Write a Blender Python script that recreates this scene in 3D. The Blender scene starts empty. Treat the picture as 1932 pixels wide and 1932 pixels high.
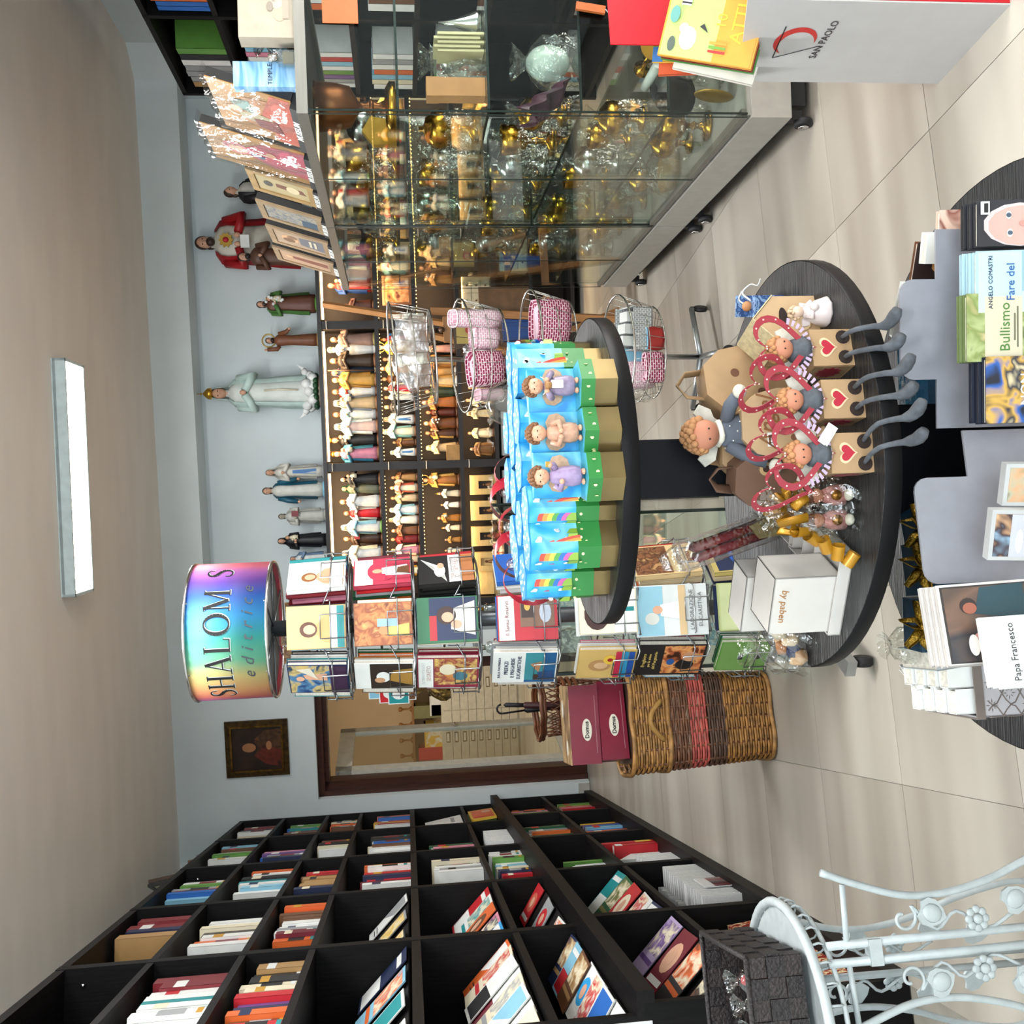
import bpy, math, random
from mathutils import Matrix, Vector, Euler
SC = bpy.context.scene
COL = SC.collection
rnd = random.Random(7)
PI = math.pi
# ------------------------------------------------------------------ camera (the photograph is held sideways: up in the shop points to picture left)
FPX, PITCH, TILT, CAMZ = 1850.0, math.radians(6.4), math.radians(2.1), 1.42
_F = Vector((0, math.cos(PITCH), -math.sin(PITCH))); _U0 = Vector((0, math.sin(PITCH), math.cos(PITCH))); _R0 = Vector((1, 0, 0))
_R = _R0 * math.cos(TILT) - _U0 * math.sin(TILT); _U = _R0 * math.sin(TILT) + _U0 * math.cos(TILT)
cd = bpy.data.cameras.new('camera'); cd.sensor_width = 36; cd.lens = FPX / 1932 * 36; cd.clip_start = .02; cd.clip_end = 60
cam = bpy.data.objects.new('camera', cd); COL.objects.link(cam)
m = Matrix((-_U, _R, -_F)).transposed().to_4x4(); m.translation = (0, 0, CAMZ); cam.matrix_world = m
SC.camera = cam
# ------------------------------------------------------------------ world, lights, exposure
w = bpy.data.worlds.new('daylight'); SC.world = w; w.use_nodes = True
w.node_tree.nodes['Background'].inputs[0].default_value = (.75, .86, 1, 1); w.node_tree.nodes['Background'].inputs[1].default_value = 1.2
SC.view_settings.view_transform = 'Standard'; SC.view_settings.look = 'None'; SC.view_settings.gamma = 1; SC.view_settings.exposure = .08
SC.view_settings.use_curve_mapping = False
CY = SC.cycles; CY.max_bounces = 6; CY.diffuse_bounces = 3; CY.glossy_bounces = 3; CY.transmission_bounces = 3; CY.transparent_max_bounces = 14; CY.caustics_reflective = False; CY.caustics_refractive = False; CY.adaptive_threshold = .1
def area(name, loc, rot, sx, sy, power, col=(1, 1, 1), spread=180):
    l = bpy.data.lights.new(name, 'AREA'); l.shape = 'RECTANGLE'; l.size = sx; l.size_y = sy; l.energy = power; l.color = col; l.spread = math.radians(spread)
    o = bpy.data.objects.new(name, l); o.location = loc; o.rotation_euler = rot; COL.objects.link(o); return o
# daylight through the shop window behind the camera and the side window on the right, and the ceiling tubes' light
area('shop_window_daylight', (-.2, -2.3, 1.7), (math.radians(110), 0, 0), 3.2, 2.4, 130, (.86, .94, 1))
area('side_window_daylight', (3.3, 1.9, 1.7), (math.radians(106), 0, math.radians(88)), 2.2, 2.2, 215, (1, .96, .90))
area('ceiling_tube_light', (.27, 5.55, 3.115), (0, 0, 0), 1.2, .24, 64, (.95, .98, 1))
area('ceiling_tube_light', (.0, 2.6, 3.115), (0, 0, 0), 1.2, .24, 64, (.95, .98, 1))
area('ceiling_tube_light', (.0, -.6, 3.115), (0, 0, 0), 1.2, .24, 64, (.95, .98, 1))
area('back_room_light', (-2.2, 10.3, 3.0), (0, 0, 0), 1.0, 1.0, 60, (1, .86, .66))
# ------------------------------------------------------------------ helpers
def ray(x, y):
    return _F + _R * ((1932 - y - 966) / FPX) - _U * ((x - 966) / FPX)
def at(x, y, Y=None, z=None):
    """the point of the shop that stands at distance Y (or height z) behind picture position x, y"""
    d = ray(x, y); t = Y / d.y if Y is not None else (z - CAMZ) / d.z
    return Vector((0, 0, CAMZ)) + d * t
def lin(c): return tuple((v / 12.92 if v <= .04045 else ((v + .055) / 1.055) ** 2.4) for v in c)
def hexc(h):
    h = h.lstrip('#'); return lin(tuple(int(h[i:i + 2], 16) / 255 for i in (0, 2, 4)))
PAL = dict(white='#e9ebe8', cream='#e6dcc0', tan='#b08a58', brown='#6b452c', darkred='#7a1f28', red='#c0202a', orange='#d9652b', yellow='#e3b93a', green='#5f9440',
  darkgreen='#1f5a3a', teal='#1f8b8f', lightblue='#86bfd8', blue='#1f62b5', navy='#1d2a4e', purple='#6c4a8a', pink='#d98aa0', grey='#9a9d9f', black='#1b1a1c', salmon='#c9614e',
  maroon='#6e1226', skin='#d9a78a', gold='#c9962e', beige='#cdbb9a', kraft='#a98359', lilac='#b7a3c9', sky='#2a9bd8', olive='#7d7a4a')
def rgb(c): return hexc(PAL.get(c, c))
MC = {}
def mat(name, col='white', rough=.55, metal=0., var=.07, scale=18., bump=0., spec=.5, trans=0., emit=None, estr=0., stretch=(1, 1, 1), col2=None, bscale=None):
    k = (name, col, rough, metal, var, scale, bump, emit, estr, stretch, col2)
    if k in MC: return MC[k]
    mt = bpy.data.materials.new(name); mt.use_nodes = True; nt = mt.node_tree; b = nt.nodes['Principled BSDF']
    c = rgb(col); b.inputs['Roughness'].default_value = rough; b.inputs['Metallic'].default_value = metal; b.inputs['Specular IOR Level'].default_value = spec
    tc = nt.nodes.new('ShaderNodeTexCoord'); mp = nt.nodes.new('ShaderNodeMapping'); mp.inputs['Scale'].default_value = stretch
    nt.links.new(tc.outputs['Object'], mp.inputs[0]); nz = nt.nodes.new('ShaderNodeTexNoise'); nz.inputs['Scale'].default_value = scale; nz.inputs['Detail'].default_value = 2
    nt.links.new(mp.outputs[0], nz.inputs[0]); rp = nt.nodes.new('ShaderNodeValToRGB'); nt.links.new(nz.outputs['Fac'], rp.inputs[0])
    d = rgb(col2) if col2 else tuple(v * (1 - var * 2.2) for v in c); rp.color_ramp.elements[0].position = .32; rp.color_ramp.elements[1].position = .68
    rp.color_ramp.elements[0].color = (*d, 1); rp.color_ramp.elements[1].color = (*c, 1); nt.links.new(rp.outputs[0], b.inputs['Base Color'])
    if bump:
        bp = nt.nodes.new('ShaderNodeBump'); bp.inputs['Strength'].default_value = bump; bp.inputs['Distance'].default_value = .01; src = nz
        if bscale: src = nt.nodes.new('ShaderNodeTexNoise'); src.inputs['Scale'].default_value = bscale; nt.links.new(mp.outputs[0], src.inputs[0])
        nt.links.new(src.outputs['Fac'], bp.inputs['Height']); nt.links.new(bp.outputs[0], b.inputs['Normal'])
    if emit: b.inputs['Emission Color'].default_value = (*rgb(emit), 1); b.inputs['Emission Strength'].default_value = estr
    MC[k] = mt; return mt
def per_object(mt, amount=9.):
    """shift a material's pattern from object to object so that alike pieces differ"""
    nt = mt.node_tree; mp = next(n for n in nt.nodes if n.type == 'MAPPING'); oi = nt.nodes.new('ShaderNodeObjectInfo'); vm = nt.nodes.new('ShaderNodeVectorMath'); vm.operation = 'SCALE'; vm.inputs[0].default_value = (amount, amount * .7, 3)
    nt.links.new(oi.outputs['Random'], vm.inputs['Scale']); nt.links.new(vm.outputs[0], mp.inputs['Location']); return mt
def art(name, cols, scale=9., seed=0., rough=.4, hard=False, stretch=(1, 1, 1)):
    """printed picture: blotches of the given colours"""
    k = ('art', name, tuple(cols), scale, seed)
    if k in MC: return MC[k]
    mt = bpy.data.materials.new(name); mt.use_nodes = True; nt = mt.node_tree; b = nt.nodes['Principled BSDF']; b.inputs['Roughness'].default_value = rough
    tc = nt.nodes.new('ShaderNodeTexCoord'); mp = nt.nodes.new('ShaderNodeMapping'); mp.inputs['Location'].default_value = (seed * 1.7, seed * 3.1, seed * .7); mp.inputs['Scale'].default_value = stretch
    nz = nt.nodes.new('ShaderNodeTexNoise'); nz.inputs['Scale'].default_value = scale; nz.inputs['Detail'].default_value = 2; nz.inputs['Distortion'].default_value = .6
    nt.links.new(tc.outputs['Object'], mp.inputs[0]); nt.links.new(mp.outputs[0], nz.inputs[0]); rp = nt.nodes.new('ShaderNodeValToRGB'); nt.links.new(nz.outputs['Fac'], rp.inputs[0])
    n = len(cols); cr = rp.color_ramp; cr.interpolation = 'CONSTANT' if hard else 'LINEAR'
    while len(cr.elements) < n: cr.elements.new(.5)
    for i, c in enumerate(cols): cr.elements[i].position = .30 + .4 * i / max(1, n - (0 if hard else 1)); cr.elements[i].color = (*rgb(c), 1)
    nt.links.new(rp.outputs[0], b.inputs['Base Color']); MC[k] = mt; return mt
def glass_mat(name, tint=(.86, .95, .91), gloss=.10, rough=.02, bump=0., bs=30., ior=1.45):
    k = ('glass', name)
    if k in MC: return MC[k]
    mt = bpy.data.materials.new(name); mt.use_nodes = True; nt = mt.node_tree; nt.nodes.remove(nt.nodes['Principled BSDF']); out = nt.nodes['Material Output']
    t = nt.nodes.new('ShaderNodeBsdfTransparent'); t.inputs[0].default_value = (*tint, 1); g = nt.nodes.new('ShaderNodeBsdfGlossy'); g.inputs['Roughness'].default_value = rough
    lw = nt.nodes.new('ShaderNodeLayerWeight'); lw.inputs['Blend'].default_value = .5; fr = nt.nodes.new('ShaderNodeMath'); fr.operation = 'POWER'; fr.inputs[1].default_value = 4.5; nt.links.new(lw.outputs['Facing'], fr.inputs[0])
    mx = nt.nodes.new('ShaderNodeMixShader'); ad = nt.nodes.new('ShaderNodeMath'); ad.operation = 'ADD'; ad.inputs[1].default_value = gloss; ad.use_clamp = True
    nt.links.new(fr.outputs[0], ad.inputs[0]); nt.links.new(ad.outputs[0], mx.inputs[0]); nt.links.new(t.outputs[0], mx.inputs[1]); nt.links.new(g.outputs[0], mx.inputs[2]); nt.links.new(mx.outputs[0], out.inputs[0])
    if bump:
        bp = nt.nodes.new('ShaderNodeBump'); bp.inputs['Strength'].default_value = bump; bp.inputs['Distance'].default_value = .02; nz = nt.nodes.new('ShaderNodeTexNoise'); nz.inputs['Scale'].default_value = bs; nz.inputs['Detail'].default_value = 3
        tc = nt.nodes.new('ShaderNodeTexCoord'); nt.links.new(tc.outputs['Object'], nz.inputs[0]); nt.links.new(nz.outputs['Fac'], bp.inputs['Height']); nt.links.new(bp.outputs[0], g.inputs['Normal'])
    MC[k] = mt; return mt
def emis(name, col, s):
    k = ('emis', name)
    if k in MC: return MC[k]
    mt = bpy.data.materials.new(name); mt.use_nodes = True; nt = mt.node_tree; nt.nodes.remove(nt.nodes['Principled BSDF']); e = nt.nodes.new('ShaderNodeEmission'); e.inputs[0].default_value = (*rgb(col), 1); e.inputs[1].default_value = s
    nt.links.new(e.outputs[0], nt.nodes['Material Output'].inputs[0]); mt.cycles.emission_sampling = 'NONE'; MC[k] = mt; return mt
def T3(x=0, y=0, z=0): return Matrix.Translation((x, y, z))
def RZ(a): return Matrix.Rotation(math.radians(a), 4, 'Z')
def RX(a): return Matrix.Rotation(math.radians(a), 4, 'X')
def RY(a): return Matrix.Rotation(math.radians(a), 4, 'Y')
class MB:
    def __init__(s): s.v = []; s.f = []; s.m = []; s.X = Matrix(); s.sm = []
    def _add(s, vs, fs, m=0, smooth=False):
        o = len(s.v); s.v += [tuple(s.X @ Vector(p)) for p in vs]; s.f += [tuple(i + o for i in f) for f in fs]; s.m += [m] * len(fs); s.sm += [smooth] * len(fs); return s
    def box(s, c, d, R=None, m=0, taper=1.):
        x, y, z = d[0] / 2, d[1] / 2, d[2] / 2; t = taper
        vs = [(-x, -y, -z), (x, -y, -z), (x, y, -z), (-x, y, -z), (-x * t, -y * t, z), (x * t, -y * t, z), (x * t, y * t, z), (-x * t, y * t, z)]
        R = R or Matrix(); vs = [Vector(c) + (R @ Vector(p)) for p in vs]
        return s._add(vs, [(3, 2, 1, 0), (4, 5, 6, 7), (0, 1, 5, 4), (1, 2, 6, 5), (2, 3, 7, 6), (3, 0, 4, 7)], m)
    def bx(s, a, b, m=0): return s.box([(p + q) / 2 for p, q in zip(a, b)], [abs(q - p) for p, q in zip(a, b)], m=m)
    def lathe(s, prof, seg=16, sx=1., sy=1., c=(0, 0, 0), fold=0., nf=7, a0=0., a1=360., m=0, fz=None, ph=0., cap=True):
        full = abs(a1 - a0 - 360) < 1e-6; n = seg if full else seg + 1; vs = []; fs = []
        for r, z in prof:
            for i in range(n):
                a = math.radians(a0 + (a1 - a0) * i / seg); k = 1 + (fold * math.sin(nf * a + ph) * (fz(z) if fz else 1))
                vs.append((c[0] + r * k * sx * math.cos(a), c[1] + r * k * sy * math.sin(a), c[2] + z))
        L = len(prof)
        for j in range(L - 1):
            for i in range(seg if full else seg):
                i2 = (i + 1) % n if full else i + 1
                fs.append((j * n + i, j * n + i2, (j + 1) * n + i2, (j + 1) * n + i))
        o = len(s.v); s._add(vs, fs, m, True); cp = []
        if cap and full and prof[0][0] > 1e-6: cp.append(tuple(o + i for i in range(n))[::-1])
        if cap and full and prof[-1][0] > 1e-6: cp.append(tuple(o + (L - 1) * n + i for i in range(n)))
        s.f += cp; s.m += [m] * len(cp); s.sm += [False] * len(cp); return s
    def ball(s, c, r, seg=12, rings=8, m=0):
        if not isinstance(r, (tuple, list)): r = (r, r, r)
        vs = []; fs = []
        for j in range(rings + 1):
            b = PI * j / rings - PI / 2; rr = max(math.cos(b), 1e-4)
            for i in range(seg):
                a = 2 * PI * i / seg; vs.append((c[0] + r[0] * rr * math.cos(a), c[1] + r[1] * rr * math.sin(a), c[2] + r[2] * math.sin(b)))
        for j in range(rings):
            for i in range(seg): fs.append((j * seg + i, j * seg + (i + 1) % seg, (j + 1) * seg + (i + 1) % seg, (j + 1) * seg + i))
        return s._add(vs, fs, m, True)
    def tube(s, pts, r, seg=6, closed=False, m=0, flat=1.):
        pts = [Vector(p) for p in pts]; n = len(pts); vs = []; fs = []; rs = r if isinstance(r, (list, tuple)) else [r] * n; up = None
        for i, p in enumerate(pts):
            a = pts[(i - 1) % n] if (closed or i) else p; b = pts[(i + 1) % n] if (closed or i < n - 1) else p; t = (b - a)
            t = t.normalized() if t.length > 1e-9 else Vector((0, 0, 1))
            if up is None: up = t.orthogonal().normalized()
            up = (up - t * up.dot(t)); up = up.normalized() if up.length > 1e-6 else t.orthogonal().normalized(); q = t.cross(up)
            for k in range(seg):
                an = 2 * PI * k / seg; vs.append(p + up * (rs[i] * math.cos(an)) + q * (rs[i] * flat * math.sin(an)))
        for i in range(n if closed else n - 1):
            j = (i + 1) % n
            for k in range(seg): fs.append((i * seg + k, i * seg + (k + 1) % seg, j * seg + (k + 1) % seg, j * seg + k))
        if not closed: fs.append(tuple(range(seg))[::-1]); fs.append(tuple((n - 1) * seg + k for k in range(seg)))
        return s._add(vs, fs, m, True)
    def prism(s, poly, t, c=(0, 0, 0), R=None, m=0, ax='y'):
        """outline poly (x,z) given thickness t along local y (or (x,y) along z)"""
        n = len(poly); R = R or Matrix(); vs = []
        for k in (-t / 2, t / 2):
            for a, b in poly: vs.append(Vector(c) + R @ Vector((a, k, b) if ax == 'y' else (a, b, k)))
        fs = [tuple(range(n)), tuple(range(n, 2 * n))[::-1]] + [(i, i + n, (i + 1) % n + n, (i + 1) % n) for i in range(n)]
        return s._add(vs, fs, m)
    def sheet(s, fn, nu, nv, m=0, smooth=True):
        vs = [fn(i / nu, j / nv) for j in range(nv + 1) for i in range(nu + 1)]
        return s._add(vs, [(j * (nu + 1) + i, j * (nu + 1) + i + 1, (j + 1) * (nu + 1) + i + 1, (j + 1) * (nu + 1) + i) for j in range(nv) for i in range(nu)], m, smooth)
    def mesh(s, name, mats):
        me = bpy.data.meshes.new(name); me.from_pydata(s.v, [], s.f)
        for q in (mats if isinstance(mats, (list, tuple)) else [mats]): me.materials.append(q)
        me.polygons.foreach_set('material_index', s.m); me.polygons.foreach_set('use_smooth', s.sm); me.update(); return me
    def obj(s, name, mats, parent=None, M=None, label=None):
        return put(name, s.mesh(name, mats), parent, M, label)
def spline(pts, n=5):
    """smooth path through the points"""
    P = [Vector(p) for p in pts]; P = [P[0] * 2 - P[1]] + P + [P[-1] * 2 - P[-2]]; out = []
    for i in range(1, len(P) - 2):
        for k in range(n):
            t = k / n; a, b, c, d = P[i - 1:i + 3]; out.append(.5 * ((2 * b) + (c - a) * t + (2 * a - 5 * b + 4 * c - d) * t * t + (3 * b - a - 3 * c + d) * t ** 3))
    return out + [P[-2]]
def put(name, me, parent=None, M=None, label=None):
    o = bpy.data.objects.new(name, me); COL.objects.link(o)
    if parent: o.parent = parent
    if M is not None: o.matrix_local = M
    if label: o['label'] = label
    return o
def tag(o, label, cat, group=None):
    o['label'] = label; o['category'] = cat
    if group: o['group'] = group
    return o
def thing(name, label, cat, M, group=None):
    o = bpy.data.objects.new(name, None); o.empty_display_size = .05; COL.objects.link(o); o.matrix_world = M if isinstance(M, Matrix) else T3(*M); return tag(o, label, cat, group)
def struct(o): o['kind'] = 'structure'; return o
def box_obj(name, a, b, mt, parent=None, M=None): return MB().bx(a, b).obj(name, mt, parent, M)
def text_mesh(body, size, mt, bold=0., shear=0., extrude=.0004, align='CENTER', space=1., sx=1.):
    c = bpy.data.curves.new('lettering', 'FONT'); c.body = body; c.size = size; c.offset = bold; c.shear = shear; c.extrude = extrude; c.align_x = align; c.align_y = 'CENTER'; c.resolution_u = 2; c.space_character = space
    o = bpy.data.objects.new('lettering', c); COL.objects.link(o); me = bpy.data.meshes.new_from_object(o); COL.objects.unlink(o); bpy.data.objects.remove(o); bpy.data.curves.remove(c)
    me.materials.clear(); me.materials.append(mt)
    if sx != 1:
        for v in me.vertices: v.co.x *= sx
    return me
INK = mat('black_ink', '#141416', .6, var=.02)
def text(body, size, parent, M, mt=None, **k):
    """lettering that reads in the local x/y plane of M"""
    return put('lettering', text_mesh(body, size, mt or INK, **k), parent, M)
STAND = RX(90)   # text plane x/y turned upright so that it faces -y
ORD = ['first', 'second', 'third', 'fourth', 'fifth', 'sixth', 'seventh', 'eighth', 'ninth', 'tenth', 'eleventh', 'twelfth', 'thirteenth', 'fourteenth', 'fifteenth', 'sixteenth', 'seventeenth', 'eighteenth', 'nineteenth', 'twentieth']
PAGE = mat('paper_pages', '#e4dfd2', .8, var=.12, scale=120, stretch=(1, 1, 6))
def cmat(c, r=.42): return mat('printed_card', c, r, var=.05, scale=14)
def book(label, M, w, h, t, col, cat='book', group=None, name='book', band=None, spine_mark=None, pic=None, title=None, tcol=None, tsize=None, under=None):
    """closed book standing up: spine on -x, front cover on -y"""
    mb = MB(); c = .0018
    mb.box((0, -t / 2 + c / 2, h / 2), (w, c, h)).box((0, t / 2 - c / 2, h / 2), (w, c, h)).box((-w / 2 + c / 2, 0, h / 2), (c, t, h))
    o = mb.obj(name, cmat(col) if isinstance(col, str) else col, None, M); tag(o, label, cat, group)
    box_obj('page_block', (-w / 2 + c, -t / 2 + c, .003), (w / 2 - .004, t / 2 - c, h - .003), PAGE, o)
    if band:   # printed strip on the spine: (colour, z0, z1)
        for bc, z0, z1 in band: box_obj('spine_label', (-w / 2 - .0006, -t / 2 + .001, h * z0), (-w / 2, t / 2 - .001, h * z1), cmat(bc), o)
    if pic: picture(o, pic, w, h, -t / 2)
    if title:
        for tx, z, sz, tc in title: text(tx, sz, o, T3(0, -t / 2 - .0014, z * h) @ STAND, cmat(tc))
    return o
def ell(cx, cz, rx, rz, n=14): return [(cx + rx * math.cos(2 * PI * i / n), cz + rz * math.sin(2 * PI * i / n)) for i in range(n)]
def picture(o, pic, w, h, y, name='cover_picture'):
    """flat print on a cover; pic = list of (kind, colour, numbers...) in fractions of width and height"""
    mb = MB(); mats = []; d = .0004
    for i, p in enumerate(pic):
        mats.append(p[1] if not isinstance(p[1], str) else cmat(p[1])); k = p[0]; q = p[2:]; yy = y - d * (i + 1)
        if k == 'r': poly = [((q[0] - .5) * w, q[1] * h), ((q[2] - .5) * w, q[1] * h), ((q[2] - .5) * w, q[3] * h), ((q[0] - .5) * w, q[3] * h)]
        elif k == 'e': poly = ell((q[0] - .5) * w, q[1] * h, q[2] * w, q[3] * h)
        else: poly = [((a - .5) * w, b * h) for a, b in q[0]]
        mb.prism(poly, d, (0, yy, 0), m=i)
    return mb.obj(name, mats, o)
def person_pic(bg, robe, veil, skin='skin', x=.5, s=1., halo=None):
    """the printed half-length of a robed figure"""
    p = [('r', bg, .02, .02, .98, .98)]
    if halo: p.append(('e', halo, x, .66, .25 * s, .17 * s))
    p += [('p', robe, [(x - .40 * s, .03), (x + .40 * s, .03), (x + .30 * s, .36), (x + .10 * s, .50), (x - .10 * s, .50), (x - .30 * s, .36)]), ('e', veil, x, .63, .18 * s, .15 * s), ('e', skin, x, .61, .11 * s, .105 * s)]
    return p
# ------------------------------------------------------------------ shell of the shop
FWM = T3(-2.33, 7.80, 0) @ RZ(-5.03)         # far wall: local x runs along it, -y looks into the shop
BKM = T3(-1.406, 2.724, 0) @ RZ(99.72)       # left bookcase: x from the near end to the doorway, y into the case
CEIL = 3.22
WALL = mat('pale_blue_grey_plaster', '#d9e3e5', .9, var=.03, scale=3, bump=.05, bscale=90)
CEILM = mat('warm_grey_plaster', '#f0e8df', .95, var=.03, scale=1.5, bump=.04, bscale=60, stretch=(1, 3, 1))
BLACKWOOD = mat('black_stained_wood', '#151213', .5, var=.28, scale=6, bump=.10, spec=.18, stretch=(1.2, 14, 14))
BLACKWOODV = mat('black_stained_wood_upright', '#100f10', .55, var=.2, scale=6, bump=.08, spec=.15, stretch=(14, 14, 1.2))
JOINT = mat('grey_grout', '#8f8a80', .9)
TILE = mat('streaked_beige_stone_tile', '#b7b1a6', .34, scale=1.3, stretch=(.30, 3.2, 1), col2='#978f84', bump=.02, bscale=40)
per_object(TILE)
FM = T3(-.737, 2.15, 0) @ RZ(9.9)
fl = struct(MB().bx((-4.2, -2.6, -.1), (4.4, 13.6, -.004)).obj('floor', JOINT))
TS = .577
tme = MB().bx((0, 0, -.004), (TS - .0025, TS - .0025, 0)).mesh('tile', TILE)
import itertools
for i, j in itertools.product(range(-7, 9), range(-8, 11)):
    p = FM @ Vector(((i + .5) * TS, (j + .5) * TS, 0))
    if not (-2.5 - .17 * max(0, p.y - 2.7) * .5 < p.x < 3.5 and -2.2 < p.y < 7.75): continue
    if p.x < -1.62 - .171 * (p.y - 2.724): continue
    if (p - Vector((0, 0, 0))).length > 5.2 and p.y < 0: continue
    t = put('tile', tme, fl, FM @ T3(i * TS + .001, j * TS + .001, 0) @ (RZ(180) @ T3(-TS + .002, -TS + .002, 0) if (i * 7 + j * 3) % 4 == 1 else Matrix()))
struct(MB().bx((-4.2, -2.5, CEIL), (4.4, 8.2, CEIL + .12)).obj('ceiling', CEILM))
# left wall behind the bookcase
struct(MB().bx((-6.2, .42, 0), (5.2, .55, CEIL)).obj('wall_left', WALL, None, BKM))
struct(MB().bx((3.38, -2.5, 0), (3.5, 7.16, CEIL)).obj('wall_right', WALL))
struct(MB().prism([(3.38, 7.10), (3.5, 7.10), (3.6, 7.5), (3.20, 7.60), (3.20, 7.32)], CEIL, (0, 0, CEIL / 2), ax='z').obj('wall_corner', WALL))
wb = MB()
wb.bx((-3.2, -2.5, 0), (3.5, -2.4, .45)).bx((-3.2, -2.5, 2.95), (3.5, -2.4, CEIL)).bx((-3.2, -2.5, .45), (-1.8, -2.4, 2.95)).bx((1.4, -2.5, .45), (3.5, -2.4, 2.95))
struct(wb.obj('wall_back', WALL))
wf = struct(MB().bx((-1.8, -2.44, .45), (1.4, -2.40, .52)).bx((-1.8, -2.44, 2.88), (1.4, -2.40, 2.95)).bx((-.24, -2.44, .45), (-.17, -2.4, 2.95)).obj('window_1', mat('grey_aluminium', '#9fa3a5', .4, .8)))
# far wall: flush part with the doorway, then a niche under a bulkhead
NX = 1.42
DX0, DX1, DZ = .19, 1.16, 2.15
far = MB().bx((-.6, 0, 0), (DX0 - .05, .3, CEIL)).bx((DX0 - .05, 0, DZ), (DX1 + .05, .3, CEIL)).bx((DX1 + .05, 0, 0), (NX, .3, CEIL))
struct(far.obj('wall_far', WALL, None, FWM))
struct(MB().bx((NX, .28, 0), (6.2, .4, CEIL)).obj('wall_niche', WALL, None, FWM))
struct(MB().bx((NX, -.01, 2.925), (6.2, .28, CEIL)).obj('trim_1', mat('bulkhead_plaster', '#d9e2e3', .9, var=.03, scale=3), None, FWM))
struct(MB().bx((-.6, -.014, 0), (DX0 - .06, 0, .09)).obj('baseboard_far', mat('pale_stone_skirting', '#c2bfb6', .5), None, FWM))
# the brown door frame and the reveal
DW = mat('dark_brown_wood', '#4b2a20', .38, var=.2, scale=7, stretch=(12, 12, 1))
dr = struct(MB().bx((DX0 - .05, .10, 0), (DX0 + .055, .22, DZ)).bx((DX0 - .05, .10, DZ - .085), (DX1 + .05, .22, DZ)).bx((DX1 - .055, .10, 0), (DX1 + .05, .22, DZ)).obj('door_1', DW, None, FWM))
MB().bx((DX0 - .05, .06, 0), (DX0 - .008, .10, DZ)).bx((DX0 - .05, .06, DZ - .05), (DX1 + .05, .10, DZ)).obj('architrave', DW, dr)
# open white glazed door leaf swung into the back room
LF = T3(DX0 + .06, .24, 0) @ RZ(84)
wh = mat('cream_lacquer', '#d6d3c6', .35)
lf = MB().bx((0, -.02, .02), (.09, .02, 2.03)).bx((.77, -.02, .02), (.86, .02, 2.03)).bx((0, -.02, 1.90), (.86, .02, 2.03)).bx((0, -.02, .02), (.86, .02, .16)).obj('door_leaf', wh, dr, LF)
MB().bx((.09, -.004, .16), (.77, .004, 1.90)).obj('pane', glass_mat('door_glass', (.9, .93, .92), .12), lf)
MB().tube([(.78, -.05, 1.02), (.70, -.05, 1.02)], .008).tube([(.78, -.02, 1.02), (.78, -.05, 1.02)], .008).obj('door_handle', mat('steel', '#b8b8b8', .25, 1), lf)
# back room
BW = mat('warm_beige_plaster', '#cbb492', .9, var=.04, scale=2)
struct(MB().bx((-4.4, 13.0, 0), (1.0, 13.2, 3.2)).obj('wall_back_room_far', BW))
struct(MB().bx((-4.4, 8.1, 0), (-4.2, 13.2, 3.2)).obj('wall_back_room_left', BW))
struct(MB().bx((.6, 8.1, 0), (.8, 13.2, 3.2)).obj('wall_back_room_right', BW))
struct(MB().bx((-4.4, 8.2, 3.2), (1.0, 13.2, 3.3)).obj('ceiling_back_room', BW))
struct(MB().bx((-4.2, 8.0, -.004), (.6, 13.0, 0)).obj('floor_back_room', mat('pale_floor', '#cfc8b8', .4, scale=2, col2='#b5aa98', stretch=(.4, 4, 1))))
# framed painting on the far wall
gold = mat('antique_gold', '#8a6526', .38, .75, var=.3, scale=30); dgold = mat('dark_gilt', '#57401c', .45, .6, var=.3, scale=30)
pm = FWM @ T3(.585, -.02, 2.595)
pt = thing('framed_painting', 'dark devotional painting in a gold frame above the doorway', 'painting', pm)
W2, H2 = .22, .238
for nm, a, b in (('frame_rail', (-W2, 0, H2 - .045), (W2, .03, H2)), ('frame_rail', (-W2, 0, -H2), (W2, .03, -H2 + .045)), ('frame_stile', (-W2, 0, -H2 + .045), (-W2 + .045, .03, H2 - .045)), ('frame_stile', (W2 - .045, 0, -H2 + .045), (W2, .03, H2 - .045))):
    box_obj(nm, a, b, dgold, pt)
fb = MB()
for a, b in (((-W2 + .04, -.012, H2 - .052), (W2 - .04, 0, H2 - .038)), ((-W2 + .04, -.012, -H2 + .038), (W2 - .04, 0, -H2 + .052)), ((-W2 + .04, -.012, -H2 + .04), (-W2 + .052, 0, H2 - .04)), ((W2 - .052, -.012, -H2 + .04), (W2 - .04, 0, H2 - .04))): fb.bx(a, b)
fb.obj('inner_moulding', gold, pt)
cv = box_obj('canvas', (-W2 + .045, .01, -H2 + .045), (W2 - .045, .02, H2 - .045), art('dark_oil_paint', ['#1d130d', '#2c1b10', '#3a2415'], 5, 2), pt)
dk = [art('oil_umber', ['#5a3a22', '#3a2314', '#6b4426'], 14, 1), mat('oil_hair', '#2a170d'), mat('oil_flesh', '#a9714a', .5), art('oil_red', ['#4c1d14', '#6a2a1a', '#33140e'], 12, 3)]
MB().prism([(-.15, -.19), (.15, -.19), (.14, -.06), (.07, .02), (-.06, .02), (-.13, -.07)], .002, (0, .009, 0), m=0).prism([(-.15, -.19), (-.02, -.19), (.02, -.05), (-.06, .02), (-.13, -.07)], .002, (0, .0075, 0), m=3).prism(ell(0, .07, .062, .075), .002, (0, .006, 0), m=1).prism(ell(.008, .06, .036, .052), .002, (0, .0045, 0), m=2).prism(ell(.02, -.09, .035, .022), .002, (0, .004, 0), m=2).obj('painted_figure', dk, cv)
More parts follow.
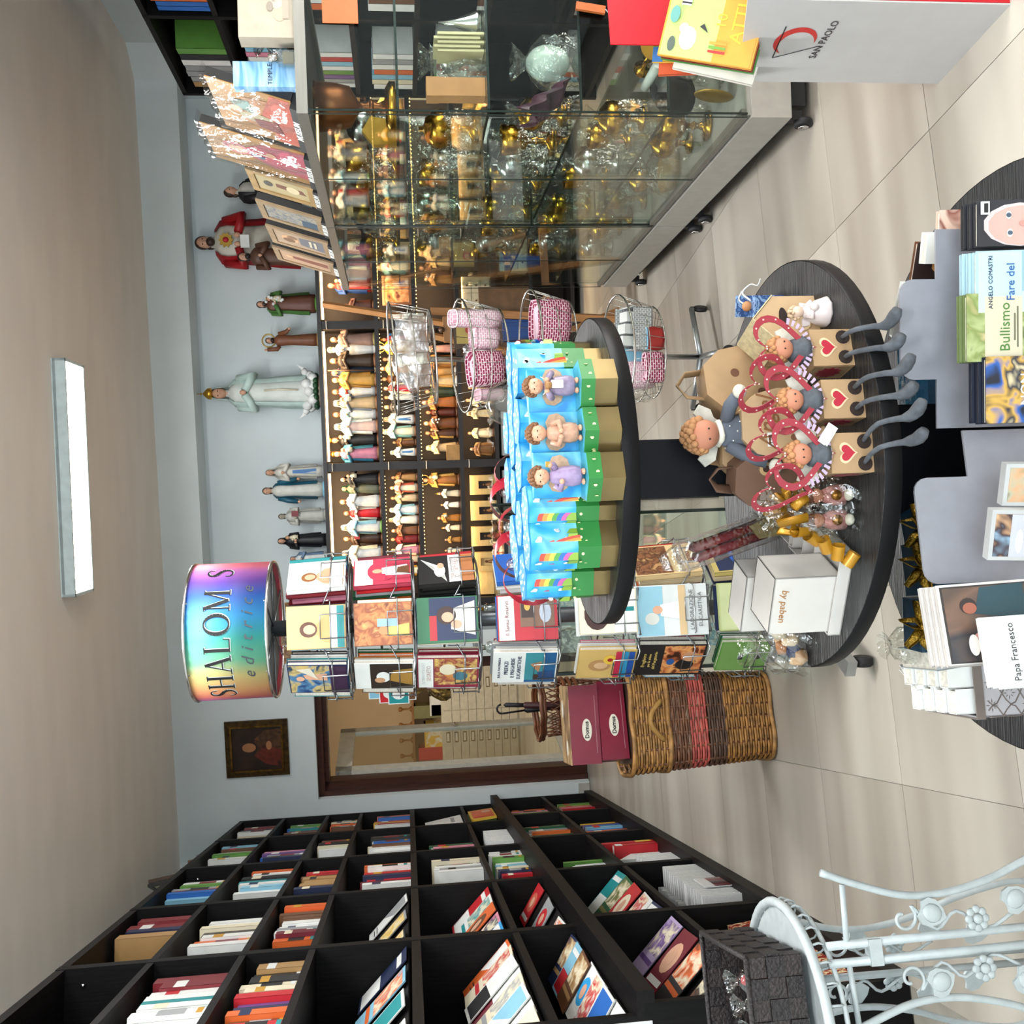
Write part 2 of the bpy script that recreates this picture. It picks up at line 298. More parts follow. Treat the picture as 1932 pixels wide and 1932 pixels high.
# ceiling tube lamp in view
lm = thing('ceiling_lamp', 'long flat ceiling lamp with white metal sides, lit', 'ceiling lamp', T3(.27, 5.55, CEIL) @ RZ(-1.5))
MB().bx((-.63, -.16, -.07), (.63, -.145, -.005)).bx((-.63, .145, -.07), (.63, .16, -.005)).bx((-.63, -.16, -.07), (-.615, .16, -.005)).bx((.615, -.16, -.07), (.63, .16, -.005)).bx((-.63, -.16, -.02), (.63, .16, 0)).obj('housing', mat('pale_blue_lacquered_metal', '#cfe0e2', .4), lm)
MB().bx((-.612, -.142, -.066), (.612, .142, -.06)).obj('diffuser', emis('lit_diffuser', '#fff6e6', 9), lm)
lb = MB()
for i in range(40): lb.ball((-.59 + i * .0302, -.135, -.066), .006, 6, 4)
lb.obj('diode_row', emis('diodes', '#fffaf0', 18), lm)
for k, yy in enumerate((2.6, -.6)):
    l2 = thing('ceiling_lamp', 'long flat ceiling lamp further back, ' + ['above the round table', 'behind the camera'][k], 'ceiling lamp', T3(0, yy, CEIL) @ RZ(-1.5))
    MB().bx((-.63, -.16, -.07), (.63, -.145, -.005)).bx((-.63, .145, -.07), (.63, .16, -.005)).bx((-.63, -.16, -.02), (.63, .16, 0)).obj('housing', mat('pale_blue_lacquered_metal', '#cfe0e2', .4), l2)
    MB().bx((-.612, -.142, -.066), (.612, .142, -.06)).obj('diffuser', emis('lit_diffuser', '#fff6e6', 9), l2)
# ------------------------------------------------------------------ black bookcase along the left wall
DV = [.0, 1.075, 2.05, 3.07, 4.09, 5.06]      # dividers from the near end
SH = [2.74, 2.416, 2.083, 1.827, 1.443, 1.058, .808, .415, .06]
bc = thing('bookcase', 'tall black stained bookcase filling the left wall', 'bookcase', BKM)
UP = .03   # the upper part stands back a little
D = .36
for i, x in enumerate(DV):
    wd = .05 if 0 < i < 5 else .03
    xa = x - wd / 2 if 0 < i < 5 else (0 if i == 0 else x - .03)
    box_obj('upright', (xa, UP, .81), (xa + wd, D, 2.74), BLACKWOODV, bc)
    box_obj('upright', (xa, 0, 0), (xa + wd, D, .79), BLACKWOODV, bc)
for c in range(5):
    for r, z in enumerate(SH):
        th = .034 if r in (4, 0) else .026
        if r == 6:
            box_obj('ledge', (DV[c] + .0006, -.035, z - .05), (DV[c + 1] - .0006, D, z + .002), BLACKWOOD, bc)
        elif r == 8: box_obj('plinth', (DV[c] + .0006, -.02, 0), (DV[c + 1] - .0006, D, .06), BLACKWOOD, bc)
        else:
            box_obj('shelf', (DV[c] + .02, UP + .002 if r < 6 else .002, z - th), (DV[c + 1] - .02, D, z), BLACKWOOD, bc)
box_obj('back_panel', (0, D, 0), (5.06, D + .015, 2.74), BLACKWOODV, bc)
scr = MB()
for c in range(1, 6): scr.ball((DV[c] - .028, UP + .06, 2.64), .009, 8, 5)
scr.obj('cover_screws', mat('chrome', '#d0d0d0', .2, 1), bc)['kind'] = 'stuff'
# notices taped on the near end panel
for k, (z0, y0) in enumerate(((1.10, .05), (.77, .045))):
    n = tag(box_obj('notice_sheet', (0, 0, 0), (.003, .21, .29), mat('white_paper', '#dcdfe0', .8), None, BKM @ T3(-.004, y0, z0)), ['printed white notice taped on the bookcase end, upper one', 'printed white notice taped on the bookcase end, lower one'][k], 'notice')
    box_obj('photo_print', (-.0006, .05, .10 - .05 * k), (0, .16, .19 - .05 * k), art('newsprint_photo', ['#3c3a44', '#77727e', '#b0abb2'], 30, k), n)
    b = MB()
    for q in range(6): b.bx((-.0006, .03, .21 + q * .009), (0, .15, .214 + q * .009))
    b.obj('text_lines', INK, n)
# --- books: codes per cell, from the doorway end to the near end
COLW = {'w': 'white', 'c': 'cream', 't': 'tan', 'b': 'brown', 'd': 'darkred', 'r': 'red', 'o': 'orange', 'y': 'yellow', 'g': 'green', 'G': 'darkgreen', 'e': 'teal', 'l': 'lightblue', 'u': 'blue', 'n': 'navy', 'p': 'purple', 'k': 'pink', 'a': 'grey', 'x': 'black', 's': 'salmon', 'm': 'maroon'}
CNAME = {'darkred': 'dark red', 'darkgreen': 'dark green', 'lightblue': 'light blue'}
cells = {(5, 1): ('x', .72, 0), (5, 2): ('ddwwewwwwwa', .10, 0), (5, 3): ('txxccrpnobr', .05, 0), (4, 1): ('ddnrt', .10, .3), (4, 2): ('wwwcxwow', .18, .1), (4, 3): ('oowbbwwawmo', .05, .1),
  (3, 1): ('awgwadul', .18, .1), (3, 2): ('owaxxewlw', .06, 0), (3, 3): ('rbtttbn', .25, 0), (3, 4): ('towrwrnrmw', .08, 0), (3, 5): ('ocxwwaw', .12, 0), (3, 6): ('wwcgwlwcwnr', .05, 0),
  (2, 1): ('lbawwggw', .12, 0), (2, 2): ('kpaun', .45, .1), (2, 3): ('wwbxacew', .08, 0), (2, 4): ('Gaxwuycbww', .06, 0), (2, 5): ('mGwk', .60, 0), (2, 7): ('wcGlawogcGar', .10, 0), (2, 8): ('ynpuluron', .15, 0),
  (1, 1): ('dcnxwac', .15, 0), (1, 2): ('guuedb', .20, .05), (1, 3): ('nxccoob', .05, 0), (1, 4): ('bsuoyrww', .06, 0), (1, 7): ('ouukrgeb', .20, 0), (1, 8): ('gtkkrpb', .15, 0)}
RN = ['top', 'second', 'third', 'fourth', 'fifth', 'sixth', 'seventh', 'bottom']; CN = ['doorway', 'second', 'middle', 'fourth', 'nearest']
def cell_box(c, r):   # c counted from the doorway
    k = 5 - c; return DV[k] + .03, DV[k + 1] - .03, SH[r] + .001, SH[r - 1] - .03
TH = {1: .27, 2: .27, 3: .205, 4: .27, 5: .27, 6: .19, 7: .29, 8: .27}
def row_name(c, r): return f'{RN[r-1]} shelf, {CN[c-1]} column of black bookcase'
for (c, r), (codes, gap, ngap) in cells.items():
    x0, x1, z0, z1 = cell_box(c, r); wdt = x1 - x0; usable = wdt * (1 - gap - ngap) * .97
    n = len(codes); ws = [rnd.uniform(.7, 1.4) for _ in codes]; tot = sum(ws); maxt = .055
    ts = [min(maxt if codes[i] not in 'dtx' else .075, usable * ws[i] / tot) for i in range(n)]
    x = x1 - wdt * gap
    for i, cc in enumerate(codes):
        t = ts[i]; h = min(TH[r] * rnd.uniform(.84, 1.0), z1 - z0 - .015); dpt = rnd.uniform(.15, .185); col = COLW[cc]; yo = UP + rnd.uniform(.02, .05)
        Mz = .003 if r == 6 else 0; M = BKM @ T3(x - t / 2 - .0005, yo + dpt / 2, z0 + Mz) @ RZ(90) @ T3(0, 0, 0)
        band = None
        q = rnd.random()
        if q < .35: band = [(rnd.choice(['white', 'cream', 'black', 'gold', 'red', 'navy']), .62, .80)]
        elif q < .6: band = [(rnd.choice(['grey', 'black', 'darkred']), .30, .66), (rnd.choice(['white', 'gold', 'teal']), .08, .16)]
        book(f'{CNAME.get(col, col)} spined book, {ORD[i]} from the doorway side, {row_name(c, r)}', M, dpt, h, t - .001, col, group='books on the black bookcase', band=band)
        x -= t
# --- magazines and flat books laid on the sloping displays
def mag(label, M, w, h, t, base, pic, title=None, group='magazines on the sloping displays'):
    return book(label, M, w, h, t, base, cat='magazine', group=group, name='magazine', pic=pic, title=title)
def cover(a, b, k):
    """a few typical cover layouts"""
    a2 = art('cover_art_' + a + b, [a, b, 'cream', b], 16, k)
    return [[('r', b, .05, .55, .95, .95), ('r', 'white', .1, .1, .9, .2)], [('r', a2, .04, .05, .96, .62), ('r', b, .04, .70, .96, .78)], [('e', b, .5, .45, .36, .26), ('r', 'white', .08, .80, .92, .90), ('e', 'skin', .5, .45, .16, .14)],
            [('p', b, [(.05, .05), (.95, .05), (.95, .6), (.05, .35)]), ('r', 'black', .1, .78, .8, .80), ('r', 'black', .1, .85, .7, .87)], [('r', a2, .3, .03, .97, .97), ('r', 'red', .03, .6, .26, .9)]][k % 5]
slope = {(5, 4): [('navy', 'white', 0), ('lightblue', 'orange', 1), ('white', 'teal', 3), ('white', 'darkgreen', 1)], (4, 4): [('white', 'grey', 3), ('grey', 'yellow', 1), ('black', 'yellow', 4)],
  (5, 5): [('orange', 'white', 3), ('cream', 'red', 1), ('white', 'black', 0), ('white', 'maroon', 0), ('cream', 'grey', 1), ('white', 'lightblue', 3), ('white', 'grey', 0), ('cream', 'yellow', 2)],
  (4, 5): [('red', 'white', 0), ('white', 'teal', 1), ('orange', 'brown', 2), ('pink', 'navy', 1), ('sky', 'white', 3)],
  (5, 6): [('navy', 'tan', 1), ('lightblue', 'red', 0), ('brown', 'tan', 1), ('white', 'sky', 2), ('white', 'red', 4), ('white', 'blue', 3), ('white', 'salmon', 0)],
  (4, 6): [('red', 'salmon', 2), ('grey', 'red', 2), ('white', 'orange', 1)], (5, 7): [('lilac', 'purple', 1), ('maroon', 'skin', 2), ('black', 'orange', 1), ('brown', 'black', 4), ('teal', 'tan', 1)],
  (4, 7): [('teal', 'white', 0), ('darkgreen', 'olive', 1), ('red', 'cream', 2), ('white', 'red', 4), ('navy', 'white', 3)]}
for (c, r), ms in slope.items():
    x0, x1, z0, z1 = cell_box(c, r); yf = UP if r < 7 else 0
    n = len(ms); L = min(.25, (z1 - z0) * .85); tlt = 46 if r != 6 else 34
    box_obj('display_slope', (0, 0, -.008), (x1 - x0 - .004, L * 1.02, 0), BLACKWOOD, bc, T3(x0 + .002, yf + .025, z0 + .012) @ RX(tlt))
    for i, (a, b, k) in enumerate(ms):
        w = .165 if n > 4 else .185; x = x1 - .10 - i * ((x1 - x0 - .21) / max(1, n - 1) if n > 2 else .3)
        M = BKM @ T3(x, yf + .022, z0 + .014) @ RX(-(90 - tlt)) @ T3(0, -.006 - (.0045 * (i % 3)), 0) @ RY(rnd.uniform(-3, 3))
        ti = [('LA CHIESA', .74, .018, 'white'), ('NELLA CITTÀ', .66, .018, 'white')] if (c, r, i) == (5, 7, 3) else ([('INSIEME', .2, .02, 'red')] if (c, r, i) == (4, 6, 2) else None)
        mag(f'{a} and {b} magazine, {ORD[i]} from doorway, {RN[r-1]} shelf, {CN[c-1]} bookcase column'.replace('darkgreen', 'dark green').replace('lightblue', 'light blue').replace('darkred', 'dark red'), M, w, L * .99, .004, a, cover(a, b, k), ti)
# --- pamphlets on the bottom shelves
pme = MB().box((0, 0, .5), (1, 1, 1)).mesh('pamphlet', mat('white_leaflet', '#e6e7e6', .7, var=.1, scale=30))
pme2 = MB().box((0, 0, .3), (1, .02, .6)).mesh('leaflet_band', cmat('red')); pme3 = MB().box((0, 0, .3), (1, .02, .6)).mesh('leaflet_band', cmat('tan'))
def pamphlet(M, w, h, t, label, band=None, group='pamphlets on the bottom shelf'):
    o = put('pamphlet', pme, None, M @ Matrix.Diagonal((w, t, h, 1))); tag(o, label, 'pamphlet', group)
    if band: b = put('printed_foot', band, o, T3(0, -.49, 0))
    return o
x0, x1, z0, z1 = cell_box(4, 8)
for row in range(3):
    n = 30; xx = x1 - .03
    for i in range(n):
        h = (.17, .19, .215)[row] * rnd.uniform(.96, 1.03); t = rnd.choice([.006, .008, .012]); xx -= t + .014
        if xx < x0 + .02: break
        pamphlet(BKM @ T3(xx, .055 + row * .095, z0) @ RZ(90) @ RX(rnd.uniform(-2, 2)), .088, h, t, 'thin white prayer leaflet packed upright, ' + ['front', 'middle', 'rear'][row] + ' row, bottom shelf near the plant stand', None)
    for i in range(9):
        if row == 0: pamphlet(BKM @ T3(x1 - .50 + i * .02 - .1, .003, z0), .018, .12, .004, 'thin leaflet with a red foot standing in front on the bottom shelf', pme2)
x0, x1, z0, z1 = cell_box(3, 8)
book(f'red and yellow boxed book standing first on the {row_name(3, 8)}', BKM @ T3(x1 - .22, .12, z0) @ RZ(90), .19, .30, .05, 'red', band=[('yellow', .05, .35)])
book(f'tall red book beside the red and yellow one, {row_name(3, 8)}', BKM @ T3(x1 - .30, .12, z0) @ RZ(90), .19, .25, .06, 'red', band=[('white', .8, .95)])
o = tag(MB().prism([(0, 0), (.16, 0), (.16, .16), (0, .26)], .12).obj('magazine_file', mat('white_card', '#e2e4e4', .6), None, BKM @ T3(x1 - .50, .13, z0) @ RZ(0)), f'white cardboard magazine file with a slanted side, {row_name(3, 8)}', 'file box')
MB().prism([(.005, .02), (.15, .02), (.15, .17), (.005, .25)], .09, (0, 0, .012)).obj('leaflets', mat('white_leaflet', '#e6e7e6', .7, var=.1, scale=30), o)
for i in range(14): pamphlet(BKM @ T3(x0 + .06 + i * .022, .1, z0) @ RZ(90) @ RX(rnd.uniform(-3, 3)), .14, .19, .014, 'white paperback leaflet packed upright beside the magazine file, bottom shelf')
x0, x1, z0, z1 = cell_box(5, 8)
for i in range(7):
    for j in range(3):
        o = pamphlet(BKM @ T3(x1 - .10 - i * .125, .06 + .09 * j, z0) @ RX(-6), .115, .16 + .012 * j, .03, f'dark red patterned prayer booklet, {["front", "middle", "rear"][j]} row, {ORD[i]} from the doorway side, bottom shelf')
        o.data = pme.copy(); o.data.materials[0] = art('red_check_print', ['#7a1c18', '#8c2a20', '#d9c79a', '#a03a2a'], 5, 3, hard=True)
        o['category'] = 'booklet'; o['group'] = 'dark red booklets on the bottom shelf'
x0, x1, z0, z1 = cell_box(3, 7)
tag(MB().bx((0, 0, 0), (.035, .16, .21)).obj('folder', cmat('green'), None, BKM @ T3(x1 - .52, .06, z0)), 'bright green folder on the seventh shelf, middle column of black bookcase', 'folder')
for i in range(9): pamphlet(BKM @ T3(x1 - .57 - i * .026, .13, z0) @ RZ(90) @ RX(-4), .13, .16 + .02 * (i % 3), .016, 'white leaflet standing beside the bright green folder on the bookcase', None, 'leaflets beside the green folder')
x0, x1, z0, z1 = cell_box(2, 6)
for i in range(14): pamphlet(BKM @ T3(x1 - .30 - i * .035, .12, z0 + .004) @ RZ(90) @ RX(rnd.uniform(-5, 5)), .15, rnd.uniform(.12, .17), .022, 'cream leaflet in the full row on the sixth shelf, second bookcase column', None, 'cream leaflets on the sixth shelf')
# face-out books in the doorway column
x0, x1, z0, z1 = cell_box(1, 5)
book('white book with a small dark picture, shown face-out on the fifth shelf by the doorway', BKM @ T3(x0 + .42, .07, z0 + .006) @ RX(-9), .46, .27, .02, 'white', pic=[('r', art('dark_icon', ['#2a1a12', '#c08a4a', '#1a1210'], 30, 3), .03, .55, .25, .97), ('r', 'grey', .35, .2, .85, .3), ('e', 'blue', .12, .2, .05, .07)])
x0, x1, z0, z1 = cell_box(1, 6)
for k, (cl, dx) in enumerate((('navy', .0), ('teal', .03), ('green', .06), ('yellow', .09))):
    book(['dark blue', 'teal', 'green', 'yellow and orange'][k] + ' picture book standing face-out at the doorway end above the ledge', BKM @ T3(x0 + .66 - dx, .12 - .022 * k, z0 + .006) @ RX(-5), .46, .205 - .006 * k, .018, cl, pic=[('r', 'orange', .06, .06, .94, .9), ('r', 'red', .08, .1, .2, .85), ('e', 'skin', .7, .3, .14, .2)] if k == 3 else None)
# things on top of the bookcase
fm = mat('pale_wood_frame', '#8f8168', .6)
for k, (xx, hh, cl) in enumerate(((3.25, .20, 'black'), (3.42, .24, '#4a3322'), (3.75, .12, 'grey'), (3.92, .12, 'brown'), (4.12, .11, 'grey'))):
    t = thing('framed_picture', ['black edged picture frame leaning on the bookcase top, nearest of the row', 'brown edged picture frame leaning second on the bookcase top', 'low grey picture frame third on the bookcase top', 'low brown picture frame fourth on the bookcase top', 'low pale picture frame fifth on the bookcase top'][k], 'picture frame', BKM @ T3(xx, .12, 2.74) @ RX(-8) @ RZ(20))
    b = MB(); W = .2
    b.bx((-W / 2, 0, 0), (W / 2, .018, .02)).bx((-W / 2, 0, hh - .02), (W / 2, .018, hh)).bx((-W / 2, 0, .02), (-W / 2 + .02, .018, hh - .02)).bx((W / 2 - .02, 0, .02), (W / 2, .018, hh - .02)); b.obj('frame', mat('frame_wood', cl, .5), t)
    box_obj('print', (-W / 2 + .02, .005, .02), (W / 2 - .02, .012, hh - .02), cmat('#c8bfa0'), t)
tk = thing('wooden_case', 'small rounded wooden case on the bookcase top by the doorway', 'case', BKM @ T3(4.50, .15, 2.74))
MB().bx((-.12, -.06, 0), (.12, .06, .06)).obj('body', mat('honey_wood', '#9a6a34', .45, var=.2), tk)
MB().lathe([(.06, -.12), (.06, .12)], 16, a0=0, a1=180).obj('lid', mat('honey_wood', '#9a6a34', .45, var=.2), tk, T3(0, 0, .06) @ RY(90) @ RZ(90))
# ------------------------------------------------------------------ figures: painted statuettes
def smat(c): return mat('painted_plaster', c, .5, var=.09, scale=9, bump=.03) if not isinstance(c, bpy.types.Material) else c
def figure(label, M, h, robe, mantle=None, hair='brown', veil=None, pose='pray', acc=(), base='brown', skin='skin', beard=False, name='statuette', cat='statuette', group=None, wide=1., fold=.08, eyes=True):
    t = thing(name, label, cat, M @ Matrix.Diagonal((h * (1.12 if name == 'statuette' else 1), h, h, 1)), group); sk = smat(skin); rb = smat(robe); ph = rnd.uniform(0, 6)
    MB().lathe([(.135, 0), (.14, .012), (.12, .035), (.115, .045)], 14, 1.05, .85).obj('base', smat(base), t)
    fz = lambda z: max(0, 1 - z / .62)
    MB().lathe([(.118, .04), (.122, .12), (.112, .26), (.104, .40), (.098, .50), (.104, .60), (.116, .69), (.108, .745), (.07, .785), (.034, .805), (.030, .835)], 22, 1.06 * wide, .76, fold=fold, nf=8, fz=fz, ph=ph).obj('robe', rb, t)
    mt = smat(mantle) if mantle else rb
    if mantle:
        MB().lathe([(.148, .13), (.142, .28), (.128, .45), (.122, .58), (.130, .69), (.118, .755), (.07, .80)], 18, 1.06 * wide, .84, fold=.07, nf=9, a0=312, a1=588, ph=ph).obj('mantle', mt, t)
    P = dict(pray=((.125, -.01, .72), (.15, -.06, .58), (.02, -.115, .655)), open=((.125, -.01, .72), (.17, -.03, .58), (.215, -.11, .53)), hold=((.125, -.01, .72), (.15, -.07, .57), (.045, -.125, .60)), down=((.125, -.01, .72), (.17, -.02, .57), (.19, -.06, .43)), up=((.125, -.01, .72), (.185, -.03, .75), (.20, -.05, .93)))
    for s in (-1, 1):
        pp = P['up'] if (pose == 'raise' and s == -1) else P['open' if pose in ('raise',) else pose]; pp = [(s * q[0] * wide, q[1], q[2]) for q in pp]
        a = MB().tube(pp, [.042, .043, .034], 8).obj('arm', mt if mantle and pose != 'open' else rb, t)
        d = (Vector(pp[2]) - Vector(pp[1])).normalized() * .025
        MB().ball(Vector(pp[2]) + d, (.022, .022, .028), 8, 6).obj('hand', sk, a)
    hd = MB().ball((0, -.004, .885), (.047, .052, .066), 14, 10).lathe([(.026, .80), (.026, .85)], 10).ball((0, -.057, .880), (.009, .012, .017), 6, 5)
    ho = hd.obj('head', sk, t)
    if eyes:
        e = MB()
        for s in (-1, 1): e.ball((s * .019, -.049, .893), (.008, .006, .005), 6, 4)
        e.obj('eyes', smat('#2a1a14'), ho)
    if beard: MB().ball((0, -.026, .838), (.036, .036, .042), 10, 7).obj('beard', smat(hair), ho)
    if hair and not veil: MB().ball((0, .014, .900), (.056, .052, .068), 12, 9).ball((0, .028, .845), (.054, .03, .06), 10, 7).obj('hair', smat(hair), ho)
    if veil: MB().lathe([(.008, .962), (.042, .950), (.060, .915), (.063, .865), (.068, .82), (.105, .765), (.132, .69), (.138, .60)], 18, 1.0, .92, c=(0, .012, 0), a0=318, a1=582).obj('veil', smat(veil), t)
    for q in acc:
        if q == 'crown':
            MB().lathe([(.036, .945), (.052, .962), (.050, .985), (.03, 1.01), (.006, 1.03)], 12, c=(0, .004, 0), fold=.14, nf=6).ball((0, .004, 1.045), .010, 6, 5).tube([(0, .004, 1.05), (0, .004, 1.09)], .004).obj('crown', mat('crown_gold', '#c99b3a', .3, .9), t)
        elif q == 'halo':
            MB().tube([(.115 * math.cos(a), .05, .91 + .115 * math.sin(a)) for a in [2 * PI * i / 24 for i in range(24)]], .013, 6, closed=True).obj('halo', mat('halo_gold', '#b79a50', .4, .7), t)
        elif q == 'child':
            MB().lathe([(.05, .56), (.052, .64), (.03, .70), (.018, .72)], 12, c=(.075, -.10, 0)).ball((.075, -.10, .755), .036, 10, 7, m=1).ball((.075, -.09, .768), .037, 10, 7, m=2).tube([(.05, -.12, .68), (.02, -.14, .65)], .016, 6, m=0).obj('child_figure', [smat('cream'), sk, smat('tan')], t)
        elif q == 'staff': MB().tube([(-.20, -.10, .03), (-.19, -.09, 1.0)], .010, 6).obj('staff', smat('brown'), t)
        elif q == 'cross': MB().bx((-.215, -.11, .42), (-.19, -.085, .98)).bx((-.27, -.11, .80), (-.135, -.085, .825)).obj('cross', smat('brown'), t)
        elif q == 'book': MB().box((.06, -.145, .62), (.11, .025, .13)).obj('held_book', smat('darkred'), t)
        elif q == 'lily':
            b = MB()
            for i in range(9): b.ball((.06 + rnd.uniform(-.08, .05), -.13 + rnd.uniform(-.03, .02), .60 + rnd.uniform(-.08, .20)), .026, 7, 5)
            b.obj('lilies', smat('white'), t)
        elif q == 'heart': MB().prism([(.045 * math.cos(a) * (1 + .35 * (i % 2)), .045 * math.sin(a) * (1 + .35 * (i % 2))) for i, a in enumerate([2 * PI * k / 20 for k in range(20)])], .014, (0, -.108, .70)).ball((0, -.120, .70), (.022, .014, .024), 8, 6, m=1).obj('heart', [mat('heart_gilt', '#b5923f', .4, .7), smat('red')], t)
        elif q == 'wings':
            for s in (-1, 1): MB().prism([(s * .03, .60), (s * .16, .48), (s * .23, .56), (s * .235, .72), (s * .17, .80), (s * .07, .76)], .022, (0, .085, 0), RZ(s * 12)).obj('wing', smat('#cbb9a0'), t)
        elif q == 'sash': MB().prism([(-.03, .14), (.05, .14), (.03, .52), (-.02, .52)], .012, (0, -.09, 0), RX(-2)).obj('sash', smat('#2f6fae'), t)
        elif q == 'card': MB().box((-.02, -.16, .545), (.10, .006, .07), RZ(-8)).obj('price_card', smat('white'), t)
        elif q == 'cord': MB().tube([(.012, -.09, .49), (.02, -.105, .35), (.012, -.11, .20)], .007).obj('cord', smat('cream'), t)
        elif q == 'globe':
            b = MB().ball((0, -.01, .075), (.15, .125, .055), 14, 8)
            for i in range(12): b.ball((.14 * math.cos(i * .52), .10 * math.sin(i * .52) - .01, .10 + .03 * math.sin(i * 2.1)), .045, 8, 6)
            b.obj('cloud', smat('white'), t)
            b = MB()
            for i in range(16): b.ball((.13 * math.cos(i * .39), .11 * math.sin(i * .39) - .01, .045), (.035, .03, .025), 6, 5)
            b.obj('wreath', smat('#1f4a2a'), t)
            b = MB()
            for s in (-1, 1): b.ball((s * .17, -.03, .14), (.035, .03, .03), 8, 6).prism([(s * .17, .15), (s * .24, .21), (s * .20, .13)], .015, (0, -.02, 0))
            b.obj('doves', smat('white'), t)
    return t
# ------------------------------------------------------------------ black display wall with the statuettes
SX = [1.66, 2.73, 3.79, 4.85, 5.90]; FR = -.07; BK = .265
SZ = [1.995, 1.575, 1.29, .965, .69, .40, .08]
SHELF_BLK = mat('black_laminate', '#1f1a1a', .45, var=.12, scale=8); BACKB = mat('dark_brown_backing', '#2a1c14', .6, var=.1)
su = thing('display_shelving', 'black wall unit with lit shelves of painted statuettes', 'shelving', FWM)
for i, x in enumerate(SX): box_obj('upright', (x - .03, FR, 0), (x + .03, BK, 1.965), SHELF_BLK, su)
for i in range(4):
    for r, z in enumerate(SZ):
        if r == 0: box_obj('top_board', (SX[i] - (.03 if i == 0 else 0), FR - .01, z - .03), (SX[i + 1] - .0005, BK, z), SHELF_BLK, su)
        else: box_obj('shelf', (SX[i] + .0305, FR + .005, z - .03), (SX[i + 1] - .0305, BK, z), SHELF_BLK, su)
    box_obj('back_panel', (SX[i] + .03, BK, 0), (SX[i + 1] - .03, BK + .012, 1.965), BACKB, su)
    st = box_obj('light_strip', (SX[i] + .045, FR + .012, 1.945), (SX[i + 1] - .045, FR + .028, 1.960), emis('warm_tube', '#ffdca8', 10), su)
    for r in (1, 2):
        b = MB()
        for k in range(34): b.box((SX[i] + .05 + k * .0285, FR + .02, SZ[r] - .036), (.006, .006, .004))
        b.obj('light_dots', emis('warm_dots', '#ffd27a', 14), su)
    for r in range(4):
        if 0 < i: MB().tube([(SX[i] - .018 * math.cos(a) * 1.6, FR - .005 - .03 * math.sin(a), SZ[r] - .05 - .018 + .0 * a) for a in [PI * k / 8 for k in range(9)]], .004, 6).obj('cable_loop', mat('white_cable', '#e8e2d6', .4), su)
for r, e in ((0, 36), (1, 19), (2, 19), (3, 12)):
    area('shelf_strip_light', FWM @ Vector((3.78, FR + .035, SZ[r] - .045)), (math.radians(38), 0, math.radians(-5.03)), 4.1, .02, e, (1, .70, .38))
GR = 'painted statuettes on the lit shelves'
def srow(bay, r, items, y=.06, n0=''):
    """items: (x fraction from bay start, height, kwargs)"""
    for k, (fx, hh, kw) in enumerate(items):
        x = SX[bay] + .06 + fx * (SX[bay + 1] - SX[bay] - .12); kw = dict(kw); lab = kw.pop('lab')
        figure(f'{lab}, {["top", "second", "third", "fourth"][r]} lit shelf, {["bay beside the book rack", "middle bay", "bay behind the easels", "bay behind the showcase"][bay]}', FWM @ T3(x, kw.pop('y', y) + (.05 if k % 2 else -.03), SZ[r + 1]) @ RZ(kw.pop('rz', rnd.uniform(-15, 15))), hh * (1.06, 1.12, 1.06, 1.0)[r], group=GR, **kw)
D_ = lambda lab, robe, **k: dict(lab=lab, robe=robe, **k)
srow(0, 0, [(.18, .30, D_('black robed friar with a child', 'black', acc=('child',))), (.27, .30, D_('red cloaked figure with a crown', 'cream', mantle='red', acc=('crown',))), (.36, .31, D_('white robed woman figure with gold hem', 'white', mantle='cream', veil='cream')),
  (.47, .30, D_('figure in dark brown habit with a book', '#3a2418', acc=('book',))), (.57, .31, D_('white and blue veiled figure with green base', 'white', mantle='lightblue', veil='white', base='green')), (.68, .29, D_('red robed bearded figure', 'red', mantle='white', beard=True)),
  (.78, .31, D_('tall white robed figure', 'white', beard=True)), (.88, .30, D_('grey green figure beside a stone well', '#6f7360', veil='darkgreen')), (.96, .30, D_('nun in black habit holding a child', 'black', veil='black', acc=('child',)))])
srow(0, 1, [(.20, .20, D_('gold haloed small figure', 'cream', mantle='gold', acc=('halo',))), (.29, .20, D_('red mantled small figure', 'cream', mantle='red')), (.37, .21, D_('pink robed small figure with gold trim', 'pink', mantle='cream')), (.45, .21, D_('dark red robed small figure', 'darkred', acc=('book',))),
  (.53, .20, D_('brown cloaked small figure', 'brown', beard=True)), (.61, .22, D_('white praying small figure', 'white', veil='white')), (.70, .21, D_('blue and white striped small figure', 'white', mantle='lightblue', veil='white')), (.79, .20, D_('pale gold family figure', 'beige', acc=('child',))), (.88, .20, D_('cream and red winged small figure', 'cream', mantle='salmon', acc=('wings',))), (.96, .19, D_('tan cloaked small figure', 'tan', mantle='brown'))])
srow(0, 2, [(.22, .20, D_('orange brown carved figure', '#b0692e')), (.34, .13, D_('tiny cream figure', 'cream')), (.44, .13, D_('tiny gold brown figure', '#b5813f')), (.53, .14, D_('tiny pale figure with a crown', 'cream', acc=('crown',))), (.62, .18, D_('amber robed figure', '#b5762f', acc=('child',))), (.72, .15, D_('tiny white figure with arms folded', 'white')), (.82, .17, D_('cream figure with tall hat', 'cream', acc=('crown',))), (.93, .28, D_('large brown group figure with gold trim', '#8a5a2c', mantle='#c9a15a', acc=('child', 'halo'))) ])
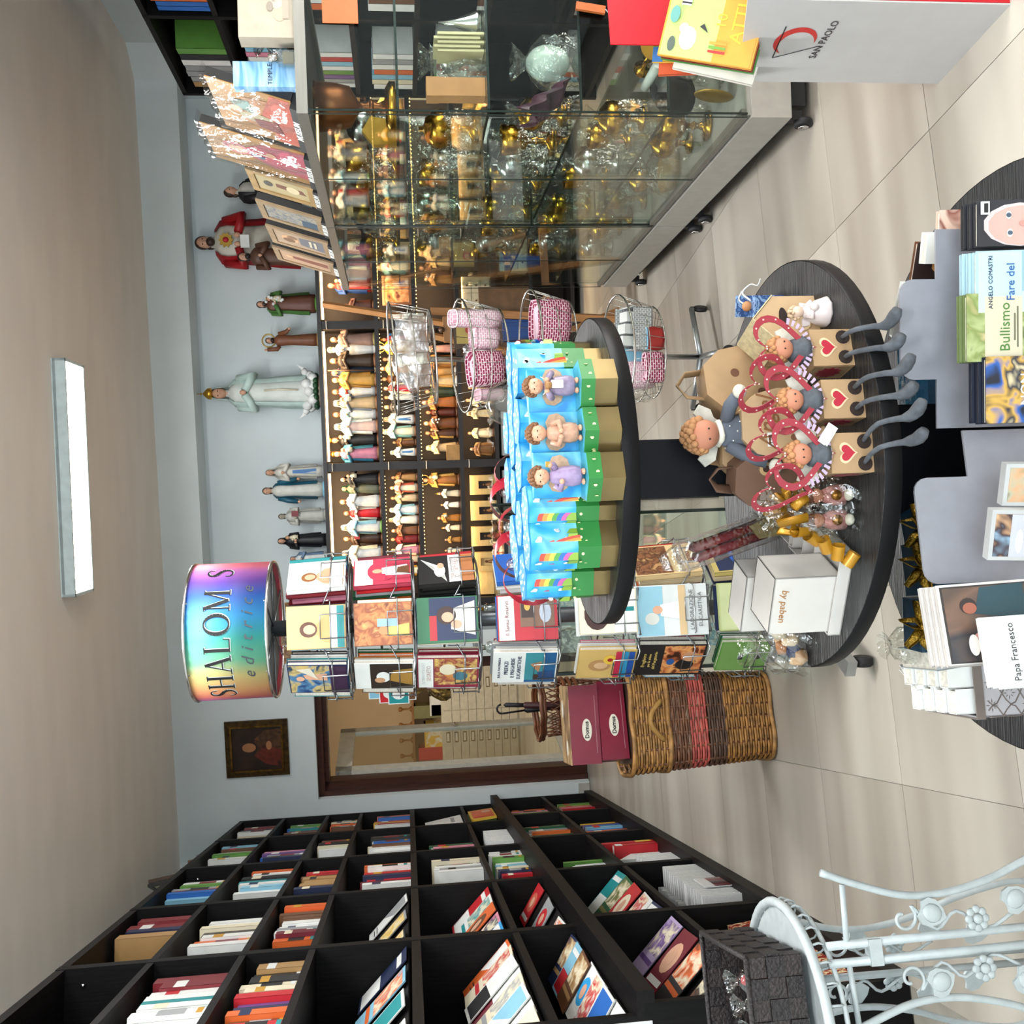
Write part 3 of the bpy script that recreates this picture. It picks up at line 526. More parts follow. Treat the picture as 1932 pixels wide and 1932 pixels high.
srow(1, 0, [(.04, .34, D_('light blue and pink mantled figure with a crown', 'pink', mantle='#3b7f99', acc=('crown', 'child'))), (.15, .36, D_('black and gold crowned figure', 'black', mantle='#2a2015', acc=('crown', 'child', 'staff'))), (.26, .33, D_('white and pink robed figure with pale mantle', '#e8c6b8', mantle='#dfe7e4', veil='white')), (.36, .34, D_('teal and white robed bearded figure', 'white', mantle='#7fb2ae', beard=True)),
  (.45, .33, D_('grey blue mantled figure holding a child', '#d9b98a', mantle='#7c8796', veil='#8b93a0', acc=('child',))), (.545, .34, D_('red and white robed bearded figure', 'white', mantle='#b3241f', beard=True)), (.635, .33, D_('gold yellow robed figure holding wheat', '#c99a4a', mantle='#b8863c')), (.70, .34, D_('navy mantled figure with pink veil', '#2b3b4e', mantle='#1f2d3f', veil='pink', base='beige')), (.79, .34, D_('dark brown archer figure with bow', '#3a2a1c', beard=True, acc=('staff',))),
  (.885, .36, D_('white bearded figure in plain white suit', 'white', hair='white', beard=True, base='white')), (.96, .33, D_('bearded friar in a brown grey habit', '#9a7a6c', hair='brown', beard=True, base='olive'))])
srow(1, 1, [(.04, .19, D_('white and blue veiled small figure', 'white', veil='white', acc=('sash',))), (.12, .17, D_('tiny dark doorway niche figure', 'brown', mantle='tan')), (.21, .24, D_('pale veiled figure with teal trim', 'cream', mantle='#6fa0a0', veil='cream')), (.31, .23, D_('white veiled figure with blue sash', 'white', veil='white', acc=('sash',))), (.41, .22, D_('dark robed figure with a white card', 'black', hair='tan', acc=('card',))), (.49, .22, D_('white figure with black mantle', 'white', mantle='black')),
  (.56, .22, D_('red robed small figure', 'red', mantle='cream')), (.64, .23, D_('brown habit small figure', 'brown')), (.72, .24, D_('tan habit small figure', 'tan', beard=True)), (.80, .22, D_('grey mantled small figure', 'grey', mantle='#5a5f66')), (.89, .24, D_('cream and gold small figure', 'cream', mantle='gold', acc=('halo',))), (.96, .22, D_('blue and red small figure', 'red', mantle='blue', acc=('crown',)))])
srow(1, 2, [(.07, .25, D_('pale gold bowing bust figure', '#d8b98a', veil='#e2c89a')), (.19, .25, D_('dark brown and gold robed figure', '#4a2a18', mantle='#c59a55', acc=('child',))), (.27, .26, D_('brown habit figure with pale flowers', '#6a3c1e', acc=('lily',))), (.36, .24, D_('dark red brown robed figure with gold', '#5a2416', mantle='#2e1a10')), (.44, .27, D_('orange brown habit figure', '#a5612e', beard=True)), (.53, .24, D_('dark green grotto figure', '#3a4632', mantle='#59644a')),
  (.61, .25, D_('cream and gold draped figure on white block', '#dfbf8c', mantle='#c99c58', base='white')), (.69, .26, D_('gold draped figure on white block', '#cfa262', mantle='#a87436', base='white')), (.77, .25, D_('golden robed angel figure', '#cb9f5c', mantle='#8a5a2c')), (.88, .25, D_('pink robed figure beside the pole', '#d49a8a', mantle='black')), (.96, .24, D_('dark brown robed figure at the bay end', '#3a2a20'))])
srow(1, 3, [(.05, .20, D_('arched brown niche carving', '#8a5c30', mantle='#a87844', wide=1.5)), (.18, .21, D_('cream kneeling figure with a dove', 'cream', mantle='beige')), (.34, .22, D_('cream veiled figure bowing', '#e6cfa0', veil='#e6cfa0')), (.45, .22, D_('ivory figure with open arms', '#ead9b4', pose='open')), (.55, .20, D_('ivory kneeling figure', '#e3c99a'))], y=.0)
srow(2, 0, [(.10, .22, D_('dark brown bust partly behind the easel', '#5a2c1c', wide=1.3)), (.27, .34, D_('red and blue group figure on pale base', '#c0382c', mantle='#33508a', acc=('child',))), (.44, .30, D_('pale pink mantled figure', 'pink', mantle='cream')), (.58, .32, D_('white robed figure behind the glass', 'white', mantle='beige', veil='white')), (.72, .32, D_('tan robed figure behind the glass', 'tan', mantle='brown', beard=True)), (.86, .31, D_('pale robed figure behind the glass', '#e3c9a8', mantle='#c99a6a')), (.96, .31, D_('brown habit figure behind the glass', '#7a4a2c'))])
srow(2, 1, [(.42, .21, D_('red robed figure behind the glass', 'red', mantle='cream')), (.54, .22, D_('cream winged figure behind the glass', 'cream', acc=('wings',))), (.66, .21, D_('gold crowned figure behind the glass', '#cfa35c', acc=('crown',))), (.78, .22, D_('white robed figure in front of the dots', 'white', veil='white')), (.90, .21, D_('dark red robed figure behind the glass', 'darkred', mantle='gold'))])
srow(2, 2, [(.30, .22, D_('tan carved figure behind the glass', '#b07a44')), (.45, .20, D_('small pale carved figure behind the glass', '#d9b482')), (.58, .20, D_('small brown carved figure behind the glass', '#7a4c28')), (.70, .21, D_('amber carved figure behind the glass', '#b5813f', acc=('child',))), (.84, .20, D_('red brown carved figure behind the glass', '#8a4a2c'))])
srow(3, 0, [(.10, .34, D_('tall white robed figure far right', '#e6d2b8', veil='white')), (.26, .33, D_('tan robed figure far right', '#c9985a', beard=True)), (.45, .33, D_('pale mantled figure far right', 'cream', mantle='beige')), (.65, .33, D_('brown mantled figure far right', 'brown', mantle='tan'))])
srow(3, 1, [(.12, .22, D_('cream robed figure far right', 'cream')), (.32, .22, D_('red mantled figure far right', 'cream', mantle='red')), (.55, .22, D_('gold robed figure far right', '#c9a050'))])
# small arched boards, niche boxes and grey boxes on the lower shelves
pw = mat('pale_birch', '#d9b878', .5, var=.1, scale=10, stretch=(1, 1, 6))
for k in range(4):
    b = thing('wooden_niche', f'pale wooden niche box with a tiny carved figure, {ORD[k]} from the book rack', 'niche box', FWM @ T3(SX[0] + .30 + k * .20, -.02, SZ[4]))
    MB().bx((-.075, 0, 0), (-.03, .05, .20)).bx((.03, 0, 0), (.075, .05, .20)).bx((-.03, 0, .135), (.03, .05, .20)).bx((-.03, 0, 0), (.03, .05, .02)).bx((-.03, .04, .02), (.03, .05, .135)).obj('body', pw, b)
    box_obj('niche_lining', (-.03, .035, .02), (.03, .04, .135), mat('dark_lining', '#2c1a10'), b)
    MB().lathe([(.018, .02), (.015, .05), (.012, .07), (.003, .085)], 10, c=(0, .018, 0)).ball((0, .018, .092), .011, 8, 6).obj('carved_figure', mat('carved_limewood', '#9a6a3c', .5, var=.3), b)
gb = mat('light_grey_card', '#a9acae', .6, var=.05)
for k, x in enumerate((2.15, 2.50, 2.95)):
    b = thing('storage_box', f'light grey cardboard drawer box under the statuettes, {ORD[k]} from the book rack', 'storage box', FWM @ T3(x, -.04, SZ[5]))
    box_obj('body', (-.165, 0, 0), (.165, .26, .235), gb, b); box_obj('lid', (-.168, -.003, .205), (.168, .263, .24), gb, b)
    box_obj('label_holder', (-.03, -.006, .06), (.03, 0, .085), mat('dark_metal_label', '#4b4d50', .4, .5), b)
    box_obj('label_card', (-.024, -.0075, .065), (.024, -.006, .08), cmat('white'), b)
    pk = tag(MB().sheet(lambda u, v, k=k: (-.15 + .30 * u + .01 * math.sin(9 * v), .02 + .05 * v, .02 + .02 * math.sin(11 * u + k) * math.sin(7 * v) + .012 * math.sin(23 * u) + .02 * math.sin(PI * u)), 22, 12).obj('packing_film', glass_mat('crinkled_film', (.95, .96, .95), .18, .12, .9, 40), None, FWM @ T3(x, -.09, SZ[4] + .002)), f'crumpled clear film lying on the shelf above the {["first", "second", "third"][k]} grey drawer box', 'film')
# wooden bench boards and panels lower down
tag(MB().bx((0, 0, 0), (.30, .02, .26)).obj('cutting_board', pw, None, FWM @ T3(1.70, .0, SZ[4] + .002) @ RX(-4)), 'plain pale wooden board leaning beside the niche boxes, behind the book rack', 'board')
tag(MB().box((0, 0, 0), (.13, .05, .10)).obj('inscribed_block', mat('light_wood', '#b98a4c', .5, var=.15), None, FWM @ T3(2.81, -.045, SZ[3] + .0505)), 'small inscribed wooden block in front of the third lit shelf', 'block')
# tall statues on top of the unit
TM = lambda x, y=-.0: FWM @ T3(x, .10 + y, 1.995)
GT = 'tall statues standing on the display wall'
def top(lab, x, hh, robe, **k): return figure(lab, TM(x, k.pop('y', 0)) @ RZ(k.pop('rz', 0)), hh, robe, group=GT, name='statue', cat='statue', **k)
top('large statue in a white tunic and red cloak, hand on a glowing heart', 4.44, .93, '#d6d0c2', mantle='#a3141c', hair='#3a2218', beard=True, pose='hold', acc=('heart', 'card'), y=.06, wide=1.3, fold=.05)
top('small brown robed statue in front of the large red cloaked statue', 4.30, .58, '#5a3a2c', hair='#20140e', beard=True, y=-.13)
top('tonsured friar statue in a black and white habit behind the icons', 4.80, .68, '#dedad0', mantle='#1c1c20', hair='#3a2c22', pose='hold', rz=35)
top('brown robed statue holding lilies and a child, green collar', 3.97, .475, '#6a4030', mantle='#4d7a3c', hair='#3a241a', beard=True, acc=('lily', 'child'), base='green', wide=1.15)
top('haloed statue in a brown fur tunic with one arm raised', 3.70, .42, '#7a4a30', hair='#2e1c14', beard=True, pose='raise', acc=('halo',), base='tan', wide=.85)
top('tall crowned white statue praying on a cloud, tallest on the unit', 3.31, .86, '#d9e0da', mantle='#c3dcd6', veil='#c9d8d2', pose='pray', acc=('crown', 'cord', 'globe'), base='#8f7a66', fold=.05, wide=.95)
top('white veiled statue with a blue sash and price tag', 2.70, .47, '#d2d0c6', mantle='#d8d6cc', hair='#5a4030', veil='#d8d6cc', acc=('sash',), base='grey', wide=.75)
top('statue in white robe and teal mantle with lowered hands', 2.56, .50, '#d0d2ca', mantle='#1d5a70', hair='#4a3022', pose='down', base='lightblue', wide=.9)
top('white plaster angel statue holding a scroll', 2.36, .385, '#bfc0b8', mantle='#c6c6be', skin='#b0a898', hair='#5a5048', pose='hold', acc=('book',), base='#bfc0b8')
top('small statue of a nun in black habit holding a child', 2.17, .40, '#17171c', mantle='#17171c', veil='#17171c', pose='hold', acc=('child',), base='black', wide=.9)
top('small statue in white robe and blue mantle behind the book rack', 2.03, .31, '#dbe0df', mantle='#6f8aa8', veil='#8fa3ba', base='white')
top('small white statue on a dark block behind the book rack', 1.90, .33, '#d7d3c8', pose='open', base='black')
top('green robed small statue behind the book rack', 1.80, .30, '#9fb0a0', mantle='#3a5a4a', base='brown')
MB().lathe([(.075, 0), (.08, .012), (.08, .02)], 18).obj('turntable_disc', mat('brown_wood', '#7a5a44', .5), None, TM(3.31) @ T3(0, 0, -.0005))
tag(bpy.data.objects['turntable_disc'], 'round brown wooden disc under the tall crowned statue', 'disc')
# ------------------------------------------------------------------ glass showcase on castors
SCM = T3(1.262, 3.095, 0)
GLS = glass_mat('showcase_glass', (.93, .97, .95), .02); GEDGE = mat('green_glass_edge', '#12201c', .2, var=.02)
ALU = mat('brushed_aluminium', '#8a8983', .45, .75, var=.06, scale=6, stretch=(1, 12, 12)); ALU2 = mat('grey_lacquered_base', '#a5a39c', .45, .1, var=.05)
DARKM = mat('black_rubber', '#15151a', .6); CHR = mat('chrome', '#d0d0d0', .2, 1)
SW, ST = .50, 1.70
SCS = [1.39, 1.10, .80, .51, .25]
for u, (s0, s1) in enumerate(((0, 1.215), (1.225, 2.40))):
    sc = thing('glass_showcase', ['near glass showcase of gold church vessels on black castors', 'far glass showcase of church vessels, next to the wire basket stand'][u], 'showcase', SCM @ T3(0, s0, 0)); L = s1 - s0
    MB().bx((0, 0, .10), (SW, L, .235)).bx((.012, .012, .235), (SW - .012, L - .012, .25)).obj('base', ALU2, sc)
    box_obj('plinth_recess', (.06, .05, .03), (SW - .06, L - .05, .10), DARKM, sc)
    box_obj('sliding_track', (.002, .006, .2505), (.03, L - .006, .268), ALU, sc)
    rail = MB().bx((0, 0, ST - .035), (.028, L, ST)).bx((SW - .028, 0, ST - .035), (SW, L, ST)).bx((.028, 0, ST - .035), (SW - .028, .02, ST)).bx((.028, L - .02, ST - .035), (SW - .028, L, ST)).obj('top_rail', ALU, sc)
    box_obj('top_panel', (.028, .02, ST - .02), (SW - .028, L - .02, ST - .012), mat('dark_top_board', '#26211f', .4), sc)
    box_obj('glass_pane', (.003, 0.004, .25), (.009, L * .5 + .02, ST - .035), GLS, sc); box_obj('glass_pane', (.014, L * .5 - .02, .25), (.020, L - .004, ST - .035), GLS, sc)
    box_obj('glass_pane', (.02, .003, .25), (SW - .02, .009, ST - .035), GLS, sc); box_obj('glass_pane', (.02, L - .009, .25), (SW - .02, L - .003, ST - .035), GLS, sc)
    for yy in (0.006, L * .5, L - .006): box_obj('pane_edge', (.0, yy - .0025, .25), (.0028, yy + .0025, ST - .035), GEDGE, sc)
    for xx in (.012, SW - .012): box_obj('corner_edge', (xx - .003, -.001, .25), (xx + .003, .0028, ST - .035), GEDGE, sc)
    for z in SCS[:-1]:
        g = box_obj('glass_shelf', (.03, .03, z - .008), (SW - .02, L - .03, z), GLS, sc); box_obj('shelf_edge', (.026, .03, z - .008), (.0295, L - .03, z), GEDGE, g); box_obj('shelf_edge', (.03, .026, z - .008), (SW - .02, .0295, z), GEDGE, g)
    for xx, yy in ((.04, .07), (.04, L - .07), (SW - .05, .07), (SW - .05, L - .07)):
        c = MB().lathe([(.028, -.012), (.031, -.006), (.031, .006), (.028, .012)], 14).obj('castor', DARKM, sc, T3(xx - .03, yy, .032) @ RY(90))
        MB().box((0, 0, 0), (.03, .035, .05)).obj('castor_fork', DARKM, c, RY(-90) @ T3(.02, 0, .035)); MB().lathe([(.0, .0129), (.018, .0129), (.018, .018), (.0, .02)], 12).obj('castor_cap', CHR, c, RY(180))
GOLD = mat('polished_gold', '#d09a38', .22, 1, var=.1); COPPER = mat('hammered_copper', '#8a5128', .35, .8, var=.25, scale=12, bump=.15); SILVER = mat('silver', '#c9cbc8', .22, 1); PEWTER = mat('dark_pewter', '#33353a', .35, .7)
FILM = glass_mat('cellophane', (.95, .96, .93), .13, .07, 1.0, 26)
def crumple(mb, r, h, seed=0, seg=22, neck=.35, rz=6):
    """a lump of clear film gathered at the top"""
    q = random.Random(seed); ph = [q.uniform(0, 6) for _ in range(6)]
    prof = [(r * .92, 0), (r * 1.0, h * .12), (r * .98, h * .30), (r * .90, h * .48), (r * .60, h * .66), (r * neck * .6, h * .76), (r * .55, h * .92), (r * .70, h)]
    vs = []; fs = []
    for j, (rr, z) in enumerate(prof):
        for i in range(seg):
            a = 2 * PI * i / seg; k = 1 + .10 * math.sin(5 * a + ph[j % 6]) + .07 * math.sin(9 * a + ph[(j + 2) % 6]) + q.uniform(-.06, .06)
            vs.append((rr * k * math.cos(a), rr * k * math.sin(a), z + q.uniform(-.02, .02) * h))
    for j in range(len(prof) - 1):
        for i in range(seg): fs.append((j * seg + i, j * seg + (i + 1) % seg, (j + 1) * seg + (i + 1) % seg, (j + 1) * seg + i))
    return mb._add(vs, fs, 0, False)
def cup_prof(h, k=0):
    return [[(.30, 0), (.30, .04), (.10, .10), (.05, .22), (.09, .30), (.05, .38), (.07, .46), (.24, .56), (.28, .75), (.30, 1.0), (.27, 1.0), (.22, .62), (.0, .55)],
            [(.26, 0), (.26, .05), (.08, .12), (.06, .30), (.12, .36), (.30, .48), (.36, .66), (.33, .82), (.30, .84), (.20, .94), (.05, .98), (.04, 1.06), (.0, 1.07)],
            [(.24, 0), (.22, .05), (.07, .10), (.05, .35), (.10, .40), (.05, .45), (.05, .72), (.12, .78), (.16, .86), (.05, .88), (.05, 1.0), (.0, 1.0)]][k]
def vessel(label, M, h, k=0, mt=None, film=True, seed=0):
    t = thing(['chalice', 'ciborium', 'candlestick'][k], label, ['chalice', 'ciborium', 'candlestick'][k], M, 'church vessels in the showcase')
    MB().lathe([(r * h, z * h) for r, z in cup_prof(h, k)], 16).obj('vessel_body', mt or GOLD, t)
    MB().lathe([(.075 * h, .27 * h), (.10 * h, .30 * h), (.075 * h, .33 * h)], 14).obj('knop', mt or GOLD, t)
    if film: crumple(MB(), .36 * h, 1.25 * h, seed).obj('clear_wrapping', FILM, t)
    return t
def SL(u, z): return ['top', 'second', 'third', 'fourth', 'bottom'][z] + ' shelf'
k = 0
LAY = [[(.12, .24, 'cup'), (.17, .52, 1), (.13, .74, 0), (.15, .98, 1)], [(.12, .10, 'tan'), (.26, .20, 'lump'), (.15, .50, 1), (.13, .72, 'lump'), (.16, .98, 0)],
       [(.10, .13, 'purple'), (.24, .16, 'egg'), (.15, .36, 1), (.15, .60, 0), (.14, .82, 1), (.15, 1.03, 0)], [(.12, .14, 'plate'), (.24, .10, 'stick'), (.10, .34, 1), (.15, .56, 0), (.13, .78, 1), (.15, 1.0, 0)],
       [(.14, .12, 'dish'), (.26, .22, 0), (.11, .40, 0), (.15, .62, 1), (.12, .84, 'dish2'), (.15, 1.04, 1)]]
for u, off in ((0, 0.), (1, 1.225)):
    for lv, row in enumerate(LAY):
        z = SCS[lv] + (.0 if lv < 4 else .001); hh = (.24, .22, .22, .2, .2)[lv]
        for n_, (x, s, kind) in enumerate(row):
            k += 1; M = SCM @ T3(max(x, .13 if kind in (0, 1, 2, 'lump') else x) + (.03 if u else 0), off + s, z + .001); lab = f'{SL(u, lv)}, {ORD[n_]} from the window, {["near", "far"][u]} showcase'
            if u == 1 and kind in ('cup', 'tan', 'purple', 'egg', 'plate', 'stick', 'dish', 'dish2'): kind = n_ % 3
            if kind in (0, 1, 2): vessel(['gold chalice in clear film', 'gold lidded ciborium in clear film', 'gold candlestick in clear film'][kind] + ', ' + lab, M, hh * rnd.uniform(.72, .92), kind, [GOLD, GOLD, SILVER][k % 3], True, k); continue
            if kind == 'lump':
                t = thing('wrapped_bundle', 'bundle of pale glassware in crumpled clear film, ' + lab, 'bundle', M); crumple(MB(), .085, .21, k).obj('clear_wrapping', FILM, t); crumple(MB(), .072, .17, k + 9, 16).obj('inner_wrapping', glass_mat('bubble_film', (.86, .90, .88), .25, .2, .8, 60), t)
                MB().lathe([(.03, 0), (.012, .02), (.012, .06), (.035, .09), (.04, .13)], 12).obj('vessel_body', SILVER, t)
            elif kind == 'box':
                t = thing('paper_pack', 'pack of printed cards standing at the window end, top shelf of the near showcase', 'card pack', M); box_obj('cards', (-.03, -.05, 0), (.03, .05, .20), cmat('#cdd3cf'), t); box_obj('printed_edge', (-.032, -.051, .05), (-.03, .0, .18), cmat('#9a6a72'), t)
            elif kind == 'cup':
                t = vessel('large copper bowl chalice with a gold foot, top shelf of the near showcase', M, .27, 0, COPPER, False); MB().lathe([(.062, .232), (.083, .27), (.079, .27)], 18).obj('gilt_rim', GOLD, t); MB().lathe([(.082, .0), (.083, .02), (.06, .035)], 18).obj('gilt_foot', GOLD, t)
                tag(MB().prism([(-.045, 0), (.04, .01), (.05, .09), (.0, .12), (-.05, .08)], .03).obj('gold_bag', mat('gold_satin', '#b98f36', .3, .5, bump=.2), None, M @ T3(-.03, .14, .0)), 'crumpled gold satin bag beside the copper chalice', 'bag')
            elif kind == 'tan':
                t = thing('card_box', 'tall tan cardboard box standing on end, second shelf of the near showcase', 'box', M); box_obj('body', (-.03, -.03, 0), (.03, .03, .19), mat('tan_card', '#b07a48', .6), t); box_obj('lid', (-.031, -.031, .15), (.031, .031, .191), mat('tan_card', '#b07a48', .6), t)
                t = thing('card_stack', 'fanned stack of cream price cards, second shelf of the near showcase', 'cards', M @ T3(.12, .02, 0))
                for q in range(5): MB().box((q * .011, -.006 * q, .075 + .012 * (q % 2)), (.008, .09, .15)).obj('card', cmat('#c9bd92'), t)
                for q in range(2):
                    b = thing('bell_cone', f'small silver cone bell with white tag, {["nearer", "farther"][q]} of two on the second shelf', 'bell', M @ T3(.25 - .03 * q, .06 + .09 * q, 0)); MB().lathe([(.04, 0), (.038, .02), (.015, .08), (.004, .14), (.0, .141)], 14).obj('bell_body', SILVER, b); box_obj('tag', (-.05, -.01, .02), (-.048, .012, .035), cmat('white'), b)
            elif kind == 'purple':
                tag(MB().sheet(lambda a, b: (-.05 + .10 * a + .02 * math.sin(6 * b), -.05 + .12 * b, .02 + .17 * (1 - a) * (.8 + .2 * math.sin(7 * b)) + .012 * math.sin(15 * a + 9 * b)), 18, 14).obj('folded_cloth', mat('dark_purple_satin', '#4a2236', .35, var=.2, bump=.15), None, M), 'folded dark purple satin cloth, third shelf of the near showcase', 'cloth')
            elif kind == 'egg':
                t = thing('white_lamp', 'round white glass lamp globe in clear film, third shelf of the near showcase', 'globe', M); MB().ball((0, 0, .078), (.058, .058, .075), 18, 12).obj('globe', mat('opal_glass', '#c9d6d2', .2), t); crumple(MB(), .085, .20, k).obj('clear_wrapping', FILM, t)
            elif kind == 'plate':
                t = thing('pewter_plate', 'dark pewter plate leaning, fourth shelf of the near showcase', 'plate', M @ T3(.06, .03, .005) @ RX(-70)); MB().lathe([(.0, 0), (.055, 0), (.062, .008), (.095, .014), (.098, .018), (.06, .012), (.0, .004)], 24).obj('plate_body', PEWTER, t, T3(0, .095, 0)); MB().lathe([(.0, .0045), (.05, .0045), (.05, .006), (.0, .006)], 22).obj('plate_well', mat('brown_enamel', '#2b2321', .3), t, T3(0, .095, 0))
            elif kind == 'stick':
                t = vessel('ornate brass candlestick with a white candle lying beside it, fourth shelf of the near showcase', M @ T3(0, .02, .035) @ RX(-90) @ T3(0, 0, -.09), .19, 2, GOLD, False)
                tag(MB().lathe([(.016, 0), (.016, .18), (.004, .186), (.002, .2)], 12).obj('candle', mat('white_wax', '#d9dcd6', .4), None, M @ T3(-.05, -.06, .02) @ RX(-90)), 'white candle lying on the fourth shelf of the near showcase', 'candle')
            elif kind == 'dish':
                t = thing('brass_dish', 'oval brass dish standing on edge, bottom shelf of the near showcase', 'dish', M @ T3(-.02, .0, .07) @ RY(8)); MB().ball((0, 0, 0), (.012, .045, .068), 18, 10).obj('dish_body', mat('dull_brass', '#9a7a3a', .35, .7), t)
                t = thing('gold_bowl', 'shiny gold bowl seen from the side, bottom shelf of the near showcase', 'bowl', M @ T3(.14, -.02, .0)); MB().lathe([(.03, 0), (.05, .02), (.075, .06), (.08, .085), (.077, .085), (.05, .03), (.0, .02)], 20).obj('bowl_body', GOLD, t); MB().lathe([(.035, 0), (.036, .008), (.02, .012)], 18).obj('foot_ring', GOLD, t)
            elif kind == 'dish2':
                t = thing('wicker_tray', 'round pale wicker tray wrapped in film, bottom shelf of the near showcase', 'tray', M); MB().lathe([(.07, 0), (.085, .05), (.09, .05), (.076, .0)], 20, fold=.03, nf=20).obj('tray_body', mat('pale_wicker', '#a9895c', .6, bump=.3), t); crumple(MB(), .1, .16, k).obj('clear_wrapping', FILM, t)
# --- row of icons leaning on the top of the showcases
icons = [(.114, .40, .28, 1, 'large icon wrapped in clear film with a red robed winged figure'), (.567, .35, .39, 2, 'tall gold icon wrapped in film with a pink robed woman'), (.937, .257, .28, 3, 'pale gold icon of a figure on a winding road, red edged'), (1.351, .262, .30, 4, 'pale icon of a blue crowd scene with black sides'), (1.738, .30, .31, 5, 'pale icon of a grey robed mother and child with black sides'), (2.13, .27, .33, 6, 'pale icon of a tall brown figure, last in the row')]
blk = mat('black_frame_side', '#18181a', .45)
for s, wd, hh, k, lab in icons:
    M = SCM @ T3(.085, s + wd / 2, ST + .028) @ RZ(-90) @ RX(-17)     # faces -x
    t = thing('icon_panel', lab + ', on the showcase', 'icon', M, 'icons leaning on the showcase')
    gl = mat('gilded_gesso', ['#b08040', '#b08344', '#b5935c', '#a88e6c', '#a58a6a', '#9c8264'][k - 1], .4, .2, var=.12, scale=14)
    box_obj('panel', (-wd / 2, 0, 0), (wd / 2, .03, hh), blk, t); box_obj('gold_ground', (-wd / 2, -.003, 0), (wd / 2, 0, hh), gl, t)
    i = .0
    if k > 2:
        fb = MB()
        for a, b in (((-wd / 2, -.009, 0), (wd / 2, -.003, .03)), ((-wd / 2, -.009, hh - .03), (wd / 2, -.003, hh)), ((-wd / 2, -.009, .03), (-wd / 2 + .035, -.003, hh - .03)), ((wd / 2 - .035, -.009, .03), (wd / 2, -.003, hh - .03))): fb.bx(a, b)
        fb.obj('raised_border', gl, t); i = .06
    pp = {1: [('p', 'salmon', [(.02, .02), (.98, .02), (.98, .25), (.55, .42), (.02, .30)]), ('p', '#c98a55', [(.15, .30), (.5, .45), (.85, .30), (.8, .62), (.3, .68)]), ('e', '#b7b08e', .42, .50, .10, .22), ('p', '#6a8f86', [(.5, .5), (.75, .55), (.7, .8), (.55, .75)]), ('e', 'skin', .52, .74, .07, .08), ('p', '#8a3a3a', [(.2, .2), (.45, .25), (.4, .55), (.25, .5)])],
          2: [('p', '#c2566a', [(.15, .0), (.95, .0), (.85, .45), (.62, .62), (.45, .62), (.25, .40)]), ('e', '#d9848c', .55, .72, .17, .13), ('e', 'skin', .53, .70, .10, .09), ('p', '#e3d7c6', [(.5, .0), (.54, .0), (.6, .5), (.57, .55)]), ('p', '#3a6a8a', [(.42, .46), (.5, .42), (.53, .56), (.47, .58)]), ('e', 'skin', .62, .36, .07, .05)],
          3: [('r', '#b9a97e', .12, .1, .88, .9), ('p', '#7a4a34', [(.4, .15), (.6, .2), (.62, .6), (.45, .6)]), ('e', '#e0d2a8', .5, .35, .16, .1), ('e', '#4a4638', .52, .72, .12, .07)], 4: [('r', art('icon_blue', ['#7d8b94', '#a59a86', '#5a6a7a', '#b9a98a'], 40, 4), .12, .1, .88, .9), ('r', '#3f5468', .12, .1, .5, .35)],
          5: [('r', '#a8917a', .12, .1, .88, .9), ('p', '#6b6a70', [(.2, .1), (.8, .1), (.72, .5), (.3, .5)]), ('e', '#c9a078', .5, .66, .2, .14), ('e', '#7a5a44', .42, .68, .11, .1), ('e', '#8a6a50', .6, .62, .09, .08), ('r', '#c9bda6', .35, .3, .7, .34), ('r', '#c9bda6', .35, .22, .7, .26)], 6: [('r', '#a98a70', .12, .1, .88, .9), ('p', '#7a4a3a', [(.36, .12), (.64, .12), (.6, .7), (.42, .7)]), ('e', '#c9a078', .5, .76, .08, .06)]}[k]
    picture(t, pp, wd, hh, -.0034, 'painted_scene')
    st_ = MB().bx((-wd / 2 + .01, -.02, -.026), (wd / 2 - .01, .035, 0)).obj('museum_ledge', blk, t); text('MUSEUM', .030, st_, T3(.0, -.0206, -.013) @ STAND, cmat('white'), bold=.0012, shear=.25, sx=1.35)
    if k < 3: MB().sheet(lambda a, b: ((a - .5) * (wd + .03) + .006 * math.sin(17 * b), -.012 - .006 * math.sin(13 * a + 5 * b) - .004 * math.sin(29 * a * b), b * (hh + .015)), 24, 24).sheet(lambda a, b: ((a - .5) * (wd + .03), -.012 + .05 * b, hh + .014 + .006 * math.sin(19 * a)), 20, 3).sheet(lambda a, b: (-wd / 2 - .016 + .004 * math.sin(21 * b), -.012 + .05 * a, b * (hh + .014)), 3, 20).obj('clear_wrapping', glass_mat('tight_film', (.96, .96, .95), .05, .12, .6, 22), t)
t = thing('framed_picture', 'thin pale frame standing behind the last icon of the showcase', 'frame', SCM @ T3(.22, 2.30, ST) @ RZ(-70)); MB().bx((-.08, 0, 0), (.08, .015, .10)).obj('frame', mat('pale_frame', '#b9b096', .5), t); box_obj('print', (-.07, -.002, .01), (.07, 0, .09), cmat('#b0a890'), t)
# small goods on the window end of the showcase
t = thing('perfume_box', 'light blue printed box standing on the showcase end', 'box', SCM @ T3(.155, .10, ST)); box_obj('body', (-.04, -.022, 0), (.04, .022, .20), art('blue_rings', ['#3f7fc0', '#7fb2dd', '#a9cfe8', '#5f9bd0'], 5, 2, stretch=(1, 1, 5)), t); text('TEMPLE', .02, t, T3(0, -.0228, .085) @ STAND, cmat('navy'))
t = thing('perfume_bottle', 'square clear perfume bottle with a silver cap beside the blue box', 'bottle', SCM @ T3(.19, .045, ST)); box_obj('glass_body', (-.022, -.012, 0), (.022, .012, .055), glass_mat('thick_glass', (.8, .85, .84), .2, .05), t); box_obj('liquid', (-.018, -.009, .006), (.018, .009, .04), mat('amber_liquid', '#8a7a5a', .2), t); MB().lathe([(.013, .055), (.013, .085), (.0, .085)], 14).obj('cap', SILVER, t)
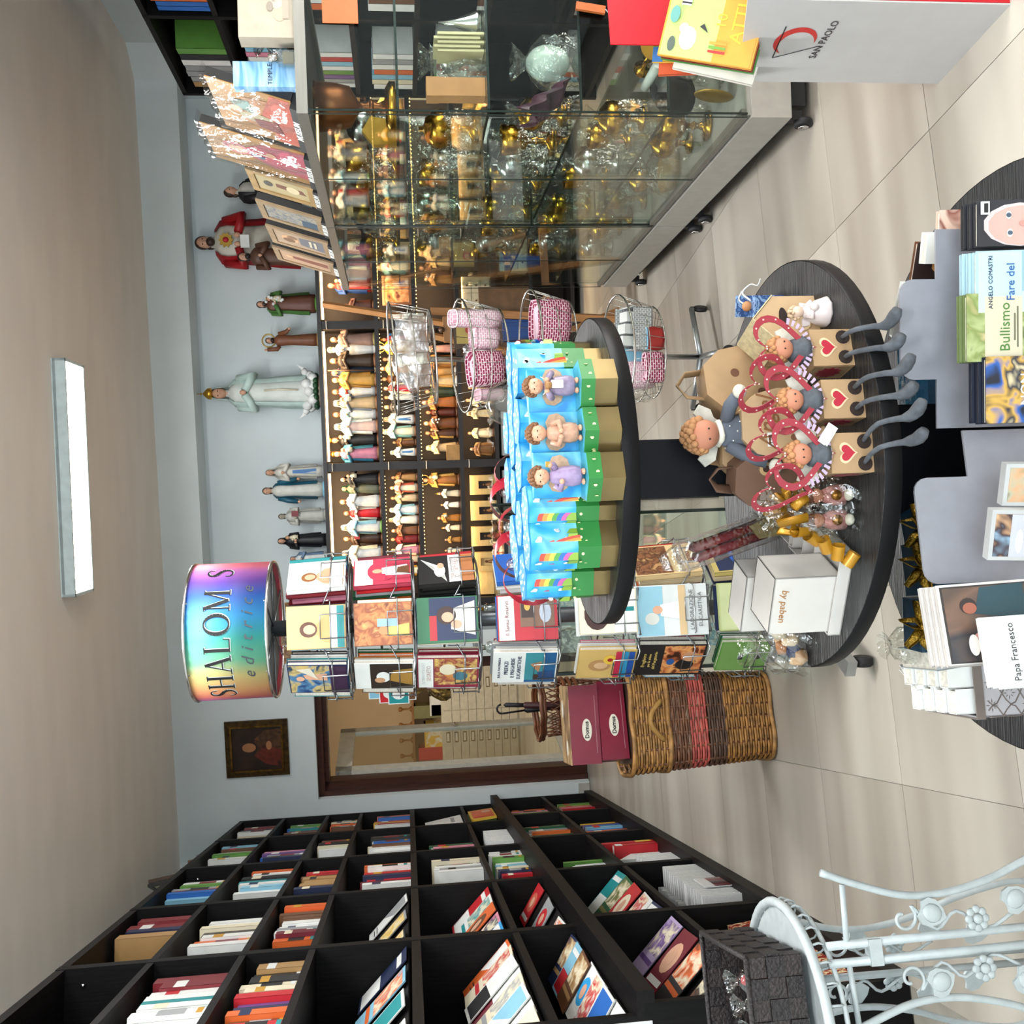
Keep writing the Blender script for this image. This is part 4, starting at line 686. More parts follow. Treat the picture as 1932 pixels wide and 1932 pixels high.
t = thing('paper_bag', 'cream shopping bag with a printed drawing standing on the showcase end', 'bag', SCM @ T3(.34, .03, ST) @ RZ(4)); box_obj('body', (-.10, -.01, -.02 + .02), (.10, .05, .17), mat('cream_paper', '#b5aa98', .6), t); picture(t, [('e', '#b9a590', -.0 + .4, .25, .14, .12), ('e', '#c9b8a2', .6, .3, .14, .13), ('r', '#a89a8a', .3, .08, .75, .2), ('e', '#8f8578', .5, .42, .08, .06)], .2, .17, -.0104, 'printed_drawing'); text('JERUSALEM', .014, t, T3(.05, -.0125, .06) @ STAND, cmat('grey'))
tag(crumple(MB(), .07, .14, 77).obj('film_bundle', glass_mat('silver_film', (.7, .72, .72), .35, .12, 1.0, 24), None, SCM @ T3(.30, .16, ST)), 'crumpled silvery film bundle behind the cream shopping bag', 'film bundle')
tag(MB().box((0, 0, 0), (.10, .002, .11)).obj('orange_card', cmat('#c0622c'), None, SCM @ T3(.33, -.004, 1.555)), 'plain orange card taped on the showcase end glass', 'card')
# ------------------------------------------------------------------ black bookcase on the right wall behind the showcase
RB = T3(2.80, 6.60, 0) @ RZ(-90)     # x from the far end towards the window, y into the case
rc = thing('wall_bookcase', 'tall black bookcase on the right wall behind the showcase', 'bookcase', RB)
for i in range(5):
    box_obj('upright', (i * 1.0, 0, 0), (i * 1.0 + .035, .36, 2.74), BLACKWOODV, rc)
    if i < 4:
        for z in (2.74, 2.36, 2.0, 1.62, 1.25, .85, .45, .08): box_obj('shelf', (i + .0355, .002, z - .03), (i + .9995, .36, z), BLACKWOOD, rc)
box_obj('back_panel', (0, .36, 0), (4.0, .375, 2.74), BLACKWOODV, rc)
RBN = 'bound_volume'
def rbook(codes, x0, z, hh, tw, what):
    x = x0
    for i, cc in enumerate(codes):
        col = COLW[cc]; book(f'{CNAME.get(col, col)} {what}, {ORD[i]} from the far end, {dict([(2.36, "top"), (2.0, "second"), (1.62, "third"), (1.25, "fourth"), (.85, "fifth"), (.45, "sixth")])[z]} shelf of right bookcase', RB @ T3(x + tw / 2, .10, z) @ RZ(90), .17, hh * rnd.uniform(.93, 1), tw - .002, col, group='books on the right bookcase', name='bound_volume'); x += tw
rbook('taaawxg', .10, 2.36, .30, .075, 'file'); rbook('uuooy', 1.06, 2.36, .30, .05, 'book'); rbook('wawklw', .35, 2.0, .26, .06, 'book'); rbook('xnuawx', 1.2, 2.0, .26, .06, 'book'); rbook('wapgwlrw', .12, 1.62, .26, .06, 'paperback'); rbook('owgwkaw', 1.1, 1.62, .26, .07, 'paperback'); rbook('wclowaw', .1, 1.25, .26, .07, 'paperback'); rbook('gwraw', .2, .85, .26, .09, 'album'); rbook('wbtcaw', 1.1, 1.25, .26, .08, 'volume')
# ------------------------------------------------------------------ wooden easel with an icon
EZ = mat('beech_wood', '#b07c4c', .45, var=.12, scale=8, stretch=(8, 8, 1))
ez = thing('easel', 'beech artist easel standing behind the wire basket stand', 'easel', (0, 0, 0))
def bar(p, q, w, d=.018, name='easel_leg', mt=EZ, par=None):
    p = Vector(p); q = Vector(q); z = (q - p); L = z.length; R = z.to_track_quat('Z', 'Y').to_matrix().to_4x4(); R.translation = p
    return box_obj(name, (-w / 2, -d / 2, 0), (w / 2, d / 2, L), mt, par, R)
Y0 = 5.75
bar(at(1195, 604, 5.6), at(812, 586, 5.78), .045, name='easel_leg', par=ez); bar(at(1190, 575, 6.1), at(1035, 640, 6.25), .04, name='easel_leg', par=ez)
bar(at(856, 613, 5.74), at(609, 574, 5.82), .042, name='mast', par=ez); bar(at(1000, 672, 5.70), at(808, 632, 5.80), .04, name='easel_leg', par=ez)
bar(at(843, 598, 5.68), at(846, 645, 5.68), .045, .05, 'clamp_block', par=ez); bar(at(1030, 560, 5.66), at(1032, 690, 5.66), .045, .04, 'tray_bar', par=ez)
MB().ball(at(833, 622, 5.64), .018, 10, 8).obj('clamp_knob', mat('brown_knob', '#5a3a22', .4), ez)
p = at(905, 622, 5.62); t = thing('icon_panel', 'small gold icon in a dark wooden frame on the easel', 'icon', T3(*p)); box_obj('frame', (-.105, 0, 0), (.105, .03, .15), mat('dark_frame', '#4a3423', .45), t); box_obj('gold_ground', (-.08, -.004, .018), (.08, 0, .135), mat('gilt_ground', '#b39a55', .4, .3), t); picture(t, [('e', '#b0332c', .5, .45, .16, .2), ('e', '#c99a78', .5, .42, .09, .13), ('p', '#8a5a48', [(.3, .12), (.7, .12), (.6, .35), (.4, .35)])], .16, .13, -.0044, 'painted_scene')
p = at(1000, 600, 5.60); tag(MB().prism([(-.04, 0), (.05, 0), (.07, .26), (-.06, .26)], .05).obj('folded_umbrella', mat('blue_nylon', '#1f4f9a', .35, var=.2, bump=.2, scale=10, stretch=(30, 30, 1)), None, T3(*at(1030, 622, 5.752)) @ RY(-2)), 'bundle of shiny blue fabric leaning on the easel drawing board', 'fabric')
tag(MB().bx((-.22, 0, 0), (.22, .02, .30)).obj('drawing_board', mat('brown_board', '#7d5a3a', .5, var=.15), None, T3(*at(1000, 610, 5.78))), 'brown wooden drawing board standing on the easel tray', 'drawing board')
# goods on the lower shelves near the easel
for k, (x, cl) in enumerate(((4.02, '#cfc2a2'), (4.30, '#c9d0b0'))):
    t = thing('drawer_chest', ['small cream chest of tiny drawers on the display unit by the easel', 'small pale green chest of drawers on the display unit by the easel'][k], 'chest', FWM @ T3(x, -.03, SZ[4] if k == 0 else SZ[5])); m_ = mat('chest_paint', cl, .5)
    box_obj('body', (-.12, 0, 0), (.12, .2, .22), m_, t)
    for i in range(2):
        for j in range(3):
            d = box_obj('drawer', (-.11 + .112 * i, -.008, .01 + .07 * j), (-.004 + .112 * i, 0, .075 + .07 * j), m_, t); MB().ball((-.058 + .112 * i, -.013, .042 + .07 * j), .007, 8, 5).obj('knob', mat('brown_knob', '#5a3a22', .4), d)
t = thing('framed_print', 'small framed warm toned print on the second lit shelf by the easel', 'framed print', FWM @ T3(4.05, -.01, SZ[2]) @ RX(-6)); MB().bx((-.11, 0, 0), (.11, .015, .02)).bx((-.11, 0, .20), (.11, .015, .22)).bx((-.11, 0, .02), (-.09, .015, .2)).bx((.09, 0, .02), (.11, .015, .2)).obj('frame', mat('oak_frame', '#7a4a22', .45), t); box_obj('print', (-.09, .005, .02), (.09, .012, .2), art('warm_print', ['#3a1c10', '#b5703a', '#d9a06a', '#6a2c18'], 12, 5), t)
t = thing('arched_plaque', 'arched pale wooden plaque with a small picture on the second lit shelf', 'plaque', FWM @ T3(4.30, -.03, SZ[2])); MB().prism([(-.10, 0), (.10, 0)] + [(.10 * math.cos(a), .08 + .10 * math.sin(a)) for a in [PI * k / 10 for k in range(11)]], .02).obj('board', mat('pale_plaque_wood', '#d6b080', .5), t); box_obj('inset_picture', (-.04, -.014, .04), (.04, -.0104, .11), cmat('#8a6a4a'), t)
# ------------------------------------------------------------------ chrome wire basket stand
WIRE = mat('chrome_wire', '#b9b6b0', .25, .95)
wx, wy = .66, 4.22
ws = thing('wire_basket_stand', 'chrome stand with four tilted wire baskets of woven bags', 'display stand', T3(wx, wy, 0))
MB().tube([(0, .02, .06), (.012, .02, 1.42)], .013, 10).obj('pole', CHR, ws)
for a in (25, 145, 265):
    ca, sa = math.cos(math.radians(a)), math.sin(math.radians(a)); l = MB().tube([(0, .02, .075), (.26 * ca, .02 + .26 * sa, .075)], .014, 6).obj('foot', mat('steel_bar', '#aeb2b4', .35, .8), ws)
    MB().lathe([(.028, -.01), (.031, 0), (.028, .01)], 14).obj('castor', DARKM, l, T3(.26 * ca, .02 + .26 * sa, .033) @ RY(90) @ RX(a)); MB().tube([(.26 * ca, .02 + .26 * sa, .04), (.26 * ca, .02 + .26 * sa, .08)], .011, 6).obj('castor_fork', DARKM, l)
def wbasket(z, tilt, roll, par, a=.235, b=.135, h=.165, k=.83, dx=0, y=-.12):
    M = T3(dx, y, z) @ RX(tilt) @ RY(roll)
    el = lambda a_, b_, z_, n=28: [(a_ * math.cos(2 * PI * i / n), b_ * math.sin(2 * PI * i / n), z_) for i in range(n)]
    w = MB().tube(el(a, b, h), .0045, 6, True).tube(el(a * k, b * k, 0), .004, 6, True).tube(el(a * (k + 1) / 2, b * (k + 1) / 2, h * .5), .0025, 5, True)
    for i in range(28):
        t_ = 2 * PI * i / 28; c, s = math.cos(t_), math.sin(t_); w.tube([(a * c, b * s, h), (a * k * c, b * k * s, 0), (0.3 * a * k * c, .3 * b * k * s, -.002)], .0016, 4)
    return w.obj('wire_basket', WIRE, par, M), M
zs = [(1.27, 5, -3, 0), (.99, 16, -2, .0), (.70, 14, 0, .03), (.335, 18, 0, .0)]
WB = []
for z, tl, rl, dx in zs: WB.append(wbasket(z, tl, rl, ws, dx=dx)[1])
def weave_mat(name, c1, c2, sc):
    k = ('weave', name)
    if k in MC: return MC[k]
    mt = bpy.data.materials.new(name); mt.use_nodes = True; nt = mt.node_tree; b = nt.nodes['Principled BSDF']; b.inputs['Roughness'].default_value = .6
    tc = nt.nodes.new('ShaderNodeTexCoord'); br = nt.nodes.new('ShaderNodeTexBrick'); br.inputs['Scale'].default_value = sc; br.inputs['Color1'].default_value = (*rgb(c1), 1); br.inputs['Color2'].default_value = (*rgb(c1), 1); br.inputs['Mortar'].default_value = (*rgb(c2), 1); br.inputs['Mortar Size'].default_value = .045
    mp = nt.nodes.new('ShaderNodeMapping'); mp.inputs['Rotation'].default_value = (math.radians(90), 0, 0); mp.inputs['Location'].default_value = (.03, .02, .01); ad = nt.nodes.new('ShaderNodeVectorMath'); ad.operation = 'MULTIPLY'; ad.inputs[1].default_value = (1, 1, 1)
    nt.links.new(tc.outputs['Object'], mp.inputs[0]); nt.links.new(mp.outputs[0], br.inputs['Vector']); nt.links.new(br.outputs[0], b.inputs['Base Color']); MC[k] = mt; return mt
def soft_bag(label, M, w, d, h, mt, cat='pouch', rimc=None):
    n = 18; vs = MB(); prof = [(.90, 0), (1.0, .2), (1.0, .6), (.94, .95), (.90, 1.0), (.80, 1.0), (.80, .9)]
    V = []; F = []
    for rr, z in prof:
        for i in range(n):
            a = 2 * PI * i / n; c, s = math.cos(a), math.sin(a); q = (abs(c) ** 4 + abs(s) ** 4) ** -.25; V.append((w / 2 * rr * c * q, d / 2 * rr * s * q, h * z + .004 * math.sin(5 * a)))
    for j in range(len(prof) - 1):
        for i in range(n): F.append((j * n + i, j * n + (i + 1) % n, (j + 1) * n + (i + 1) % n, (j + 1) * n + i))
    F.append(tuple(range(n))[::-1]); F.append(tuple((len(prof) - 1) * n + i for i in range(n)))
    vs._add(V, F, 0, True); t = thing('pouch' if cat == 'pouch' else 'woven_box', label, cat, M, 'goods in the wire baskets'); vs.obj('body', mt, t); MB().tube([(w / 2 * .92 * math.cos(2 * PI * i / 20) * (abs(math.cos(2 * PI * i / 20)) ** 4 + abs(math.sin(2 * PI * i / 20)) ** 4) ** -.25, d / 2 * .92 * math.sin(2 * PI * i / 20) * (abs(math.cos(2 * PI * i / 20)) ** 4 + abs(math.sin(2 * PI * i / 20)) ** 4) ** -.25, h) for i in range(20)], .004, 5, True).obj('rim', rimc or mt, t); return t
MAG = weave_mat('magenta_weave', '#86123f', '#e6c3d0', 24); PKW = weave_mat('pale_pink_weave', '#cf9fb0', '#f0e2e6', 26); GRW = weave_mat('grey_pattern', '#cfd2d0', '#7d8184', 30); RDW = mat('red_leather', '#9c2420', .4, var=.1)
W0 = T3(wx, wy, 0)
t = thing('wrapped_basket', 'gift basket in crumpled clear film inside the topmost wire basket', 'gift basket', W0 @ WB[0] @ T3(.02, 0, .012)); MB().prism([(-.14, .01), (.14, .01), (.155, .10), (-.155, .06)], .10).obj('kraft_tray', mat('kraft_card', '#9a6a48', .6), t); MB().sheet(lambda a, b: (-.17 + .34 * a, -.075 + .15 * b, .06 + .09 * math.sin(PI * a) ** .6 * math.sin(PI * b) ** .5 + .012 * math.sin(17 * a + 5 * b) + .01 * math.sin(23 * b)), 26, 14).obj('clear_wrapping', glass_mat('milky_film', (.90, .90, .88), .30, .28, .45, 14), t); MB().sheet(lambda a, b: (-.15 + .30 * a, -.062 - .010 * math.sin(9 * a), .012 + .13 * b + .006 * math.sin(20 * a)), 20, 6).obj('film_skirt', glass_mat('milky_film', (.90, .90, .88), .30, .28, .45, 14), t)
soft_bag('magenta and white woven pouch in the second wire basket', W0 @ WB[1] @ T3(-.06, -.03, .012) @ RZ(8), .15, .12, .13, MAG); soft_bag('pale pink woven pouch standing middle in the second wire basket', W0 @ WB[1] @ T3(.075, .0, .012), .105, .10, .10, PKW); soft_bag('large pale pink woven bag at the showcase side of the second wire basket', W0 @ WB[1] @ T3(.15, -.02, .012) @ RZ(-10), .075, .13, .19, PKW); soft_bag('small plain pink pouch at the rack side of the second wire basket', W0 @ WB[1] @ T3(-.165, -.01, .012), .05, .09, .10, mat('pink_paper', '#d9b4bf', .6))
soft_bag('magenta woven box leaning in the third wire basket', W0 @ WB[2] @ T3(.10, -.02, .012) @ RZ(-8), .19, .13, .14, MAG)
t = thing('pattern_box', 'grey and white flower patterned open box in the lowest wire basket', 'box', W0 @ WB[3] @ T3(.085, -.04, .05) @ RZ(-4)); MB().bx((-.09, -.05, 0), (.09, -.046, .09)).bx((-.09, .046, 0), (.09, .05, .12)).bx((-.09, -.05, 0), (-.086, .05, .10)).bx((.086, -.05, 0), (.09, .05, .10)).bx((-.09, -.05, 0), (.09, .05, .004)).obj('body', GRW, t)
for q in range(3): box_obj('packed_card', (-.07 + .05 * q, -.03, .01), (-.03 + .05 * q, .03, .13 - .01 * q), cmat('#d5d8d4'), t)
soft_bag('red leather pouch with a blue lining in the lowest wire basket', W0 @ WB[3] @ T3(.045, -.085, .0) @ RX(-10), .10, .05, .075, RDW, rimc=cmat('lightblue')); soft_bag('magenta woven pouch at the front of the lowest wire basket', W0 @ WB[3] @ T3(-.075, -.08, .0) @ RX(-10), .13, .05, .08, MAG)
soft_bag('pleated pale pink bag at the rack side of the lowest wire basket', W0 @ WB[3] @ T3(-.10, .0, .012), .12, .10, .16, PKW); tag(MB().box((0, 0, .045), (.07, .03, .09)).obj('gift_box', cmat('lightblue'), None, W0 @ WB[3] @ T3(-.03, -.02, .07)), 'small light blue gift box in the lowest wire basket', 'gift box')
tag(crumple(MB(), .045, .12, 31).obj('film_bag', FILM, None, W0 @ WB[3] @ T3(-.17, -.01, .02)), 'small clear film bag at the rack end of the lowest wire basket', 'film bag')
tag(crumple(MB(), .05, .10, 33).obj('film_bag', glass_mat('milky_film', (.90, .90, .88), .30, .28, .45, 14), None, W0 @ WB[1] @ T3(.02, .05, .03)), 'crumpled milky film behind the pouches of the second wire basket', 'film bag')
# ------------------------------------------------------------------ revolving book rack with the printed drum
RX_, RY_ = -.345, 3.20
RKM = T3(RX_, RY_, 0)
rk = thing('book_rack', 'revolving wire book rack with a rainbow printed drum on top', 'book rack', RKM)
RW = mat('grey_wire', '#8f9396', .3, .9); PIPE = mat('grey_pipe', '#6f7478', .35, .7)
MB().tube([(0, 0, .08), (0, 0, 1.86)], .026, 14).obj('pole', PIPE, rk)
for a in (245, 5, 125):
    ca, sa = math.cos(math.radians(a)), math.sin(math.radians(a)); l = bar((0, 0, .085), (.40 * ca, .40 * sa, .085), .05, .03, 'base_arm', mat('steel_bar', '#aeb2b4', .35, .8), rk)
    MB().lathe([(.026, -.016), (.032, -.010), (.032, .010), (.026, .016)], 14).obj('castor', DARKM, rk, T3(.36 * ca, .36 * sa, .034) @ RY(90)); MB().tube([(.36 * ca, .36 * sa, .04), (.36 * ca, .36 * sa, .08)], .013, 8).obj('castor_stem', DARKM, rk)
# rainbow printed drum
DR, DZ0, DZ1 = .215, 1.835, 2.075
def rainbow():
    mt = bpy.data.materials.new('rainbow_print'); mt.use_nodes = True; nt = mt.node_tree; b = nt.nodes['Principled BSDF']; b.inputs['Roughness'].default_value = .55
    tc = nt.nodes.new('ShaderNodeTexCoord'); g = nt.nodes.new('ShaderNodeTexGradient'); g.gradient_type = 'RADIAL'; nz = nt.nodes.new('ShaderNodeTexNoise'); nz.inputs['Scale'].default_value = 5
    mp = nt.nodes.new('ShaderNodeMapping'); mp.inputs['Rotation'].default_value = (0, 0, math.radians(0)); nt.links.new(tc.outputs['Object'], mp.inputs[0]); nt.links.new(mp.outputs[0], g.inputs[0]); nt.links.new(tc.outputs['Object'], nz.inputs[0])
    m1 = nt.nodes.new('ShaderNodeMath'); m1.operation = 'MULTIPLY_ADD'; m1.inputs[1].default_value = .05; m1.inputs[2].default_value = -.025; nt.links.new(nz.outputs['Fac'], m1.inputs[0]); ad = nt.nodes.new('ShaderNodeMath'); ad.operation = 'ADD'; nt.links.new(g.outputs['Fac'], ad.inputs[0]); nt.links.new(m1.outputs[0], ad.inputs[1])
    rp = nt.nodes.new('ShaderNodeValToRGB'); nt.links.new(ad.outputs[0], rp.inputs[0]); cr = rp.color_ramp
    cs = [(.0, '#c2404a'), (.03, '#7a4a80'), (.07, '#b05a50'), (.115, '#c08a5a'), (.16, '#b5a468'), (.20, '#5fa07e'), (.25, '#2f8f86'), (.30, '#2a7fb5'), (.345, '#1f4fa0'), (.385, '#5a3a90'), (.42, '#9a5aa0'), (.45, '#c86a80'), (.5, '#c8606a'), (1, '#c2404a')]
    while len(cr.elements) < len(cs): cr.elements.new(.5)
    for e, (p, c) in zip(cr.elements, cs): e.position = p; e.color = (*hexc(c), 1)
    nt.links.new(rp.outputs[0], b.inputs['Base Color']); return mt
dm = T3(0, 0, 0)
drum = MB().lathe([(DR, DZ0), (DR, DZ1)], 48).obj('printed_drum', rainbow(), rk)
drum.data.polygons
import bmesh
bm = bmesh.new(); bm.from_mesh(drum.data); bmesh.ops.delete(bm, geom=[f for f in bm.faces if len(f.verts) > 4], context='FACES'); bm.to_mesh(drum.data); bm.free()
sl = drum.modifiers.new('thickness', 'SOLIDIFY'); sl.thickness = .002
for z in (DZ0, DZ1): MB().tube([(DR * math.cos(a), DR * math.sin(a), z) for a in [2 * PI * i / 40 for i in range(40)]], .005, 6, True).obj('drum_rim', CHR, rk)
for a in range(0, 360, 60):
    sp = MB(); sp.tube([(0, 0, DZ0 + .005), (DR * math.cos(math.radians(a)), DR * math.sin(math.radians(a)), DZ0 + .005)], .0035, 5).obj('drum_spoke', RW, rk); MB().tube([(0, 0, DZ1 - .006), (DR * math.cos(math.radians(a)), DR * math.sin(math.radians(a)), DZ1 - .006)], .0035, 5).obj('drum_spoke', RW, rk)
MB().lathe([(.0, DZ0 + .01), (.20, DZ0 + .012)], 32).obj('drum_floor', mat('grey_card', '#8a8f92', .6), rk)
def around(me, R, a0):
    for v in me.vertices:
        a = a0 + v.co.x / R; rr = R + v.co.z; y = v.co.y; v.co = (rr * math.sin(a), -rr * math.cos(a), y)
    return me
def serifed(word, size, mt, widths):
    """thick and thin roman capitals drawn from strokes; unit height 1"""
    mb = MB(); x = 0; TK, TN, SF = .13, .05, .045
    def st(a, b, t):
        a = Vector((a[0], a[1], 0)); b = Vector((b[0], b[1], 0)); d = (b - a); n_ = max(1, int(d.length / .12)); nn = Vector((-d.y, d.x, 0)).normalized() * t / 2
        for i in range(n_):
            p, q = a + d * (i / n_), a + d * ((i + 1) / n_); mb._add([tuple(Vector((x, 0, 0)) + v) for v in (p - nn, q - nn, q + nn, p + nn)], [(0, 1, 2, 3)])
    def serif(cx, y, w=.26): st((cx - w / 2, y), (cx + w / 2, y), SF)
    def curve(pts, ts):
        for i in range(len(pts) - 1): st(pts[i], pts[i + 1], (ts[i] + ts[i + 1]) / 2)
    for ch in word:
        if ch == 'S':
            P = [(.50, .74), (.49, .88), (.40, .97), (.27, .98), (.13, .91), (.09, .77), (.16, .64), (.30, .54), (.44, .44), (.51, .30), (.47, .12), (.34, .03), (.20, .02), (.09, .11), (.07, .28)]; curve(P, [.04, .05, .05, .06, .09, .12, .14, .15, .14, .12, .09, .06, .05, .05, .04]); x += .58
        elif ch == 'H': st((.14, 0), (.14, 1), TK); st((.62, 0), (.62, 1), TK); st((.14, .5), (.62, .5), TN); [serif(cx, y) for cx in (.14, .62) for y in (.02, .98)]; x += .80
        elif ch == 'A': st((.10, 0), (.38, 1), TN); st((.38, 1), (.66, 0), TK); st((.20, .34), (.57, .34), TN); serif(.10, .02); serif(.66, .02); x += .80
        elif ch == 'L': st((.14, 0), (.14, 1), TK); serif(.14, .98); st((.05, .02), (.56, .02), SF); st((.56, .0), (.58, .26), .04); x += .66
        elif ch == 'O':
            n_ = 26
            for i in range(n_):
                a, b = 2 * PI * i / n_, 2 * PI * (i + 1) / n_; st((.42 + .36 * math.cos(a), .5 + .48 * math.sin(a)), (.42 + .36 * math.cos(b), .5 + .48 * math.sin(b)), .05 + .10 * abs(math.cos((a + b) / 2)) ** 1.5)
            x += .88
        elif ch == 'M': st((.12, 0), (.12, 1), TN); st((.12, 1), (.45, .06), TK); st((.45, .06), (.78, 1), TN); st((.78, 0), (.78, 1), TK); serif(.12, .02); serif(.78, .02); serif(.10, .98, .18); serif(.80, .98, .18); x += .94
        elif ch == ' ': x += .55
        x += .06
    me = mb.mesh('lettering', mt)
    for v in me.vertices: v.co.x = (v.co.x - x / 2) * size; v.co.y = (v.co.y - .5) * size; v.co.z = .0015
    return me
LM = serifed('SHALOM S', .077, INK, None)
# the word starts at the left side of the visible half
put('lettering', around(LM, DR, math.radians(4)), rk, T3(0, 0, (DZ0 + DZ1) / 2 + .025))
LW = serifed('SHALOM S', .077, cmat('#cfd8d8'), None)
for v in LW.vertices: v.co.x += .0022; v.co.y += -.0022; v.co.z = .0009
put('lettering_outline', around(LW, DR, math.radians(4)), rk, T3(0, 0, (DZ0 + DZ1) / 2 + .025))
L2 = text_mesh('editrice', .052, mat('grey_ink', '#3a4048', .5), shear=.35, space=1.75, extrude=.0003)
for v in L2.vertices: v.co.z += .0012
put('lettering', around(L2, DR, math.radians(4)), rk, T3(0, 0, (DZ0 + DZ1) / 2 - .065))
# wire pockets and the books in them
TZ = [1.60, 1.40, 1.20, .955, .705, .48, .27]; TIER = ['top', 'second', 'third', 'fourth', 'fifth', 'sixth', 'lowest']
PA = {'r': 55, 'm': 6, 'l': -43, 'rr': 104, 'll': -92}; PN = {'r': 'statuette side', 'm': 'middle pocket', 'l': 'hamper side', 'rr': 'far statuette side', 'll': 'far hamper side'}
PR = .165
wr = MB()
for z in TZ:
    n = 7; ring = [((PR + .055) * math.sin(math.radians(-152 + 51 * i)), -(PR + .055) * math.cos(math.radians(-152 + 51 * i)), z) for i in range(7)]
    wr.tube([(.20 * math.cos(2 * PI * i / 24), .20 * math.sin(2 * PI * i / 24), z - .008) for i in range(24)], .004, 5, True); wr.tube([(.10 * math.cos(2 * PI * i / 20), .10 * math.sin(2 * PI * i / 20), z + .10) for i in range(20)], .003, 5, True)
    for a in range(0, 360, 51): wr.tube([(0, 0, z - .006), (.20 * math.sin(math.radians(a)), -.20 * math.cos(math.radians(a)), z - .006)], .003, 4)
    for a in PA.values():
        Mp = RZ(a) @ T3(0, -PR, z); hw = .072
        pts = lambda L: [tuple(Mp @ Vector(p)) for p in L]
        wr.tube(pts([(-hw, .06, -.004), (-hw, -.062, -.004), (-hw * .5, -.065, .0), (-hw * .5, -.064, .075), (hw * .5, -.064, .075), (hw * .5, -.065, .0), (hw, -.062, -.004), (hw, .06, -.004)]), .0026, 5); wr.tube(pts([(-hw - .006, -.04, .045), (-hw, -.063, .045), (hw, -.063, .045), (hw + .006, -.04, .045)]), .002, 5); wr.tube(pts([(-hw - .006, .06, .09), (-hw - .006, -.045, .05)]), .002, 5); wr.tube(pts([(hw + .006, .06, .09), (hw + .006, -.045, .05)]), .002, 5)
wr.obj('wire_pockets', RW, rk)['kind'] = 'stuff'
def tl(*L): return list(L)
